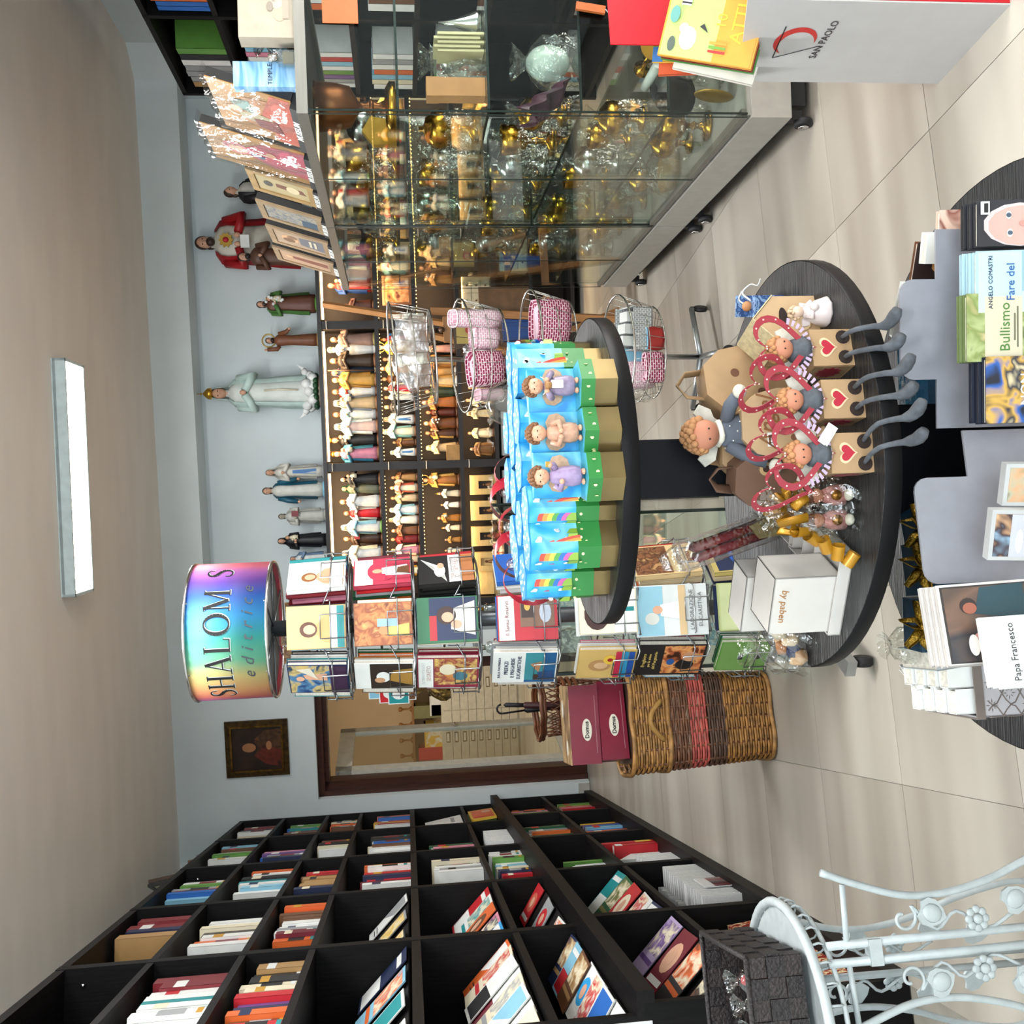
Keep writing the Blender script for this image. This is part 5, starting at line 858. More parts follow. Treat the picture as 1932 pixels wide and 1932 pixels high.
RACK = {
 (0, 'r'): ([('white', person_pic('#e2d8cc', '#c9a080', '#8a5a34', x=.42, s=.9) + [('r', 'white', .05, .04, .95, .24)], tl(('LA FAMIGLIA', .12, .016, 'darkred')))] + ['darkred', 'darkred', 'pink', 'darkred', 'darkred', 'darkred', 'teal'], .135, .175),
 (0, 'm'): ([('#cfae74', person_pic('#cbb07a', '#c9a066', '#5a3420', x=.45) + [('r', 'teal', .02, .02, .98, .14), ('r', 'white', .02, .14, .98, .26)], None)] + ['lightblue', 'pink', 'maroon', 'black', 'purple'], .13, .175),
 (0, 'l'): ([('navy', [('r', art('blue_dream', ['#1d3a6a', '#4a7aa0', '#c9b06a', '#23405a'], 26, 1), .02, .3, .98, .98), ('p', 'skin', [(.45, .35), (.7, .35), (.65, .75), (.5, .7)]), ('e', 'skin', .52, .8, .08, .07), ('p', '#d9d2c0', [(.5, .5), (.9, .62), (.85, .85)]), ('r', '#3a2440', .02, .02, .98, .3)], tl(("all'Angelo", .22, .018, 'white'), ('Custode', .10, .02, 'white')))] + ['teal', 'white', 'black'], .135, .18),
 (1, 'r'): ([('#b83a52', [('r', 'white', .02, .66, .98, .98), ('e', '#b83a52', .5, .5, .38, .26), ('p', 'white', [(.3, .05), (.7, .05), (.62, .5), (.4, .5)]), ('e', 'skin', .5, .58, .08, .09), ('p', 'brown', [(.35, .02), (.65, .02), (.6, .22), (.4, .24)])], None)] + ['red', 'grey', 'darkgreen', 'orange', 'orange', 'maroon'], .13, .175),
 (1, 'm'): ([('#9a5a30', [('r', art('ember', ['#6a3018', '#c9844a', '#8a4422', '#e0a866'], 24, 3), .02, .02, .98, .98), ('p', '#e2c46a', [(.2, .05), (.5, .05), (.42, .45), (.26, .45)]), ('e', '#c98a5a', .35, .5, .1, .08), ('r', '#8fb0c4', .44, .25, .62, .6)], None)] + ['cream', 'orange', 'blue', 'beige', 'tan'], .13, .175),
 (1, 'l'): ([('white', [('r', '#2c2018', .02, .02, .98, .74), ('p', '#a9803a', [(.15, .03), (.8, .03), (.72, .35), (.35, .45)]), ('e', 'white', .48, .52, .2, .12), ('e', '#c99a74', .36, .58, .1, .09)], None)] + ['tan', 'orange', 'darkgreen'], .125, .18),
 (2, 'r'): ([('black', [('p', 'white', [(.05, .5), (.4, .55), (.9, .95), (.6, .6)]), ('e', 'white', .45, .62, .22, .1), ('e', 'skin', .62, .6, .1, .06), ('r', 'white', .02, .26, .98, .46), ('r', '#b5764a', .02, .02, .98, .26)], tl(('MADONNA', .39, .020, '#a5402a'), ('DI FATIMA', .31, .020, '#a5402a')))] + ['black', 'black', 'black', 'black', 'black', 'purple'], .14, .175),
 (2, 'm'): ([('#2a6a44', [('r', 'navy', .06, .03, .98, .8), ('r', '#b02a30', .06, .68, .6, .8), ('p', '#e2ddd2', [(.15, .05), (.9, .05), (.75, .4), (.3, .45)]), ('e', '#3a2016', .6, .52, .2, .16), ('e', 'skin', .56, .5, .11, .1), ('e', 'skin', .4, .36, .09, .09)], None)] + ['cream', 'green', 'lightblue', 'blue'], .14, .185),
 (2, 'l'): ([('#8a2440', [('r', art('gold_vision', ['#c98a4a', '#8a3a3a', '#d9b96a', '#6a2a30'], 30, 5), .1, .03, .98, .72), ('e', '#e6dcc0', .62, .5, .18, .14), ('e', '#4a7a8a', .4, .3, .14, .12), ('r', 'white', .02, .74, .98, .98)], tl(('IL MERAVIGLIOSO', .90, .013, 'navy'), ('SEGRETO', .81, .018, 'salmon')))] + ['maroon', 'cream'], .145, .19),
 (3, 'r'): ([('blue', [('r', '#1f55a8', .03, .03, .97, .97), ('p', 'white', [(.47, .2), (.53, .2), (.52, .75), (.48, .75)]), ('r', 'white', .03, .03, .97, .16), ('e', 'white', .5, .22, .2, .06)], None)] + ['white', 'white', 'beige', 'tan'], .14, .18),
 (3, 'm'): ([('#b02430', [('r', 'white', .02, .72, .98, .98), ('r', '#7a5a48', .3, .05, .95, .62), ('e', '#b0b8c8', .6, .2, .22, .1), ('r', '#3a2a24', .5, .4, .9, .6), ('e', '#c9a048', .75, .5, .1, .05)], tl(('Il Santo Rosario', .84, .0165, 'darkred')))] + ['red', 'blue', 'blue', 'blue', 'blue', 'blue'], .14, .185),
 (3, 'l'): ([('white', [('r', '#1f5a8a', .02, .02, .98, .5), ('r', '#3a8a94', .1, .22, .98, .5), ('p', '#b5805a', [(.35, .28), (.7, .24), (.62, .42)]), ('p', '#2a4a7a', [(.05, .04), (.4, .06), (.36, .3), (.1, .26)]), ('e', '#4a3024', .22, .32, .07, .05)], tl(('SULLA TUA PAROLA', .90, .011, 'navy'), ('PREFAZI', .79, .018, 'navy'), ('E PREGHIERE', .69, .017, 'navy'), ('EUCARISTICHE', .59, .017, 'navy')))] + ['white', 'grey', 'darkred'], .15, .20),
 (4, 'm'): ([('cream', [('e', '#3a1a14', .45, .7, .36, .22), ('e', '#d9a070', .5, .66, .22, .14), ('r', 'white', .02, .02, .98, .4), ('r', 'teal', .5, .05, .6, .3)], None)] + ['white', 'white', 'white', 'white', 'cream'], .135, .18),
 (4, 'l'): ([('#d2b06a', [('e', '#b58a5a', .45, .62, .2, .2), ('e', '#dcb48a', .45, .6, .11, .12), ('p', '#3f8a86', [(.3, .02), (.62, .02), (.5, .4), (.3, .3)]), ('e', '#e8c04a', .66, .45, .16, .12), ('e', '#a02a20', .66, .45, .06, .05), ('r', '#c02a4a', .05, .26, .95, .36), ('r', '#2a90c0', .05, .14, .95, .25), ('r', '#1a4a9a', .05, .03, .95, .13)], tl(('I NOVE PRIMI', .31, .015, 'white'), ('VENERDI', .195, .015, 'white'), ('DEL MESE', .08, .015, 'white')))] + ['white', 'pink'], .14, .18),
 (5, 'r'): ([('#d9bd8c', [('r', art('dark_crowd', ['#2a1a14', '#8a5a3a', '#4a2c1c', '#b58a5a'], 36, 2), .04, .42, .96, .97)], tl(('Spirito', .27, .028, '#8a3a24'), ('Santo', .13, .028, '#8a3a24')))] + ['beige', 'orange', 'orange', 'tan'], .15, .215),
 (5, 'm'): ([('#d5dadb', [('r', '#8fbfd2', .02, .62, .98, .98), ('e', '#cfd2cc', .35, .78, .12, .1), ('p', 'white', [(.3, .3), (.7, .3), (.62, .66), (.4, .66)]), ('e', 'skin', .52, .7, .08, .07), ('r', '#cfb48a', .02, .3, .98, .4)], tl(("L'ADORAZIONE", .22, .0175, '#6a6a6a'), ('EUCARISTICA', .10, .0175, '#6a6a6a')))] + ['grey', 'white'], .16, .225),
 (5, 'l'): ([('black', [('r', art('embers', ['#3a1a0c', '#b5603a', '#e0a060', '#6a2c14'], 30, 6), .06, .03, .96, .62), ('e', 'black', .35, .28, .17, .14), ('e', '#d9a07a', .62, .22, .16, .12), ('e', '#2a5a9a', .45, .5, .1, .06)], tl(('Preghiere', .9, .017, '#d9bd6a'), ('per le anime', .82, .013, '#d9bd6a'), ('del Purgatorio', .74, .015, '#d9bd6a')))] + ['maroon'], .15, .215),
 (6, 'l'): ([('green', [('r', '#6f9a52', .03, .03, .97, .97), ('e', '#3a3a3a', .5, .2, .1, .08), ('r', 'black', .4, .5, .6, .6)], None)] + ['white', 'darkgreen', 'white'], .14, .16),
 (6, 'm'): ([('#b9c48a', [('r', '#c2cc9a', .03, .03, .97, .97), ('r', '#9aa86a', .1, .6, .9, .66)], None)] + ['#b9c48a', 'navy', 'white'], .15, .17),
 (6, 'r'): ([('#c2b06a', [('r', 'navy', .05, .3, .9, .9), ('e', '#2a5ab0', .5, .4, .3, .2)], None)] + ['beige', 'navy', 'white'], .15, .17),
 (0, 'll'): (['teal', 'black', 'white'], .12, .18), (1, 'll'): (['brown', 'white', 'orange'], .12, .17), (2, 'll'): (['maroon', 'tan'], .12, .17), (3, 'll'): (['white', 'grey'], .12, .18), (5, 'll'): (['lightblue', 'white'], .12, .18),
 (0, 'rr'): (['teal', 'lightblue', 'blue'], .12, .18), (1, 'rr'): (['maroon', 'red'], .12, .17), (2, 'rr'): (['red', 'white', 'grey'], .12, .17), (4, 'rr'): (['white', 'blue'], .12, .17), (5, 'rr'): (['red', 'white', 'white'], .12, .2)}
for (ti, pk), (bs, w, h) in RACK.items():
    y = -.052
    for i, b in enumerate(bs):
        t = (.012 if i else .016) if ti != 5 else .02
        if y + t > .045: break
        M = RKM @ RZ(PA[pk]) @ T3(rnd.uniform(-.003, .003), -PR + y + t / 2, TZ[ti] + .001) @ RX(-3)
        if isinstance(b, tuple):
            nm = PAL.get(b[0]) and (CNAME.get(b[0], b[0]) + ' covered ') or ''
            book(f'{nm}prayer book with a printed cover, front of the {TIER[ti]} rack tier, {PN[pk]}', M, w, h, t, b[0], name='prayer_book', group='books in the revolving rack', pic=b[1], title=b[2])
        else:
            nm = CNAME.get(b, b) if b in PAL else 'pale green'
            book(f'{nm} prayer book, {ORD[i]} from the front, {TIER[ti]} rack tier, {PN[pk]}', M @ T3(rnd.uniform(-.006, .006), 0, 0), w * rnd.uniform(.94, 1), h * rnd.uniform(.92, 1.03), t, b, name='prayer_book', group='books in the revolving rack')
        y += t + .002
# photo cards and small packets hung on the hamper side of the rack
for k, (x, y, c1, c2) in enumerate(((715, 1300, 'lightblue', 'skin'), (735, 1308, 'red', 'white'), (752, 1310, 'teal', 'white'), (765, 1303, 'brown', 'tan'))):
    p = at(x, y, 3.28); t = thing('photo_card', f'{CNAME.get(c1, c1)} and {c2} photo card hanging beside the rack, {ORD[k]} from above', 'card', T3(*p) @ RZ(-35)); box_obj('card', (-.045, 0, -.035), (.045, .004, .035), cmat('white'), t); picture(t, [('r', c1, .05, -.45, .95, .45), ('e', c2, .5, 0, .25, .3)], .09, .07, -.0004, 'printed_photo')
    MB().tube([(0, 0, .03), (.05, .02, .06)], .0015, 4).obj('hook', RW, t)
p = at(815, 1290, 3.25); tag(crumple(MB(), .05, .11, 5).obj('foil_bag', mat('gold_foil', '#a98a4a', .2, .9, var=.3, bump=.6, scale=30), None, T3(p.x, p.y, p.z - .06)), 'crumpled gold foil bag hanging beside the rack', 'foil bag')
# little cards standing on the rack above the top tier
for k, (x, y, c1) in enumerate(((545, 1200, 'white'), (550, 1235, '#d9c9b0'), (553, 1150, 'orange'))):
    p = at(x + 18, y, 3.2); tag(box_obj('prayer_card', (-.028, 0, -.03), (.028, .004, .055), art('card_print', ['#e6ddd0', '#8a5a3a', '#c99a6a', '#5a4a40'], 40, k), None, T3(*p) @ RZ(10 - 20 * k)), ['white printed prayer card standing on the rack under the drum', 'printed family prayer card standing on the rack by the hamper side', 'orange printed prayer card standing on the rack by the statuette side'][k], 'card')
# ------------------------------------------------------------------ low glass cabinet behind the rack
lc = thing('low_glass_cabinet', 'low narrow glass cabinet behind the book rack beside the hamper', 'cabinet', T3(-.63, 3.72, 0) @ RZ(-8))
MB().bx((0, 0, .04), (.62, .36, .10)).obj('base', ALU2, lc)
for a, b in (((0, 0, .10), (.005, .36, 1.04)), ((0, 0, .10), (.62, .005, 1.04)), ((.615, 0, .10), (.62, .36, 1.04)), ((0, .355, .10), (.62, .36, 1.04))): box_obj('glass_pane', a, b, GLS, lc)
for xx, yy in ((0, 0), (.615, 0), (0, .355), (.615, .355)): box_obj('edge_post', (xx - .004, yy - .004, .10), (xx + .008, yy + .008, 1.06), GEDGE, lc)
box_obj('glass_top', (0, 0, 1.045), (.62, .36, 1.053), GLS, lc); box_obj('front_rail', (-.004, -.004, 1.03), (.62, .006, 1.045), DARKM, lc); box_obj('side_rail', (-.004, .006, 1.03), (.006, .36, 1.045), DARKM, lc)
for z in (.42, .73): box_obj('glass_shelf', (.006, .006, z), (.614, .354, z + .006), GLS, lc)
for xx in (.05, .57): MB().lathe([(.018, -.01), (.02, 0), (.018, .01)], 12).obj('castor', DARKM, lc, T3(xx, .05, .02) @ RY(90))
LCM = T3(-.63, 3.72, 0) @ RZ(-8)
for k, (x, z, c) in enumerate(((.08, .43, 'white'), (.20, .43, 'lightblue'), (.33, .43, 'pink'), (.10, .74, 'grey'), (.24, .74, 'lightblue'), (.40, .74, 'cream'), (.10, .10, 'lightblue'), (.27, .10, 'white'))):
    t = thing('gift_packet', f'{CNAME.get(c, c)} gift packet, {ORD[k % 3]} from the hamper on the {["middle", "upper", "lower"][k // 3]} shelf of the low cabinet', 'packet', LCM @ T3(x, .10, z)); box_obj('card', (-.045, 0, 0), (.045, .02, .13), art('packet_' + c, [c, 'white', c, 'grey'], 40, k), t); crumple(MB(), .055, .16, k + 50, 14).obj('clear_wrapping', FILM, t, T3(0, .01, 0))
for k, (x, y) in enumerate(((.10, .08), (.24, .12))):
    t = thing('clear_bottle', f'small clear bottle with a {["silver", "gold"][k]} cap on the low glass cabinet', 'bottle', LCM @ T3(x, y, 1.053)); MB().lathe([(.022, 0), (.024, .05), (.02, .06), (.008, .066)], 14).obj('glass_body', glass_mat('thick_glass', (.8, .85, .84), .2, .05), t); MB().lathe([(.01, .066), (.01, .085), (0, .086)], 12).obj('cap', [SILVER, GOLD][k], t)
# ------------------------------------------------------------------ wicker hamper, gift boxes, umbrella basket
HM = T3(-.86, 3.84, 0) @ RZ(14)
hp = thing('wicker_hamper', 'tall wicker hamper with a pink band and rope handle', 'hamper', HM)
def rrect(a, b, e=5, n=64, ph=0):
    out = []
    for i in range(n):
        t_ = 2 * PI * i / n + ph; c, s = math.cos(t_), math.sin(t_); q = (abs(c) ** e + abs(s) ** e) ** (-1 / e); out.append((a * c * q, b * s * q))
    return out
WK = [mat('honey_wicker', '#bd8a4c', .5, var=.28, scale=30), mat('brown_wicker', '#7d5238', .55, var=.25, scale=30), mat('pink_wicker', '#c25a50', .55, var=.2, scale=30), mat('brown_wicker', '#5f4436', .55, var=.25, scale=30), mat('honey_wicker', '#ad7a3c', .5, var=.28, scale=30)]
HA, HB, HZ = .19, .155, .575
def hsc(z): return .86 + .16 * z / HZ
zb = [0.01, .20, .275, .345, .43, HZ]
row = 0
for bi in range(5):
    mb = MB(); z = zb[bi]; bm_ = WK[4 - bi]
    while z < zb[bi + 1] - .004:
        sc_ = hsc(z); n = 72; pts = []
        for i, (px, py) in enumerate(rrect(HA * sc_, HB * sc_, 5, n)):
            k = 1 + (.018 if (i // 3 + row) % 2 else -.018); pts.append((px * k, py * k, z + .004))
        mb.tube(pts, .0052, 5, True); z += .0102; row += 1
    mb.obj('woven_band', bm_, hp)
stk = MB()
for i, (px, py) in enumerate(rrect(HA, HB, 5, 24)): stk.tube([(px * hsc(0), py * hsc(0), .005), (px * hsc(HZ), py * hsc(HZ), HZ)], .005, 5)
stk.obj('stakes', WK[1], hp)
for z in (.012, .43, HZ): MB().tube([(px * hsc(z) * 1.03, py * hsc(z) * 1.03, z + .003 * math.sin(i * .9)) for i, (px, py) in enumerate(rrect(HA, HB, 5, 48))], .009, 6, True).obj('braided_rim', WK[0], hp)
MB().tube([(-.075 + .15 * i / 14, -HB * 1.06 - .03 * math.sin(PI * i / 14), .455 + .055 * (math.sin(PI * i / 14))) for i in range(15)], .010, 6).obj('rope_handle', mat('rope', '#b08648', .6, bump=.5, scale=60), hp)
MB().lathe([(0, 0), (.12, 0)], 20).obj('hamper_floor', WK[1], hp, T3(0, 0, .012) @ Matrix.Diagonal((1.2, 1, 1, 1)))
box_obj('hamper_lid', (-.155, -.125, HZ - .03), (.155, .125, HZ), WK[3], hp)
DRED = mat('maroon_gloss_card', '#7a1830', .3, var=.05)
for k, (dz, rz, w, d, h) in enumerate(((.583, 3, .30, .20, .105), (.690, -4, .30, .20, .115))):
    t = thing('gift_carton', ['lower maroon gift carton on the wicker hamper', 'upper maroon gift carton with a printed lid on the wicker hamper'][k], 'carton', HM @ T3(.01, .0, dz) @ RZ(rz)); box_obj('carton_body', (-w / 2, -d / 2, 0), (w / 2, d / 2, h), DRED, t)
    MB().prism(ell(0, .05, .042, .019, 20), .002, (-.02, -d / 2 - .001, 0)).obj('oval_label', cmat('#e2dccc'), t); text('Domus', .022, t, T3(-.02, -d / 2 - .0026, .05) @ STAND, INK, bold=.0006)
    box_obj('small_print', (-.11, -d / 2 - .0008, .013), (.11, -d / 2, .0155), cmat('#a06a72'), t)
    if k: box_obj('printed_lid', (-w / 2 - .001, -d / 2 - .001, h), (w / 2 + .001, d / 2 + .001, h + .003), art('bread_print', ['#4a3424', '#8a6a4a', '#c2a070', '#3a2a1e'], 8, 4), t); MB().prism(ell(-.09, -.03, .03, .018, 16), .001, (0, 0, h + .004), ax='z').obj('oval_label', cmat('#e2dccc'), t); MB().prism(ell(.06, .04, .035, .02, 16), .001, (0, 0, h + .004), ax='z').obj('oval_label', cmat('#e2dccc'), t)
t = thing('film_packet', 'packet in clear film beside the cartons on the wicker hamper', 'packet', HM @ T3(.10, .085, .577) @ RZ(10)); box_obj('content', (-.05, -.03, 0), (.05, .03, .10), mat('golden_pasta', '#b59a5a', .5), t); crumple(MB(), .065, .13, 91).obj('clear_wrapping', FILM, t)
UB = at(1072, 1335, 6.2); UM = T3(UB.x, 6.25, 0)
ub = thing('umbrella_basket', 'brown lattice wicker basket holding umbrellas behind the cartons', 'basket', UM)
uw = MB(); RBW = mat('red_brown_wicker', '#6a3a1e', .45, var=.2)
for i in range(28):
    for sgn in (-1, 1):
        pts = []
        for j in range(9):
            z = .02 + .52 * j / 8; a = 2 * PI * i / 28 + sgn * j * .16; r = .135 + .05 * (z / .55); pts.append((r * math.cos(a), r * math.sin(a), z))
        uw.tube(pts, .0045, 4)
uw.obj('lattice', RBW, ub)
for z, r in ((.02, .14), (.36, .172), (.40, .176), (.44, .18), (.58, .20), (.60, .205)): MB().tube([(r * math.cos(2 * PI * i / 30), r * math.sin(2 * PI * i / 30), z + .004 * math.sin(i * 2.2)) for i in range(30)], .013 if z > .3 else .01, 6, True).obj('braided_rim', RBW, ub)
MB().lathe([(.0, .012), (.135, .012), (.135, .022), (0, .022)], 20).obj('basket_floor', RBW, ub)
for k, (c, dx, dy, ln) in enumerate((('#3a1418', -.02, -.02, .82), ('#15151a', .04, .03, .80))):
    t = thing('umbrella', ['dark red folded umbrella with black handle in the lattice basket', 'black folded umbrella with hooked handle in the lattice basket'][k], 'umbrella', UM @ T3(dx, dy, .03) @ RY(4 - 9 * k)); MB().lathe([(.004, 0), (.018, .05), (.026, .45), (.02, ln * .8), (.008, ln * .82)], 12, fold=.12, nf=6).obj('canopy', mat('umbrella_cloth', c, .5), t)
    if k: MB().tube([(0, 0, ln * .8), (0, 0, ln)] + [(.03 - .03 * math.cos(a), 0, ln + .03 * math.sin(a)) for a in (.6, 1.2, 1.8, 2.4, 3.1)], .007, 6).obj('handle', DARKM, t)
    else: MB().lathe([(.013, ln * .8), (.015, ln * .86), (.015, ln * .95), (.0, ln * .97)], 10).obj('handle', DARKM, t)
# ------------------------------------------------------------------ back room furniture
cabp = at(985, 1350, z=0)
cb = thing('drawer_cabinet', 'cream cabinet of many small labelled drawers in the back room', 'cabinet', T3(cabp.x - .55, 12.35, 0)); cm_ = mat('cream_laminate', '#d6d0bd', .45)
box_obj('carcass', (0, .02, 0), (1.35, .5, 1.02), cm_, cb)
for i in range(2):
    for j in range(9):
        d = box_obj('drawer', (.01 + .67 * i, 0, .06 + .104 * j), (.665 + .67 * i, .02, .158 + .104 * j), cm_, cb); MB().bx((.27 + .67 * i, -.006, .09 + .104 * j), (.40 + .67 * i, 0, .135 + .104 * j)).obj('label_frame', mat('brass_frame', '#7a6a48', .4, .4), d); box_obj('label_card', (.285 + .67 * i, -.008, .098 + .104 * j), (.385 + .67 * i, -.006, .127 + .104 * j), cmat('#e6e2d4'), d)
c2 = thing('knob_cabinet', 'cream cabinet with black knobs seen through the doorway', 'cabinet', T3(cabp.x - .72, 10.6, 0) @ RZ(75))
box_obj('carcass', (-.9, .02, 0), (.9, .45, .95), cm_, c2)
for i in range(4):
    d = box_obj('cabinet_door', (-.89 + .445 * i, 0, .06), (-.455 + .445 * i, .02, .92), cm_, c2); MB().ball((-.50 + .445 * i, -.02, .55), .025, 8, 6).obj('knob', DARKM, d)
for k, (dx, c, w, h) in enumerate(((.25, 'yellow', .30, .22), (.02, 'red', .16, .30), (.62, 'white', .25, .14), (.55, 'olive', .16, .34))):
    t = thing('storage_carton', ['yellow printed carton on the drawer cabinet', 'red carton on the drawer cabinet', 'white plastic bag bundle on the drawer cabinet', 'olive box on the drawer cabinet'][k], 'carton', T3(cabp.x - .55 + dx + .1, 12.55, 1.02)); box_obj('body', (-w / 2, -.1, 0), (w / 2, .1, h), art('carton_' + c, [c, c, 'white', c], 9, k) if k in (0, 2) else cmat(c), t); box_obj('flap', (-w / 2, -.102, h - .02), (w / 2, .1, h), cmat(c), t)
for k in range(4):
    t = thing('trophy', f'small wooden chess-like finial, {ORD[k]} of the row above the back cabinet', 'finial', T3(cabp.x - .5 + .2 * k, 12.7, 1.40)); MB().lathe([(.035, 0), (.012, .02), (.012, .10), (.03, .12), (.03, .15), (0, .16)], 12).obj('turned_body', mat('turned_oak', '#9a6a34', .45), t); MB().lathe([(.04, -.01), (.04, 0)], 12).obj('foot', mat('turned_oak', '#9a6a34', .45), t)
sh_ = tag(box_obj('wall_shelf', (cabp.x - .75, 12.6, 1.36), (cabp.x + .6, 12.99, 1.388), mat('turned_oak', '#9a6a34', .45)), 'oak wall shelf above the cream drawer cabinet', 'shelf')
# ------------------------------------------------------------------ round three-tier table
TX, TY = .068, 1.78
RIDGE = mat('black_ribbed_wood', '#26282b', .40, var=.3, scale=5, bump=.5, stretch=(1.2, 40, 1)); EDGEB = mat('black_edge_band', '#0e0e10', .45, var=.05, spec=.15)
tt = thing('tiered_table', 'black round table with three tiers on a square column', 'table', T3(TX, TY, 0))
TIERS = [(1.075, .278), (.695, .375), (.25, .56)]
for k, (z, r) in enumerate(TIERS):
    o = MB().lathe([(r, z - .028), (r, z - .001), (r - .001, z)], 72).obj(['upper_tier', 'middle_tier', 'lower_tier'][k], RIDGE, tt)
    MB().lathe([(r + .0006, z - .028), (r + .0012, z - .0275), (r + .0012, z - .001), (r + .0006, z)], 72, cap=False).obj('edge_band', EDGEB, o)
MB().bx((-.053, -.053, .695), (.053, .053, 1.047)).obj('column', mat('black_painted_panel', '#101116', .5, var=.06, spec=.15), tt); MB().bx((-.10, -.10, .25), (.10, .10, .667)).obj('column', mat('black_painted_panel', '#101116', .5, var=.06, spec=.15), tt); MB().bx((-.12, -.12, .05), (.12, .12, .222)).obj('column', mat('black_painted_panel', '#101116', .5, var=.06, spec=.15), tt)
MB().lathe([(.30, .0), (.30, .05), (0, .05)], 40).obj('foot_plate', EDGEB, tt)
# --- printed hexagonal gift boxes on the upper tier
SKY = art('sky_print', ['#1683c9', '#3aa8dd', '#7cc6dc', '#1f8fd2'], 16, 1); GRASS = mat('meadow_print', '#2c7f3a', .4); LIME = mat('lime_hill_print', '#8fb53c', .4); BRZ = mat('bronze_foil_card', '#8f7b52', .28, .75, var=.2, scale=10); WHT = cmat('white'); LIDB = mat('bright_blue_card', '#2a8fd6', .35)
def hexr(r, n=6, ph=30): return [(r * math.cos(math.radians(60 * i + ph)), r * math.sin(math.radians(60 * i + ph))) for i in range(6)]
def hexpr(r, z0, z1): return MB().prism(hexr(r), z1 - z0, (0, 0, (z0 + z1) / 2), ax='z')
HR = .044
meB = hexpr(HR - .001, 0, .028).mesh('foil_base', BRZ); meG = hexpr(HR, .028, .066).mesh('meadow_band', GRASS); meS = hexpr(HR, .066, .142).mesh('sky_panel', SKY); meL = hexpr(HR + .0005, .142, .1445).mesh('lid', LIDB)
ap = HR * math.cos(PI / 6)
RB_C = ['#d8432f', '#e8903a', '#efd24a', '#4fa04a', '#2a6fc0', '#c85aa0']
def face_print():
    """rainbow, clouds, kites and daisies printed on the six sides"""
    rb = MB(); cl = MB(); fl_ = MB(); kt = MB(); hl = MB()
    for f in range(6):
        Mf = RZ(60 * f) @ T3(0, -ap - .0004, 0); R = Mf.to_3x3().to_4x4()
        if f % 2 == 0:
            for c in range(6):
                r0 = .052 - c * .0052; pts = [(-.022 + (r0) * math.cos(a) * .8, .052 + r0 * math.sin(a) * 1.5) for a in [math.radians(8 + 9 * k) for k in range(10)]]; pin = [(-.022 + (r0 - .0052) * math.cos(a) * .8, .052 + (r0 - .0052) * math.sin(a) * 1.5) for a in [math.radians(8 + 9 * k) for k in range(10)]]
                for k in range(9):
                    q = [pts[k], pts[k + 1], pin[k + 1], pin[k]]; q = [(max(-.0215, min(.0215, a)), b) for a, b in q]; rb._add([tuple(Mf @ Vector((a, -.0002, b))) for a, b in q], [(0, 1, 2, 3)], c)
        for (cx, cz, s) in ((.010, .128, 1), (-.012, .098, .8), (.012, .085, .55)):
            for dx, dz, r in ((-.004, 0, .0045), (0, .002, .0052), (.0045, 0, .0042)): cl.prism(ell(cx + dx * s, cz + dz * s, r * s, r * s, 10), .0003, tuple(Mf.translation), R)
        for (cx, cz) in ((-.012, .058), (.008, .052), (-.003, .041), (.015, .061)): fl_.prism(ell(cx, cz, .0026, .0026, 6), .0003, tuple(Mf.translation), R)
        kt.prism([(.006, .108), (.010, .113), (.012, .105), (.007, .102)], .0003, tuple(Mf.translation), R); hl.prism([(-.0218, .066), (.0218, .066), (.0218, .080), (.008, .086), (-.008, .076), (-.0218, .084)], .0002, tuple(Mf.translation), R)
    return [('rainbow_print', rb.mesh('rainbow_print', [cmat(c) for c in RB_C])), ('cloud_print', cl.mesh('cloud_print', WHT)), ('daisy_print', fl_.mesh('daisy_print', cmat('#efe6b0'))), ('kite_print', kt.mesh('kite_print', cmat('#d84a2f'))), ('hill_print', hl.mesh('hill_print', LIME))]
FP = face_print(); dots = MB()
for i in range(12):
    a = i * 2.4; r = .0105 * math.sqrt(i); dots.prism(ell(r * math.cos(a), r * math.sin(a), .0034, .0058, 8), .0004, (0, 0, .1447), RZ(0), ax='z')
meD = dots.mesh('lid_dots', WHT)
def hexbox(label, x, y, rz=0, s=1., z=1.075):
    t = thing('gift_box', label, 'gift box', T3(x, y, z) @ RZ(rz) @ Matrix.Scale(s, 4), 'printed hexagonal gift boxes')
    for n_, me in (('foil_base', meB), ('meadow_band', meG), ('sky_panel', meS)): put(n_, me, t)
    lid = put('lid', meL, t); put('lid_dots', meD, lid)['kind'] = 'stuff'
    for n_, me in FP: put(n_, me, t)['kind'] = 'stuff'
    return t
front = [(-.112, 1.665, 10), (-.056, 1.592, -5), (.002, 1.60, 4), (.265, 1.755, -15)]
for k, (x, y, rz) in enumerate(front): hexbox(['blue hexagonal rainbow gift box at the book rack end of the front row', 'blue hexagonal rainbow gift box, second from the book rack in front', 'blue hexagonal rainbow gift box beside the lilac angel, front row', 'blue hexagonal gift box at the wire basket end of the upper tier'][k], x, y, rz)
mid = [(-.083, 1.760, 20), (-.020, 1.690, 0), (.075, 1.665, 12), (.155, 1.672, -8), (.235, 1.665, 6), (-.045, 1.80, 4), (.038, 1.76, -10), (.12, 1.755, 8), (.19, 1.76, 0), (.06, 1.86, 14), (.15, 1.85, -6)]
for k, (x, y, rz) in enumerate(mid): hexbox(f'blue hexagonal gift box, {["middle", "rear"][k > 4]} rows of the upper tier, {ORD[k if k < 5 else k - 5]} from the rack', x, y, rz)
text('Ricciolo', .014, bpy.data.objects['gift_box.008'], T3(0, -ap - .001, .122) @ STAND, WHT, shear=.2)
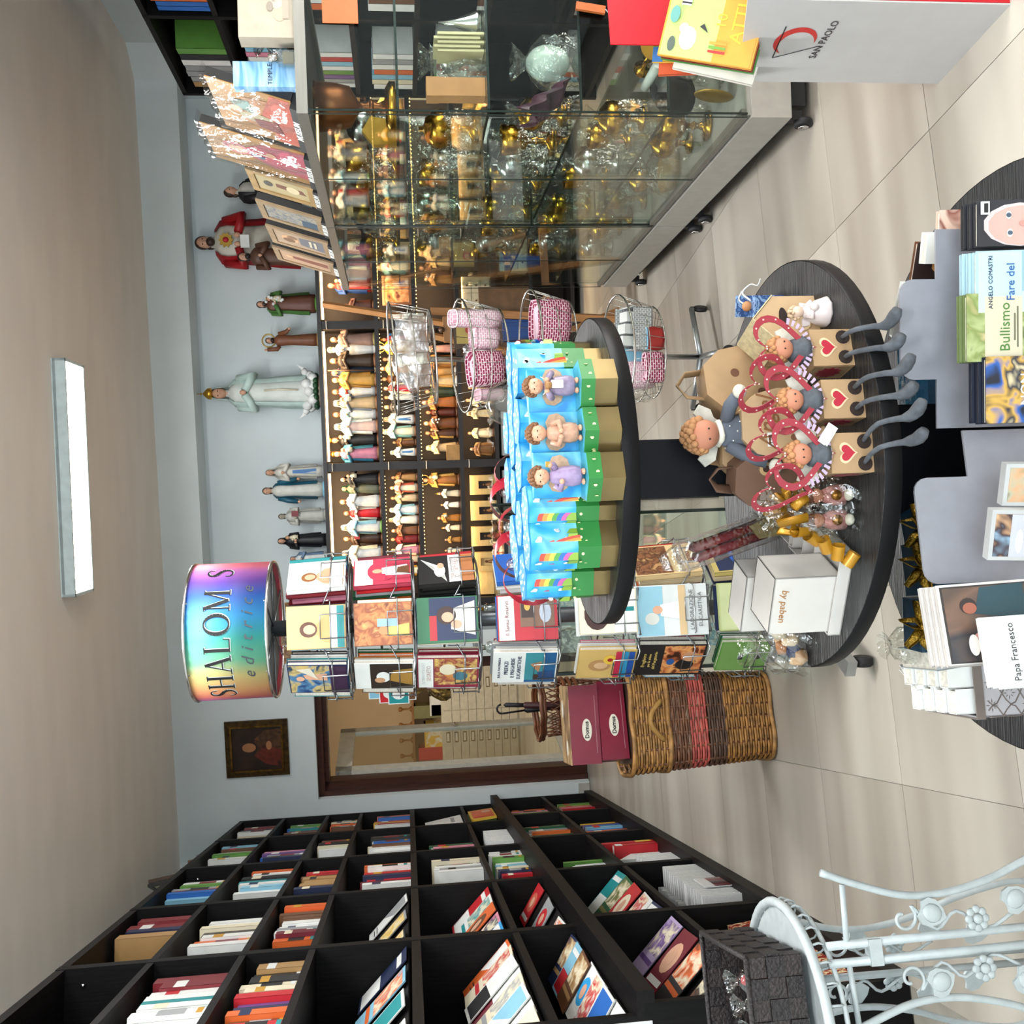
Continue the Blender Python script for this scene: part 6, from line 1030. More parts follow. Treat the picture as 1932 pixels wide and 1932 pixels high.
def curls(mb, c, r, n, s, rng, low=-.2, back=False):
    for i in range(n):
        z = 1 - (1 - low) * (i + .5) / n; a = i * 2.4; rr = math.sqrt(max(0, 1 - z * z)); p = Vector((rr * math.cos(a), rr * math.sin(a), z))
        if p.y < -.45 and p.z < .55: continue
        q = Vector(c) + p * r; mb.ball(q, s * rng.uniform(.8, 1.2), 6, 4)
def cherub(label, M, h, robe, arm, tagc=False):
    t = thing('angel_figurine', label, 'figurine', M @ Matrix.Scale(h, 4), 'resin angels on the gift boxes'); rb = mat('resin_robe', robe, .4, var=.12, scale=10); sk = mat('resin_skin', '#d9a586', .4, var=.05); hr = mat('resin_curls', '#8a5c38', .5, var=.2); wg = mat('resin_wing', '#c2a184', .4, var=.1)
    MB().lathe([(.10, .06), (.17, .10), (.19, .22), (.17, .40), (.15, .52), (.11, .60), (.06, .64)], 18, 1, .85, fold=.06, nf=7).obj('robe', rb, t)
    for s in (-1, 1):
        MB().ball((s * .09, -.07, .035), (.06, .09, .04), 10, 6).tube([(s * .08, -.02, .05), (s * .08, -.01, .14)], .05, 8).obj('foot', sk, t)
        pts = [(s * .15, -.02, .54), (s * .20, -.10, .42), (s * .05, -.19, .40)] if arm == 'fold' else ([(s * .15, -.02, .54), (s * .22, -.10, .50), (s * .10, -.20, .60)] if arm == 'hold' else [(s * .15, -.02, .54), (s * .22, -.06, .44 if s < 0 else .58), (s * (.06 if s < 0 else .24), -.18, .44 if s < 0 else .66)])
        a = MB().tube(pts, [.065, .06, .045], 8).obj('arm', rb, t); MB().ball(pts[2], .05, 8, 6).obj('hand', sk, a)
        MB().prism([(s * .05, .58), (s * .20, .62), (s * .33, .55), (s * .36, .40), (s * .28, .28), (s * .16, .24), (s * .06, .36)], .045, (0, .14, 0), RZ(s * 22)).obj('wing', wg, t)
    hd = MB().ball((0, -.01, .80), (.155, .15, .165), 16, 12).ball((0, -.16, .79), (.022, .02, .022), 6, 5).ball((-.09, -.12, .76), (.035, .02, .03), 6, 5).ball((.09, -.12, .76), (.035, .02, .03), 6, 5).obj('head', sk, t)
    e = MB()
    for s in (-1, 1): e.ball((s * .055, -.148, .82), (.018, .01, .012), 6, 4)
    e.obj('eyes', mat('resin_eyes', '#3a2418', .4), hd); b = MB(); curls(b, (0, .01, .83), .165, 60, .042, random.Random(3)); b.obj('curly_hair', hr, hd)
    if arm == 'hold': MB().lathe([(.06, 0), (.08, .10), (.05, .12)], 10, c=(0, -.22, .52)).obj('held_basket', mat('resin_basket', '#a87a4a', .5), t)
    if arm == 'up': MB().box((.26, -.19, .70), (.09, .05, .07)).obj('held_book', mat('resin_gold', '#b5903a', .4, .4), t)
    if tagc: MB().box((.02, -.24, .42), (.14, .01, .22)).tube([(.02, -.235, .52), (-.16, -.13, .66)], .008, 4).tube([(.02, -.235, .52), (.16, -.12, .70)], .008, 4).obj('price_tag', cmat('white'), t)
    return t
meP1 = hexpr(HR, 0, .036).mesh('foil_base', BRZ); meP2 = hexpr(HR + .0008, .036, .058).mesh('meadow_band', GRASS); meP3 = hexpr(HR - .001, .058, .0585).mesh('pedestal_top', mat('turquoise_card', '#4ab0c8', .4))
dz = MB()
for f in range(6):
    Mf = RZ(60 * f) @ T3(0, -ap - .0012, 0); R = Mf.to_3x3().to_4x4()
    for cx, cz in ((-.010, .047), (.010, .043)): dz.prism(ell(cx, cz, .003, .003, 7), .0003, tuple(Mf.translation), R)
meDz = dz.mesh('daisy_print', cmat('#efe6b0'))
for k, (x, y, c, arm, nm) in enumerate(((.053, 1.525, '#a58fb5', 'up', 'lilac robed curly angel figurine raising a small book'), (.122, 1.540, '#cf9f84', 'fold', 'peach robed curly angel figurine playing a harp'), (.198, 1.555, '#9a8aa5', 'hold', 'curly angel figurine with flowers and a paper price tag'))):
    t = thing('box_pedestal', ['bronze and green hexagonal pedestal box under the lilac angel', 'bronze and green hexagonal pedestal box under the peach angel', 'bronze and green hexagonal pedestal box under the tagged angel'][k], 'gift box', T3(x, y, 1.075) @ RZ(8 * (k - 1)))
    for n_, me in (('foil_base', meP1), ('meadow_band', meP2), ('pedestal_top', meP3), ('daisy_print', meDz)): put(n_, me, t)
    hexpr(HR - .002, .0585, .135).obj('sky_back', SKY, t, T3(0, .030, 0) @ Matrix.Diagonal((1, .35, 1, 1)))
    cherub(nm, T3(x, y - .012, 1.075 + .0585) @ RZ(5 * (k - 1) - 8), .088, c, arm, k == 2)
# red ribbon bow, glass bowl behind the boxes
RIB = mat('red_satin', '#a3152c', .3, var=.15, scale=12)
b = MB()
for i, (x, y, a) in enumerate(((-.13, 1.85, 20), (-.085, 1.88, -15), (-.03, 1.90, 10), (.02, 1.935, -20), (.08, 1.95, 25))):
    b.X = T3(x, y, 1.135 + .012 * (i % 2)) @ RZ(a); b.sheet(lambda u, v: (.040 * math.cos(PI * 2 * u) * (1 + .2 * v), .03 * v - .015 + .01 * math.sin(7 * u), .045 + .042 * math.sin(2 * PI * u) + .012 * math.sin(5 * u + v)), 20, 4)
b.X = Matrix()
rb_ = thing('ribbon', 'shiny red satin ribbon looped behind the blue gift boxes', 'ribbon', (0, 0, 0)); b.obj('satin_loops', RIB, rb_); pb = MB()
for x, y in ((-.10, 1.855), (-.03, 1.88), (.04, 1.93)): pb.ball((x, y, 1.215), .012, 10, 8)
pb.obj('clear_beads', glass_mat('bead_glass', (.9, .9, .9), .25, .03), rb_)
gb_ = thing('glass_bowl', 'upturned clear glass bowl with a white flower behind the gift boxes', 'bowl', T3(.215, 1.93, 1.075)); MB().lathe([(.062, 0), (.064, .02), (.060, .08), (.05, .13), (.03, .165), (.0, .175)], 24).obj('glass_body', glass_mat('bowl_glass', (.93, .96, .95), .12, .03), gb_); MB().ball((0, 0, .10), (.03, .03, .02), 10, 7).obj('white_flower', cmat('white'), gb_); MB().prism([(0, 0), (.02, .03), (.005, .05)], .006, (0, 0, .02)).obj('leaf', mat('olive_leaf', '#8a7a34', .4), gb_)
# ------------------------------------------------------------------ goods on the middle tier
MZ = .695
KR = mat('kraft_card', '#ad8d68', .65, var=.08, scale=20); KRB = mat('brown_printed_kraft', '#6f5240', .65, var=.08); KRL = mat('pale_kraft', '#bfa07a', .6, var=.06); REDH = mat('dusty_red_card', '#9a2f3c', .5, var=.06); FELT = mat('grey_felt', '#565b62', .9, var=.2, scale=60, bump=.3); FELTW = mat('white_felt', '#dad6c8', .9, var=.08, scale=60, bump=.2); CURL = mat('orange_wool_curls', '#c08a5c', .8, var=.2); DSK = mat('doll_skin', '#c08064', .7)
def heartpts(s, n=28): return [(s * .0625 * 16 * math.sin(t) ** 3, s * .0625 * (13 * math.cos(t) - 5 * math.cos(2 * t) - 2 * math.cos(3 * t) - math.cos(4 * t))) for t in [2 * PI * i / n for i in range(n)]]
def heart_ring(s, wdt, t, M, name, par, dotm=None):
    o = heartpts(s, 36); i_ = heartpts(s - wdt, 36); mb = MB(); n = 36; V = []; F = []
    for y in (-t / 2, t / 2):
        V += [(a, y, b) for a, b in o] + [(a, y, b + wdt * .12) for a, b in i_]
    for k in range(n):
        j = (k + 1) % n; F += [(k, j, n + j, n + k), (2 * n + k, 3 * n + k, 3 * n + j, 2 * n + j), (k, 2 * n + k, 2 * n + j, j), (n + k, n + j, 3 * n + j, 3 * n + k)]
    mb._add(V, F); ob = mb.obj(name, REDH, par, M); d = MB()
    for k in range(0, n, 2):
        a = ((o[k][0] + i_[k][0]) / 2, (o[k][1] + i_[k][1]) / 2); d.prism(ell(a[0], a[1], wdt * .13, wdt * .13, 6), .0006, (0, -t / 2 - .0004, 0))
    d.obj('polka_dots', cmat('#e6cfc8'), ob); return ob
HB_ = [(.244, 1.497, 14), (.158, 1.463, 8), (.072, 1.440, 3)]
for k, (x, y, rz) in enumerate(HB_):
    nm = ['beside the white porcelain angel', 'in the middle of the three', 'with the price tag, nearest the gold ribbon'][k]; M = T3(x, y, MZ) @ RZ(rz)
    t = thing('heart_box', f'kraft heart box with a red heart frame, {nm}', 'gift box', M, 'kraft heart boxes on the middle tier'); W = .062; Hh = .068; Dp = .055
    MB().bx((-W / 2, 0, 0), (W / 2, Dp, Hh)).obj('body', KR, t); MB().bx((-W / 2 - .0006, .004, .004), (-W / 2, Dp - .004, Hh - .004)).obj('side_panel', mat('speckled_kraft', '#8f7a5c', .6, var=.2, scale=50), t)
    MB().prism([(.022 * (1 if i % 2 else .72) * math.cos(2 * PI * i / 22), .034 + .022 * (1 if i % 2 else .72) * math.sin(2 * PI * i / 22)) for i in range(22)], .0006, (-W / 2 - .0012, Dp / 2, 0), RZ(90)).obj('side_rosette', cmat('#7a2030'), t)
    MB().prism([(a, b + .042) for a, b in heartpts(.0165)], .0006, (0, -.0005, 0)).obj('heart_border', cmat('#dcc6a0'), t); MB().prism([(a, b + .042) for a, b in heartpts(.0125)], .0006, (0, -.0010, 0)).obj('heart_print', cmat('#b02238'), t)
    MB().prism(ell(-.017, .014, .0115, .0115), .0012, (0, -.0008, 0)).prism(ell(.017, .014, .0115, .0115), .0012, (0, -.0008, 0)).obj('leg_holes', mat('dark_hole', '#2a1c16', .9), t)
    st = MB()
    for i in range(14):
        a = math.radians(200 + i * 10.8); st.prism([(.052 * math.cos(a - .05), .118 + .050 * math.sin(a - .05)), (.052 * math.cos(a + .05), .118 + .050 * math.sin(a + .05)), (.041 * math.cos(a + .05), .118 + .041 * math.sin(a + .05)), (.041 * math.cos(a - .05), .118 + .041 * math.sin(a - .05))], .0012, (0, -.004, 0))
    st.obj('striped_frill', cmat('#b9a5c0'), t)
    heart_ring(.056, .0115, .0015, T3(0, -.002, Hh + .052), 'heart_frame', t); heart_ring(.054, .0105, .0015, T3(-.050, .03, Hh + .068) @ RZ(-50) @ RY(10), 'side_heart_frame', t)
    # the doll inside, its legs hanging over the table edge
    dl = thing('felt_doll', f'felt angel doll in the kraft heart box {nm}', 'doll', M @ T3(0, .0, 0), 'felt angel dolls'); MB().lathe([(.020, .070), (.024, .08), (.018, .098), (.008, .105)], 12, c=(0, .012, 0)).obj('torso', FELT, dl); hd = MB().ball((0, .004, .116), (.0180, .0175, .0180), 14, 10).obj('head', DSK, dl); b = MB(); curls(b, (0, .007, .120), .0185, 60, .0048, random.Random(k)); b.obj('wool_hair', CURL, hd)
    e = MB().ball((-.006, -.0130, .117), .0014, 6, 4).ball((.006, -.0130, .117), .0016, 6, 4); e.obj('eyes', INK, hd)
    for s in (-1, 1):
        MB().prism([(s * .008, .088), (s * .036, .080), (s * .046, .098), (s * .038, .116), (s * .018, .108)], .003, (0, .022, 0)).obj('wing', FELTW, dl)
        dx = (-.004, .002, .010)[k]; MB().tube(spline([(s * .017, .002, .014), (s * .017 + dx, -.022, .017), (s * .018 + dx * 2, -.045, .012), (s * .018 + dx * 2.4, -.058, -.008), (s * .018 + dx * 2.6, -.062, -.026), (s * .020 + dx * 2.6 + .006, -.070, -.036), (s * .022 + dx * 2.8 + .016, -.082, -.040)], 2), [.0036, .0037, .0038, .0039, .004, .0042, .0046, .0052, .0085, .0095, .0105, .0100, .0070], 9).obj('leg', FELT, dl)
t = bpy.data.objects['heart_box.002']; MB().box((.028, -.008, .075), (.034, .001, .017), RY(35)).obj('price_tag', cmat('white'), t)
# kraft gable bags with the big doll
def gable(name, label, M, w, h, d, mt, spots=None, handle=True, title=None):
    t = thing(name, label, 'gift bag', M, 'kraft gift bags'); n = 12; poly = [(-w / 2, 0), (w / 2, 0), (w / 2 * 1.05, h * .45), (w / 2 * .9, h * .66), (w * .22, h * .80), (-w * .22, h * .80), (-w / 2 * .9, h * .66), (-w / 2 * 1.05, h * .45)]
    MB().prism(poly, d).obj('body', mt, t)
    if handle: MB().tube([(-w * .20, 0, h * .79), (-w * .17, 0, h * .93), (0, 0, h), (w * .17, 0, h * .93), (w * .20, 0, h * .79)], .010, 6, flat=.22).obj('handle', mt, t)
    if spots:
        for (a, b, r, c1, c2) in spots:
            MB().prism(ell(a * w, b * h, r, r), .0006, (0, -d / 2 - .0005, 0)).obj('spot_print', cmat(c1), t)
            if c2: MB().prism(ell(a * w, b * h, r * .5, r * .5), .0006, (0, -d / 2 - .0011, 0)).obj('spot_print', cmat(c2), t)
    return t
gable('kraft_bag', 'brown spotted kraft gift bag lying behind, nearest the column', T3(.045, 1.66, MZ) @ RZ(-14), .10, .19, .05, KRB, [(-.2, .3, .012, '#c2a074', '#3a241a'), (.2, .52, .012, '#c2a074', '#3a241a')])
gable('kraft_bag', 'kraft gift bag with brown scallops standing behind the lettered one', T3(.10, 1.70, MZ) @ RZ(-6), .12, .20, .05, KR, [(.2, .5, .013, '#6a4634', '#3a241a'), (-.25, .35, .012, '#6a4634', None)])
gable('kraft_bag', 'large kraft gift bag with brown edges behind the doll, by the wire baskets', T3(.215, 1.72, MZ) @ RZ(18), .13, .225, .05, KR, [(.1, .55, .008, '#6a4634', None), (-.2, .35, .008, '#6a4634', None)])
t = gable('kraft_bag', 'pale kraft gift bag lettered Angel with a small price tag', T3(.135, 1.625, MZ) @ RZ(2) @ RX(-8), .115, .175, .045, KRL, [(-.22, .30, .006, '#7a5236', None), (.16, .30, .006, '#7a5236', None)])
text('Angel', .040, t, T3(.0, -.0245, .098) @ STAND @ RZ(2), cmat('#8a5a34'), shear=.35); MB().box((-.028, -.0245, .092), (.024, .0008, .013), RY(0)).obj('price_tag', cmat('white'), t); text('1,00', .009, t, T3(-.028, -.0252, .092) @ STAND)
sc_ = MB()
for a, b in ((-.018, .03), (.018, .03), (0, .042), (0, .018)): sc_.prism(ell(a, b, .016, .016), .0006, (0, -.0232, 0))
sc_.obj('scallop_print', cmat('#7a5236'), t)
dl = thing('felt_doll', 'big felt angel doll in grey dotted shirt sitting in the Angel bag', 'doll', T3(.127, 1.655, MZ + .115) @ RX(4) @ RY(-4), 'felt angel dolls'); DOT = mat('grey_dotted_cotton', '#5f6672', .85, var=.1)
MB().lathe([(.030, -.03), (.032, .0), (.030, .03), (.022, .055), (.010, .064)], 14, 1, .8).obj('shirt', DOT, dl); MB().lathe([(.020, .056), (.024, .060), (.020, .066)], 14, fold=.1, nf=10).obj('lace_collar', FELTW, dl); hd = MB().ball((0, -.004, .088), (.027, .026, .026), 16, 12).obj('head', DSK, dl); b = MB(); curls(b, (0, .003, .094), .027, 60, .0075, random.Random(8)); b.obj('wool_hair', CURL, hd); MB().ball((-.009, -.029, .088), .0018, 6, 4).ball((.009, -.029, .088), .0018, 6, 4).obj('eyes', INK, hd)
db = MB()
for i in range(46): a = i * 2.4; zz = -.02 + .07 * (i / 46); r = .0305 - .1 * max(0, zz - .03) ** 1; db.ball((r * math.cos(a), .8 * r * math.sin(a), zz), .0016, 5, 3)
db.obj('white_dots', cmat('white'), dl)
for s in (-1, 1):
    pts = [(s * .022, -.005, .045), (s * .045, -.020, .030 + .012 * s), (s * .058, -.032, .012 + .022 * s)]; a = MB().tube(pts, [.012, .0125, .0115], 9).obj('arm', DOT, dl); MB().ball((s * .066, -.038, .004 + .026 * s), (.013, .011, .012), 10, 7).obj('mitten', FELTW, a); MB().prism([(s * .012, .05), (s * .045, .060), (s * .055, .080), (s * .040, .092), (s * .02, .075)], .004, (0, .026, 0)).obj('wing', FELTW, dl)
# kraft gable box with cream top, little figurines, blue box
t = thing('gable_box', 'kraft gable box with a cream dotted roof and cut-out window', 'gift box', T3(.300, 1.66, MZ) @ RZ(20)); MB().prism([(-.045, 0), (.045, 0), (.045, .075), (0, .115), (-.045, .075)], .085).obj('body', KRL, t); MB().box((-.0235, 0, .0965), (.062, .088, .002), RY(-41.6)).box((.0235, 0, .0965), (.062, .088, .002), RY(41.6)).obj('roof', mat('cream_dotted_card', '#d6c79e', .6, var=.12, scale=120), t); MB().prism(ell(0, .062, .022, .008), .0008, (0, -.0432, 0)).obj('window_cutout', mat('dark_hole', '#2a1c16', .9), t); MB().prism(ell(0, .030, .024, .018), .0008, (0, -.0432, 0)).obj('printed_oval', cmat('#cdb58c'), t)
t = thing('porcelain_angel', 'small white porcelain angel figurine at the table edge', 'figurine', T3(.318, 1.585, MZ) @ RZ(15)); PRC = mat('white_porcelain', '#ddd2d0', .25, var=.04); MB().lathe([(.024, 0), (.026, .004), (.020, .022), (.011, .038), (.006, .044)], 18, fold=.05, nf=8).obj('dress', PRC, t); hd = MB().ball((0, -.001, .052), .0105, 12, 9).obj('head', mat('porcelain_face', '#dcc0ac', .3), t); b = MB(); curls(b, (0, .002, .054), .011, 26, .0034, random.Random(2)); b.obj('hair', mat('porcelain_hair', '#d0b494', .35), hd)
for s in (-1, 1): MB().tube([(s * .009, -.002, .038), (s * .014, -.010, .031), (s * .003, -.017, .033)], .0042, 7).obj('arm', PRC, t); MB().prism([(s * .004, .026), (s * .020, .030), (s * .022, .042), (s * .008, .042)], .004, (0, .010, 0)).obj('wing', PRC, t)
MB().ball((0, -.020, .030), .0075, 8, 6).obj('held_puppy', PRC, t)
t = thing('patterned_box', 'small blue patterned gift box with a white ribbon', 'gift box', T3(.372, 1.79, MZ) @ RZ(-12)); BLP = art('blue_tile_print', ['#4a6fa5', '#2a4a80', '#7fa0c8', '#35578f'], 70, 1, hard=True); box_obj('body', (-.020, -.018, 0), (.020, .018, .055), BLP, t); box_obj('back_flap', (-.020, .014, .055), (.020, .018, .080), BLP, t); MB().ball((.0, .004, .062), (.010, .006, .010), 8, 6).obj('bear_charm', mat('peach_resin', '#c98a5a', .5), t)
MB().tube(spline([(.01, 0, .056), (.025, .008, .070), (.04, .0, .058), (.038, -.010, .048), (.05, -.008, .042)], 6), .0028, 5, flat=.25).tube(spline([(.0, .01, .056), (.012, .014, .074), (.028, .012, .070)], 6), .0028, 5, flat=.25).obj('ribbon', cmat('white'), t)
for k, (x, y) in enumerate(((.285, 1.90), (.262, 1.87))):
    t = thing('resin_figurine', ['small beige resin donkey figurine behind the gable box', 'small beige resin lamb figurine behind the gable box'][k], 'figurine', T3(x, y, MZ) @ RZ(40 * k) @ Matrix.Scale(1.25, 4)); RS = mat('beige_resin', '#cfa27a', .45, var=.1); MB().ball((0, 0, .028), (.022, .013, .014), 12, 8).tube([(-.016, 0, .034), (-.026, 0, .052)], [.009, .008], 8).ball((-.030, -.002, .058), (.012, .009, .009), 10, 7).obj('body', RS, t)
    for lx, ly in ((-.013, -.007), (-.013, .007), (.014, -.007), (.014, .007)): MB().tube([(lx, ly, .024), (lx, ly, .001)], .0042, 6).obj('leg', RS, t)
    MB().prism([(-.030, .064), (-.026, .078), (-.023, .064)], .003, (0, .004, 0)).prism([(-.032, .064), (-.036, .077), (-.028, .064)], .003, (0, -.004, 0)).obj('ear', RS, t)
# white presentation boxes
WB_ = mat('pearl_white_card', '#c8c4be', .4, var=.03)
t = thing('presentation_box', 'large white presentation box lettered in gold, standing in its lid', 'gift box', T3(-.155, 1.600, MZ) @ RZ(-24)); w, d, h = .105, .085, .125
MB().bx((-w / 2, -d / 2, .012), (w / 2, -d / 2 + .002, h)).bx((w / 2 - .002, -d / 2, .012), (w / 2, d / 2, h)).bx((-w / 2, d / 2 - .002, .012), (w / 2, d / 2, h)).bx((-w / 2, -d / 2, h - .002), (w / 2, d / 2, h)).bx((-w / 2, -d / 2, .012), (w / 2, d / 2, .014)).bx((-w / 2, -d / 2, h - .008), (-w / 2 + .002, d / 2, h)).bx((-w / 2, -d / 2, .012), (-w / 2 + .002, d / 2, .02)).obj('box_body', WB_, t)
MB().sheet(lambda a, b: (-w / 2 + .012 + .006 * math.sin(11 * a + 6 * b), -d / 2 + .004 + (d - .008) * a, .016 + (h - .024) * b), 14, 14).obj('tissue_paper', mat('white_tissue', '#c6c9cc', .7, bump=.5, scale=30), t)
text('by paben', .017, t, T3(.0, -d / 2 - .0006, .105) @ STAND @ RZ(180), cmat('#a5713a'), shear=.2)
lw_, ld = w + .05, d + .012
MB().bx((-lw_ / 2 + .02, -ld / 2, 0), (lw_ / 2 + .02, ld / 2, .002)).bx((-lw_ / 2 + .02, -ld / 2, 0), (lw_ / 2 + .02, -ld / 2 + .002, .022)).bx((-lw_ / 2 + .02, ld / 2 - .002, 0), (lw_ / 2 + .02, ld / 2, .022)).bx((-lw_ / 2 + .02, -ld / 2, 0), (-lw_ / 2 + .022, ld / 2, .022)).bx((lw_ / 2 + .018, -ld / 2, 0), (lw_ / 2 + .02, ld / 2, .022)).obj('lid_tray', WB_, t)
t = thing('presentation_box', 'second white presentation box standing behind the gold lettered one', 'gift box', T3(-.165, 1.712, MZ) @ RZ(-24)); MB().bx((-.055, -.035, .0), (.055, -.033, .13)).bx((.053, -.035, 0), (.055, .035, .13)).bx((-.055, .033, 0), (.055, .035, .13)).bx((-.055, -.035, .128), (.055, .035, .13)).bx((-.055, -.035, 0), (.055, .035, .002)).obj('box_body', WB_, t); MB().sheet(lambda a, b: (-.045 + .006 * math.sin(11 * a + 6 * b), -.032 + .064 * a, .004 + .120 * b), 12, 12).obj('tissue_paper', mat('white_tissue', '#c6c9cc', .7, bump=.5, scale=30), t)
for k, (x, y) in enumerate(((-.060, 1.675), (-.040, 1.712))):
    t = thing('open_tray', ['small open white tray beside the presentation boxes, front one', 'small open white tray beside the presentation boxes, rear one'][k], 'tray', T3(x, y, MZ) @ RZ(-22)); MB().bx((-.035, -.03, 0), (.035, .03, .002)).bx((-.035, -.03, 0), (.035, -.028, .03)).bx((-.035, .028, 0), (.035, .03, .03)).bx((-.035, -.03, 0), (-.033, .03, .03)).bx((.033, -.03, 0), (.035, .03, .03)).obj('tray_body', WB_, t); box_obj('tissue_pad', (-.03, -.025, .002), (.03, .025, .006), mat('white_tissue', '#c6c9cc', .7, bump=.5, scale=30), t)
t = thing('shell_bag', 'clear film bag of shells and coloured beads at the rack side of the table', 'gift bag', T3(-.262, 1.735, MZ)); RR = random.Random(4); crumple(MB(), .055, .115, 41).obj('clear_wrapping', FILM, t); 
for i in range(7): c = ['#cfa57c', '#b98a60', '#d9c0a0', '#1f2a55', '#c9a070', '#b0764a', '#d8c8b0'][i]; MB().X; MB().lathe([(.001, 0), (.012, .008), (.015, .018), (.008, .030), (.001, .036)], 9, fold=.12, nf=5).obj('shell', mat('shell_' + c, c, .4, var=.15), t, T3(RR.uniform(-.03, .03), RR.uniform(-.025, .02), .002 + .012 * (i // 2)) @ RX(RR.uniform(-50, 50)) @ RY(RR.uniform(-40, 40)))
# dark red candle pack in a clear folded box
t = thing('candle_pack', 'clear long box of dark red candles leaning on the black column', 'candle pack', T3(-.030, 1.765, MZ + .03) @ RY(-17)); 
for i in range(4): MB().lathe([(.009, .03), (.009, .17), (.002, .176)], 10, c=(-.018 + .019 * (i % 2), -.010 + .02 * (i // 2), 0)).obj('candle', mat('dark_red_wax', '#7a1220', .35, var=.08), t)
MB().bx((-.034, -.026, 0), (.018, .026, .20)).obj('clear_box', glass_mat('clear_plastic', (.9, .9, .9), .12, .06, .6, 14), t); MB().prism([(-.030, 0), (.014, 0), (.006, .06), (-.022, .05)], .045, (0, 0, .002)).obj('gold_card', mat('olive_gold_card', '#8a7a4a', .4), t); MB().prism([(-.034, .2), (.018, .2), (.004, .235), (-.020, .235)], .02).obj('film_crest', FILM, t); crumple(MB(), .04, .07, 8).obj('film_tail', FILM, t, T3(0, 0, -.028))
# angels wrapped in film with gold ribbon
t = thing('wrapped_angels', 'pair of pink angel dolls in clear film tied with gold ribbon', 'gift bag', T3(-.012, 1.535, MZ)); GRB = mat('gold_satin_ribbon', '#c08a24', .3, .35, var=.15)
for s in (-1, 1):
    MB().lathe([(.018, .0), (.016, .02), (.010, .035)], 12, c=(s * .02, 0, .008)).obj('doll_dress', mat('pink_dotted_dress', '#c98a86', .6, var=.2, scale=120), t); MB().ball((s * .02, 0, .052), .012, 10, 8).obj('doll_head', DSK, t); MB().ball((s * .02, .003, .058), .012, 10, 8).obj('doll_hair', mat('brown_wool', '#6a3a24', .8), t); MB().ball((s * .02, -.018, .006), (.010, .014, .007), 8, 6).obj('doll_shoe', FELTW, t); MB().lathe([(.0, 0), (.008, .002), (.009, .006), (0, .008)], 10).obj('gold_rose', mat('gold_rose_foil', '#a8742a', .3, .7), t, T3(s * .02, -.017, .028) @ RX(90))
crumple(MB(), .055, .14, 21).obj('clear_wrapping', FILM, t); rbm = MB()
for i in range(8): a = i * .8; rbm.tube([(.012 * math.cos(a), .012 * math.sin(a), .098), (.035 * math.cos(a), .035 * math.sin(a), .105 + .012 * (i % 3)), (.045 * math.cos(a + .4), .045 * math.sin(a + .4), .086), (.024 * math.cos(a + .2), .024 * math.sin(a + .2), .083)], .008, 6, flat=.2)
rbm.obj('gold_bow', GRB, t); rb2 = MB()
for i in range(5): rb2.X = T3(-.035 - .012 * i, -.02 - .006 * i, .09 - .018 * i) @ RY(30 * i) @ RX(20); rb2.lathe([(.011, -.012), (.011, .012)], 12, a0=0, a1=300)
rb2.X = Matrix(); rb2.obj('curled_ribbon_ends', GRB, t)
# ------------------------------------------------------------------ goods on the lower tier
LZ = .25
SLV = mat('silver_grey_card', '#93949c', .5, .1, var=.04, scale=30)
def counter_display(label, M, hw, bw, hz, bz, h0=.0):
    """card display stand with a stepped header: header half width hw up to hz, body half width bw up to bz"""
    t = thing('counter_display', label, 'display stand', M); r = .022; ar = [(hw - r + r * math.sin(a), hz - r + r * math.cos(a)) for a in [0, .4, .8, 1.2, 1.57]]
    poly = [(-bw, h0), (bw, h0), (bw, bz), (hw, bz)] + ar[::-1] + [(-x, z) for x, z in ar] + [(-hw, bz), (-bw, bz)]
    MB().prism(poly, .004).obj('back_card', SLV, t); MB().bx((-bw, -.10, h0), (bw, -.002, h0 + .004)).bx((-bw, -.10, h0), (bw, -.098, h0 + .06)).bx((-bw, -.10, h0), (-bw + .003, -.002, h0 + .12)).bx((bw - .003, -.10, h0), (bw, -.002, h0 + .12)).obj('front_tray', SLV, t); return t
# stand by the showcase side
D1 = T3(.262, 1.455, LZ + .002) @ RZ(-3)
counter_display('silver grey card display with a stepped header, holding the baby face book', D1, .078, .155, .385, .325)
def dbook(label, x, y, Yd, w, h, base, pic, title=None, rz=-3, tilt=-6, t=.012, copies=0, ztop=None):
    """face-out book whose top edge centre shows at picture position x, y at distance Yd"""
    p = at(x, y, Yd); M = T3(*p) @ RZ(rz) @ RX(tilt) @ T3(0, 0, -h)
    book(label, M, w, h, t, base, name='paperback', group='books on the lower tier displays', pic=pic, title=title)
    for k in range(copies): book(f'{ORD[k + 1]} copy behind the ' + ' '.join(label.split()[:12]), M @ T3(.0 + .002 * k, .0135 * (k + 1) , .0035 * (k + 1)), w, h, .010, base, name='paperback', group='books on the lower tier displays')
bf = [('r', '#2a2a30', .0, .0, 1, 1), ('e', '#cfc4c4', .46, .47, .47, .46), ('e', '#d8aaa0', .44, .46, .43, .41), ('e', '#c98a84', .56, .26, .1, .04), ('e', '#f0e8e4', .28, .60, .09, .035), ('e', '#4a5a6a', .28, .60, .05, .032), ('e', '#f0e8e4', .66, .62, .09, .035), ('e', '#4a5a6a', .66, .62, .05, .032), ('e', '#c89488', .48, .44, .06, .05), ('r', 'white', .68, .86, .96, .97), ('r', 'black', .72, .88, .92, .93)]
dbook('dark book with a baby face on the silver display', 1840, 424, 1.375, .068, .12, '#2a2a30', bf, copies=2)
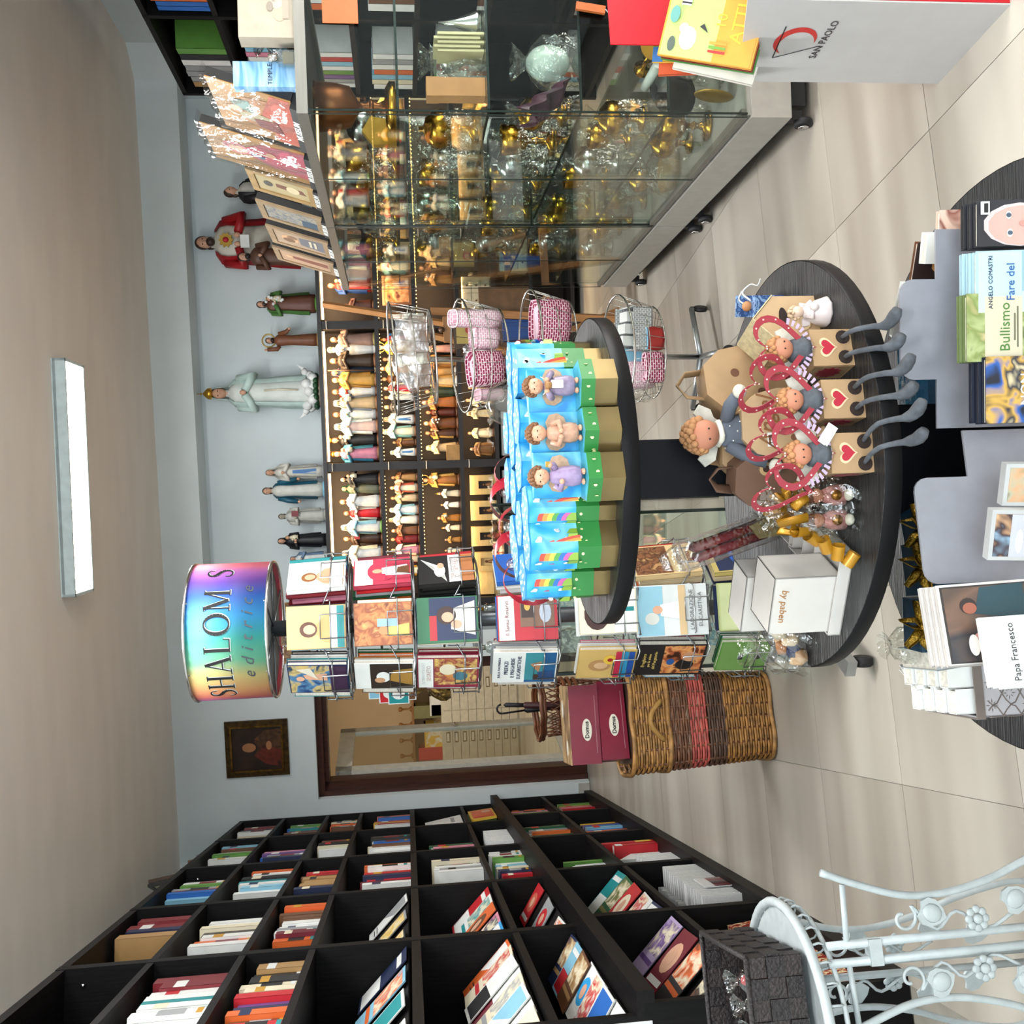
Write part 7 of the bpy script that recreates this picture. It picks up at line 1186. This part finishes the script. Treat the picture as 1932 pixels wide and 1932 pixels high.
dbook('light blue lettered book in the middle of the silver display', 1838, 535, 1.365, .092, .15, '#a9c9d6', [('r', '#b9d6e0', .02, .02, .98, .98), ('r', '#8fb4bf', .35, .02, .98, .55), ('e', '#5a4038', .86, .1, .06, .08)], tl(('ANGELO COMASTRI', .86, .0085, 'navy'), ('Fare del', .66, .017, '#1f5a9a'), ('Grazie Papà', .42, .013, '#4a7a9a')), copies=2)
dbook('green book about bullying in front of the silver display header', 1820, 620, 1.37, .10, .15, '#6a7a4a', [('r', art('leafy_print', ['#5a6a3a', '#a5b07a', '#7a8a4a', '#c9b48a'], 30, 2), 0, 0, 1, 1), ('r', '#cfc8ae', .05, .45, .95, .82), ('r', '#6a6a54', .2, .49, .8, .505), ('r', '#6a6a54', .3, .52, .7, .535)], tl(('Bullismo', .62, .021, '#4a7a34')), copies=1)
dbook('dark blue blurred lights book at the column side of the silver display', 1856, 737, 1.36, .098, .13, '#1a2030', [('r', art('bokeh_print', ['#141a2a', '#2a5aa5', '#c9a04a', '#1a2438', '#d9c9a0'], 22, 5), 0, 0, 1, 1)], tl(('NON', .55, .020, 'white'), ('stancarti', .34, .022, 'white')), copies=2)
# books standing behind the header
for k, (lab, x, y, Yd, w, h, c, pic, ttl, rz) in enumerate((('white book with red lettering leaning behind the silver header', 1690, 585, 1.60, .095, .15, 'white', [('r', 'salmon', .0, .0, .12, .6)], tl(('MARGHERITA', .80, .013, '#a03a4a'), ('LA SANTA', .66, .013, '#a03a4a')), -28), ('dark brown icon covered book behind the silver header', 1722, 500, 1.56, .075, .14, 'brown', [('r', '#2a1c18', 0, 0, 1, 1), ('e', '#c9945a', .5, .5, .25, .3)], None, -22), ('thick white book with grey edges behind the silver header', 1742, 468, 1.52, .05, .13, 'white', [('r', 'white', 0, 0, 1, 1)], None, -15), ('pink lattice patterned card behind the silver header', 1768, 440, 1.50, .07, .13, '#e0bfae', [('r', art('pink_lattice', ['#e3c2b0', '#8a4a3a', '#ecd6c8', '#c99a84'], 24, 4), 0, 0, 1, 1)], None, -8), ('red backed book lowest behind the silver header', 1712, 640, 1.585, .06, .11, 'red', None, None, -28))):
    dbook(lab, x, y, Yd, w, h, c, pic, ttl, rz=rz, tilt=-10, t=.016 if k != 2 else .03)
t = thing('white_card', 'white folded card lying on the lower tier near the showcase', 'card', T3(.47, 1.60, LZ) @ RZ(20)); box_obj('card_body', (-.03, -.05, 0), (.03, .05, .012), cmat('white'), t); MB().tube([(.02, -.03, .0135), (-.01, -.01, .0135), (-.01, .02, .0135), (.015, .03, .0135)], .0012, 4).obj('looped_cord', INK, t)
p = at(1710, 705, 1.72); t = thing('blue_film_bag', 'light blue film wrapped packet behind the silver header', 'packet', T3(p.x, p.y, LZ)); MB().bx((-.075, -.03, 0), (.075, .03, p.z - LZ)).obj('blue_film', glass_mat('blue_film', (.35, .62, .78), .2, .15, .8, 20), t); box_obj('leaflet', (-.06, -.02, .01), (.06, .02, p.z - LZ - .03), cmat('#7fb0c8'), t)
# stand by the rack side
D2 = T3(-.052, 1.42, LZ + .002) @ RZ(9)
counter_display('silver grey card display with a stepped header, holding small framed cards', D2, .082, .155, .385, .295)
for k, (x, y, Yd, w) in enumerate(((1868, 1010, 1.33, .075), (1895, 915, 1.33, .062))):
    t = thing('framed_card', ['small pale framed family card in front of the rack side display', 'small pale framed praying card in front of the rack side display'][k], 'framed card', T3(*at(x, y, Yd)) @ RZ(-14) @ RX(-10)); h = .10; MB().bx((-w / 2, 0, -h), (w / 2, .018, 0)).obj('frame', mat('pale_frame_resin', '#b9bcbc', .4), t); box_obj('print', (-w / 2 + .006, -.001, -h + .006), (w / 2 - .006, 0, -.006), art('family_print', ['#3f7ab0', '#c9a07a', '#3a2a30', '#8fb0c8'] if k == 0 else ['#7a8a6a', '#c99a74', '#a8a890', '#5a4a40'], 26, k), t)
    if k == 0: MB().bx((-w / 2 + .006, -.0016, -.055), (w / 2 - .006, -.001, -.028)).obj('paper_band', cmat('#b9bcc6'), t); MB().prism(ell(-.008, -.041, .018, .005), .0006, (0, -.002, 0)).obj('price_tag', cmat('white'), t)
# portrait books and the stack in front of the tin
pf = [('r', '#2a2420', .03, .03, .97, .97), ('r', art('dusk_print', ['#3a302a', '#6a5040', '#2a2a30', '#54463c'], 10, 2), .05, .05, .95, .95), ('p', '#20404a', [(.52, .2), (.96, .2), (.94, .60), (.62, .68)]), ('e', '#2a1c18', .72, .73, .10, .08), ('e', '#9a5a44', .69, .72, .07, .065), ('p', '#d9d4cc', [(.05, .2), (.55, .2), (.46, .46), (.12, .50)]), ('e', '#c08a80', .27, .62, .14, .13), ('e', '#e6e2dc', .24, .735, .13, .05), ('e', '#a5685e', .36, .60, .03, .03)]
dbook('framed portrait print of two men on the rack side display', 1775, 1182, 1.345, .118, .15, '#c9c4c0', pf, rz=14, tilt=-12, t=.010, copies=3)
dbook('white book lettered in serif capitals in front of the portrait prints', 1886, 1232, 1.24, .096, .125, 'white', [('r', '#1f4a54', .0, .0, 1, .60), ('r', '#7a5848', .1, .0, 1, .46), ('e', '#8a5a48', .85, .2, .12, .1)], tl(('Papa Francesco', .87, .0125, 'black')), rz=13, tilt=-16, t=.012, copies=3)
# flower patterned tin with paperbacks
TINM = T3(-.318, 1.70, LZ) @ RZ(6)
t = thing('patterned_tin', 'grey and white flower patterned metal box of paperbacks on the lower tier', 'box', TINM); w, d, h = .16, .16, .185; TIN = mat('painted_tin', '#b6b4b8', .4, .2, var=.05); TIE = mat('brown_grey_tin_edge', '#7a706a', .45, .3)
MB().bx((-w / 2, -d / 2, 0), (w / 2, -d / 2 + .003, h)).bx((-w / 2, d / 2 - .003, 0), (w / 2, d / 2, h)).bx((-w / 2, -d / 2, 0), (-w / 2 + .003, d / 2, h)).bx((w / 2 - .003, -d / 2, 0), (w / 2, d / 2, h)).bx((-w / 2, -d / 2, 0), (w / 2, d / 2, .003)).obj('tin_body', TIN, t)
MB().bx((-w / 2 - .003, -d / 2 - .003, h - .014), (w / 2 + .003, -d / 2, h + .002)).bx((-w / 2 - .003, -d / 2, h - .014), (-w / 2, d / 2, h + .002)).bx((w / 2, -d / 2, h - .014), (w / 2 + .003, d / 2, h + .002)).obj('rolled_rim', TIE, t)
fp = MB(); N_ = 3
for i in range(4):
    for j in range(5):
        cx = -w / 2 + .02 + i * .04 + (.02 if j % 2 else 0); cz = .02 + j * .034
        if cx > w / 2 - .012: continue
        for q in range(8):
            a = q * PI / 4; L = .0125 if q % 2 == 0 else .010; fp.prism([(cx + .004 * math.cos(a), cz + .004 * math.sin(a)), (cx + L * .6 * math.cos(a - .14), cz + L * .6 * math.sin(a - .14)), (cx + L * math.cos(a), cz + L * math.sin(a)), (cx + L * .6 * math.cos(a + .14), cz + L * .6 * math.sin(a + .14))], .0004, (0, -d / 2 - .0004, 0))
fp.obj('flower_print', TIE, t); og = MB()
for i in range(5):
    for s in (-1, 1):
        og.tube([(max(-w / 2, min(w / 2, -w / 2 + i * .04 + s * .02 * math.sin(z_ / .068 * 2 * PI))), -d / 2 - .0006, z_) for z_ in [.002 + k * .0085 for k in range(20)]], .0012, 4)
og.obj('ogee_print', TIE, t)
for k, (dx, dz, ww) in enumerate(((-.052, .03, .042), (-.006, .0, .046))):
    for j in range(4): book(f'white paperback, {ORD[j]} in the {["lower", "upper"][k]} block standing in the patterned tin', TINM @ T3(dx, -.055 + .034 * j, .01) @ RZ(0), .044, .205 + .012 * k + .004 * j, .03, 'white', name='paperback', group='paperbacks in the patterned tin')
book('film wrapped thick album standing in the patterned tin', TINM @ T3(.048, -.012, .012) @ RZ(90) @ RX(-6), .13, .24, .038, '#a9b0b4', name='paperback', group='paperbacks in the patterned tin'); book('white lettered book leaning in the patterned tin', TINM @ T3(.012, .04, .012) @ RZ(60) @ RX(-8), .07, .225, .012, 'white', name='paperback', group='paperbacks in the patterned tin')
tag(crumple(MB(), .034, .06, 61).obj('crumpled_film', FILM, None, TINM @ T3(.05, -.01, .252)), 'crumpled clear film over the thick album in the tin', 'film')
# blue parcels with gold bows behind the rack side header
for k, (x, y) in enumerate(((1690, 1180), (1690, 1075), (1690, 1010))):
    p = at(x, y, 1.62); t = thing('blue_parcel', f'dark blue parcel with a gold glitter bow, {ORD[k]} from the hamper side', 'parcel', T3(p.x, p.y, LZ) @ RZ(8 * k)); hh = p.z - LZ - .03; MB().bx((-.045, -.03, 0), (.045, .03, hh)).obj('parcel_body', mat('petrol_blue_film', '#123a52', .3, var=.2, bump=.3), t); GG = mat('gold_glitter', '#b08a2a', .35, .7, var=.3, scale=300, bump=.4); b = MB()
    for i in range(6): a = i * 1.05 + k; b.tube([(0, -.032, hh), (.028 * math.cos(a), -.036 - .01 * math.sin(a), hh + .022 * math.sin(a)), (.046 * math.cos(a + .25), -.034, hh + .042 * math.sin(a + .25)), (.02 * math.cos(a + .5), -.04, hh + .02 * math.sin(a + .5)), (0, -.034, hh)], .007, 6, flat=.2)
    b.obj('gold_bow', GG, t); MB().ball((0, -.036, hh), .008, 8, 6).obj('bow_knot', GG, t)
# ------------------------------------------------------------------ white plant stand with the woven basket
IR = mat('white_painted_iron', '#b9c2c4', .4, var=.06, scale=40); PY = 1.80
PC = Vector((-1.045, 1.93, 0)); ZT = .672
ps = thing('plant_stand', 'white wrought iron plant stand with leaves and flowers', 'plant stand', T3(PC.x, PC.y, 0))
def pp_(x, y, Yd=PY): v = at(x, y, Yd) - PC; return (v.x, v.y, v.z)
ring = lambda r, z, n=40: [(r * math.cos(2 * PI * i / n), r * math.sin(2 * PI * i / n), z) for i in range(n)]
MB().tube(ring(.215, ZT), .010, 8, True).obj('tray_rim', IR, ps); MB().lathe([(.10, ZT - .004), (.21, ZT - .004)], 40, cap=False).obj('tray_disc', IR, ps)
lace = MB()
for i in range(36): a = 2 * PI * i / 36; lace.tube([((.205 + .016 * math.cos(b)) * math.cos(a), (.205 + .016 * math.cos(b)) * math.sin(a), ZT - .020 + .016 * math.sin(b)) for b in [2 * PI * q / 8 for q in range(8)]], .0025, 4, True)
lace.obj('lace_border', IR, ps)['kind'] = 'stuff'; MB().tube(ring(.205, ZT - .038), .005, 6, True).obj('lower_ring', IR, ps)
Z0 = .0
def leg_set(M, par):
    g = lambda L: [tuple(M @ Vector(q)) for q in L]
    MB().tube(g([(-.016, 0, ZT - .03), (-.010, 0, .0)]), .0085, 8).obj('upright', IR, par); MB().tube(g([(.016, 0, ZT - .03), (.022, 0, .0)]), .0085, 8).obj('upright', IR, par)
    MB().bx((-.024, -.012, ZT - .135), (.024, .012, ZT - .11)).obj('clasp', IR, par, M)
    for s in (-1, 1):
        MB().tube(spline(g([(s * .15, 0, ZT - .035), (s * .125, 0, ZT - .10), (s * .098, 0, ZT - .19), (s * .095, 0, ZT - .28), (s * .115, 0, ZT - .38), (s * .15, 0, ZT - .48), (s * .175, 0, ZT - .60), (s * .17, 0, .0)])), .0075, 8).obj('side_bar', IR, par); MB().tube(g([(s * .016, 0, ZT - .07), (s * .125, 0, ZT - .075)]), .006, 6).obj('cross_bar', IR, par)
        sp_ = [(s * (.055 + r * math.cos(a)), 0, ZT - .19 + r * math.sin(a)) for a, r in [(k * .55, .007 + .0022 * k) for k in range(11)]]
        MB().tube(spline(g(sp_ + [(s * .03, 0, ZT - .255), (s * .06, 0, ZT - .30), (s * .025, 0, ZT - .36), (s * .05, 0, ZT - .42)]), 4), .0035, 6).obj('scroll', IR, par)
        for kx, kz, rot in ((.062, ZT - .245, 20), (.075, ZT - .42, -30), (.055, ZT - .53, 15)):
            lf_ = MB().prism([(0, -.030), (.014, -.020), (.026, -.002), (.026, .014), (.015, .026), (.004, .022), (-.004, .022), (-.015, .026), (-.026, .014), (-.026, -.002), (-.014, -.020)], .006).ball((0, -.003, 0), (.018, .006, .020), 10, 6).obj('leaf', IR, par, M @ T3(s * kx, -.008, kz) @ RY(s * rot))
        fw = MB().ball((0, -.006, 0), (.010, .006, .010), 8, 6)
        for k in range(8): fw.ball((.017 * math.cos(k * PI / 4), -.003, .017 * math.sin(k * PI / 4)), (.0085, .004, .0085), 8, 5)
        fw.obj('flower', IR, par, M @ T3(s * .045, -.008, ZT - .335))
leg_set(T3(.175, -.13, 0) @ RZ(12), ps); leg_set(T3(-.19, -.03, 0) @ RZ(-80), ps); leg_set(T3(-.02, .20, 0) @ RZ(175), ps)
# woven basket on the stand
BKW = T3(PC.x - .03, PC.y + .0, ZT + .011) @ RZ(14)
wb_ = thing('woven_basket', 'square dark brown woven strap basket on the white plant stand', 'basket', BKW); SA, SB, SHH = .17, .15, .112
STRAP = [mat('dark_brown_strap', '#3a302f', .55, var=.35, scale=160, bump=.4), mat('brown_black_strap', '#2c2526', .55, var=.35, scale=160, bump=.4)]
for f, (n, L, M) in enumerate(((9, 2 * SA, T3(0, -SB, 0)), (8, 2 * SB, T3(SA, 0, 0) @ RZ(90)), (9, 2 * SA, T3(0, SB, 0) @ RZ(180)), (8, 2 * SB, T3(-SA, 0, 0) @ RZ(-90)))):
    cw = L / n
    for i in range(n):
        for j in range(3):
            o = (i + j) % 2; box_obj('strap', (-L / 2 + i * cw + .0006, -.004 if o else -.001, .003 + j * .036), (-L / 2 + (i + 1) * cw - .0006, .004, .003 + (j + 1) * .036 - .001), STRAP[o], wb_, M)
for a, b in (((-SA, -SB), (SA, -SB)), ((SA, -SB), (SA, SB)), ((SA, SB), (-SA, SB)), ((-SA, SB), (-SA, -SB))): MB().tube([(*a, SHH), ((a[0] + b[0]) / 2, (a[1] + b[1]) / 2, SHH + .002), (*b, SHH)], .006, 6).obj('bound_rim', STRAP[1], wb_)
box_obj('basket_floor', (-SA + .005, -SB + .005, 0), (SA - .005, SB - .005, .004), STRAP[1], wb_)
RC = random.Random(9)
for k, c in enumerate(('#4f9a78', '#1f3f8a', '#c9603a', '#6a4a8a', '#d8dadc', '#c03a44')):
    x, y = -.10 + .04 * k, -.07 + .03 * (k % 3); t = thing('bagged_trinket', ['green', 'dark blue', 'orange', 'purple', 'white', 'red'][k] + ' trinket in a clear bag inside the woven basket', 'trinket', BKW @ T3(x, y, .012) @ RZ(20 * k))
    if k == 0: MB().tube([(.022 * math.cos(2 * PI * i / 20), .022 * math.sin(2 * PI * i / 20), .055 + .004 * math.sin(i)) for i in range(20)], .008, 8, True).obj('bead_ring', mat('trinket_' + c, c, .35), t)
    else: MB().lathe([(.008, 0), (.018, .015), (.016, .05), (.006, .07)], 10).obj('trinket_body', mat('trinket_' + c, c, .4), t)
    crumple(MB(), .034, .10, 70 + k, 14).obj('clear_bag', FILM, t)
# ------------------------------------------------------------------ white and red card dump bin with picture books
BM_ = T3(1.068, 2.397, 0) @ RZ(-81.5)      # local x runs from the far corner towards the camera along the white side, local y into the bin
bn = thing('dump_bin', 'white and red card dump bin full of picture books', 'dump bin', BM_); WC = mat('white_glossy_card', '#c0c0c0', .35, var=.02); RC_ = mat('red_glossy_card', '#c01224', .35, var=.03); BL, BD = .31, .34
MB().prism([(0, 0), (BL, 0), (BL, .62), (0, .535)], .004, (0, .002, 0)).obj('side_panel', WC, bn); MB().prism([(0, 0), (BL, 0), (BL, .62), (0, .535)], .004, (0, BD, 0)).obj('side_panel', WC, bn)
MB().bx((0, .005, 0), (.004, BD - .003, .535)).obj('rear_panel', RC_, bn); MB().bx((BL - .004, .005, 0), (BL, BD - .003, .62)).obj('front_panel', RC_, bn); box_obj('bin_shelf', (.005, .006, .42), (BL - .005, BD - .004, .424), WC, bn); MB().prism([(.004, .50), (.06, .56), (.004, .56)], .33, (0, BD / 2, 0)).obj('red_flap', RC_, bn)
MB().bx((.006, .09, .54), (.010, BD - .01, .86)).obj('red_header', RC_, bn)
# the publisher's mark: a red sweep crossed by a thin angle, and its name below
lg = [( -.030 + .062 * math.cos(a), .060 * math.sin(a)) for a in [math.radians(-62 + 6 * k) for k in range(31)]]; li = [(-.036 + .050 * math.cos(a), .002 + .050 * math.sin(a)) for a in [math.radians(-55 + 6 * k) for k in range(29)]]
sw = MB(); n = 34
for k in range(n):
    f0, f1 = k / n, (k + 1) / n
    def pt(f, o): a = math.radians(150 - 250 * f); r = .048; wd_ = .0095 * math.sin(PI * min(1, f * 1.05)) ** .8; return ((r + o * wd_) * math.cos(a), (r * .95 + o * wd_) * math.sin(a))
    sw._add([(pt(f0, -1)[0], -.0006, pt(f0, -1)[1]), (pt(f1, -1)[0], -.0006, pt(f1, -1)[1]), (pt(f1, 1)[0], -.0006, pt(f1, 1)[1]), (pt(f0, 1)[0], -.0006, pt(f0, 1)[1])], [(0, 1, 2, 3)])
LGM = T3(.160, 0, .45); sw.obj('red_sweep_mark', cmat('#c8302c'), bn, LGM)
ab = MB()
for a, b in (((-.060, .034), (.060, .046)), ((-.060, .034), (-.010, -.066))):
    d = Vector((b[0] - a[0], b[1] - a[1])); nn = Vector((-d.y, d.x)).normalized() * .0014; ab._add([(a[0] - nn.x, -.0010, a[1] - nn.y), (b[0] - nn.x, -.0010, b[1] - nn.y), (b[0] + nn.x, -.0010, b[1] + nn.y), (a[0] + nn.x, -.0010, a[1] + nn.y)], [(0, 1, 2, 3)])
ab.obj('thin_angle_mark', INK, bn, LGM)
text('SAN PAOLO', .026, bn, LGM @ T3(.012, -.001, -.066) @ STAND, cmat('#3a3438'))
def kb(label, x, z, rz, tilt, roll, w, h, t, base, pic, title=None): return book(label, BM_ @ T3(x, .05, z) @ RZ(rz) @ RX(tilt) @ RY(roll), w, h, t, base, name='picture_book', group='picture books in the dump bin', pic=pic, title=title)
anim = [('r', '#b9cf7a', .02, .40, .98, .98), ('r', '#e8a23a', .02, .02, .98, .42), ('e', '#e6ebe6', .25, .72, .14, .09), ('e', '#e6ebe6', .36, .78, .06, .05), ('e', '#58645a', .16, .88, .09, .04), ('p', '#303034', [(.34, .52), (.44, .58), (.40, .62)]), ('r', 'white', .62, .76, .76, .86), ('r', 'black', .64, .76, .66, .86), ('r', 'black', .70, .76, .72, .86), ('e', '#e8ece8', .84, .68, .09, .06), ('r', '#c8302c', .12, .30, .15, .48), ('r', '#6aa03a', .17, .30, .20, .48), ('r', '#d99a3a', .22, .30, .25, .48), ('e', '#6aa8a0', .5, .9, .1, .05)]
P0 = at(1420, 60, 2.28)
def pbook(label, x, y, Yd, rz, tilt, roll, w, h, t, base, pic, title=None):
    """picture book whose lower edge centre shows at picture position x, y"""
    M = T3(*at(x, y, Yd)) @ RZ(rz) @ RX(tilt) @ RY(roll); return book(label, M, w, h, t, base, name='picture_book', group='picture books in the dump bin', pic=pic, title=title)
pbook('bright yellow and orange activity book with animals on top of the dump bin', 1438, 52, 2.22, -12, -30, 14, .19, .235, .012, '#e8a23a', anim, tl(('10', .40, .034, '#f2c23a'), ('ATTI', .22, .042, '#f2e23a'), ('sull', .08, .024, '#2a4a9a')))
pbook('green children book under the activity book', 1442, 60, 2.25, -12, -30, 14, .19, .235, .016, '#4a9a44', None); pbook('dark red spined children book under the activity book', 1440, 56, 2.235, -12, -30, 14, .19, .23, .010, '#9a2420', None)
pbook('white colouring book with line drawings at the dump bin edge', 1445, 85, 2.33, -4, -26, 20, .20, .21, .012, '#e6e2d8', [('r', '#e6e2d8', .02, .02, .98, .98), ('e', '#7a3a2a', .4, .5, .16, .1), ('e', '#efeeea', .6, .6, .1, .2), ('e', '#c98a5a', .3, .5, .08, .06)]); pbook('orange colouring book farthest back in the dump bin', 1440, 66, 2.40, -4, -20, 4, .18, .26, .010, '#d9603a', [('r', '#d9603a', .02, .02, .98, .98), ('e', 'white', .3, .3, .2, .12), ('e', 'white', .6, .4, .16, .1)]); pbook('yellow pencil printed book behind the activity book', 1440, 45, 2.36, -8, -24, 6, .18, .27, .012, '#e8c24a', [('r', '#3a7ac0', 0, .9, .2, 1), ('r', '#6aa03a', .2, .9, .4, 1), ('r', '#c8402c', .4, .9, .6, 1), ('e', '#e0b0a0', .6, .4, .2, .2)])
# orange handled card reader lead at the showcase edge
t = thing('corded_ruler', 'orange wooden slat with a grey lead hanging by the showcase end', 'slat', T3(*at(1130, 18, 3.082)) @ RY(8)); MB().bx((-.012, -.006, -.02), (.012, .006, .075)).obj('slat_body', mat('orange_slat', '#b5602a', .45), t); MB().tube([(0, -.008, -.02), (-.03, -.01, -.05), (.0, -.01, -.075), (.05, -.01, -.06)], .002, 5).obj('lead', mat('grey_lead', '#8f9294', .4), t)
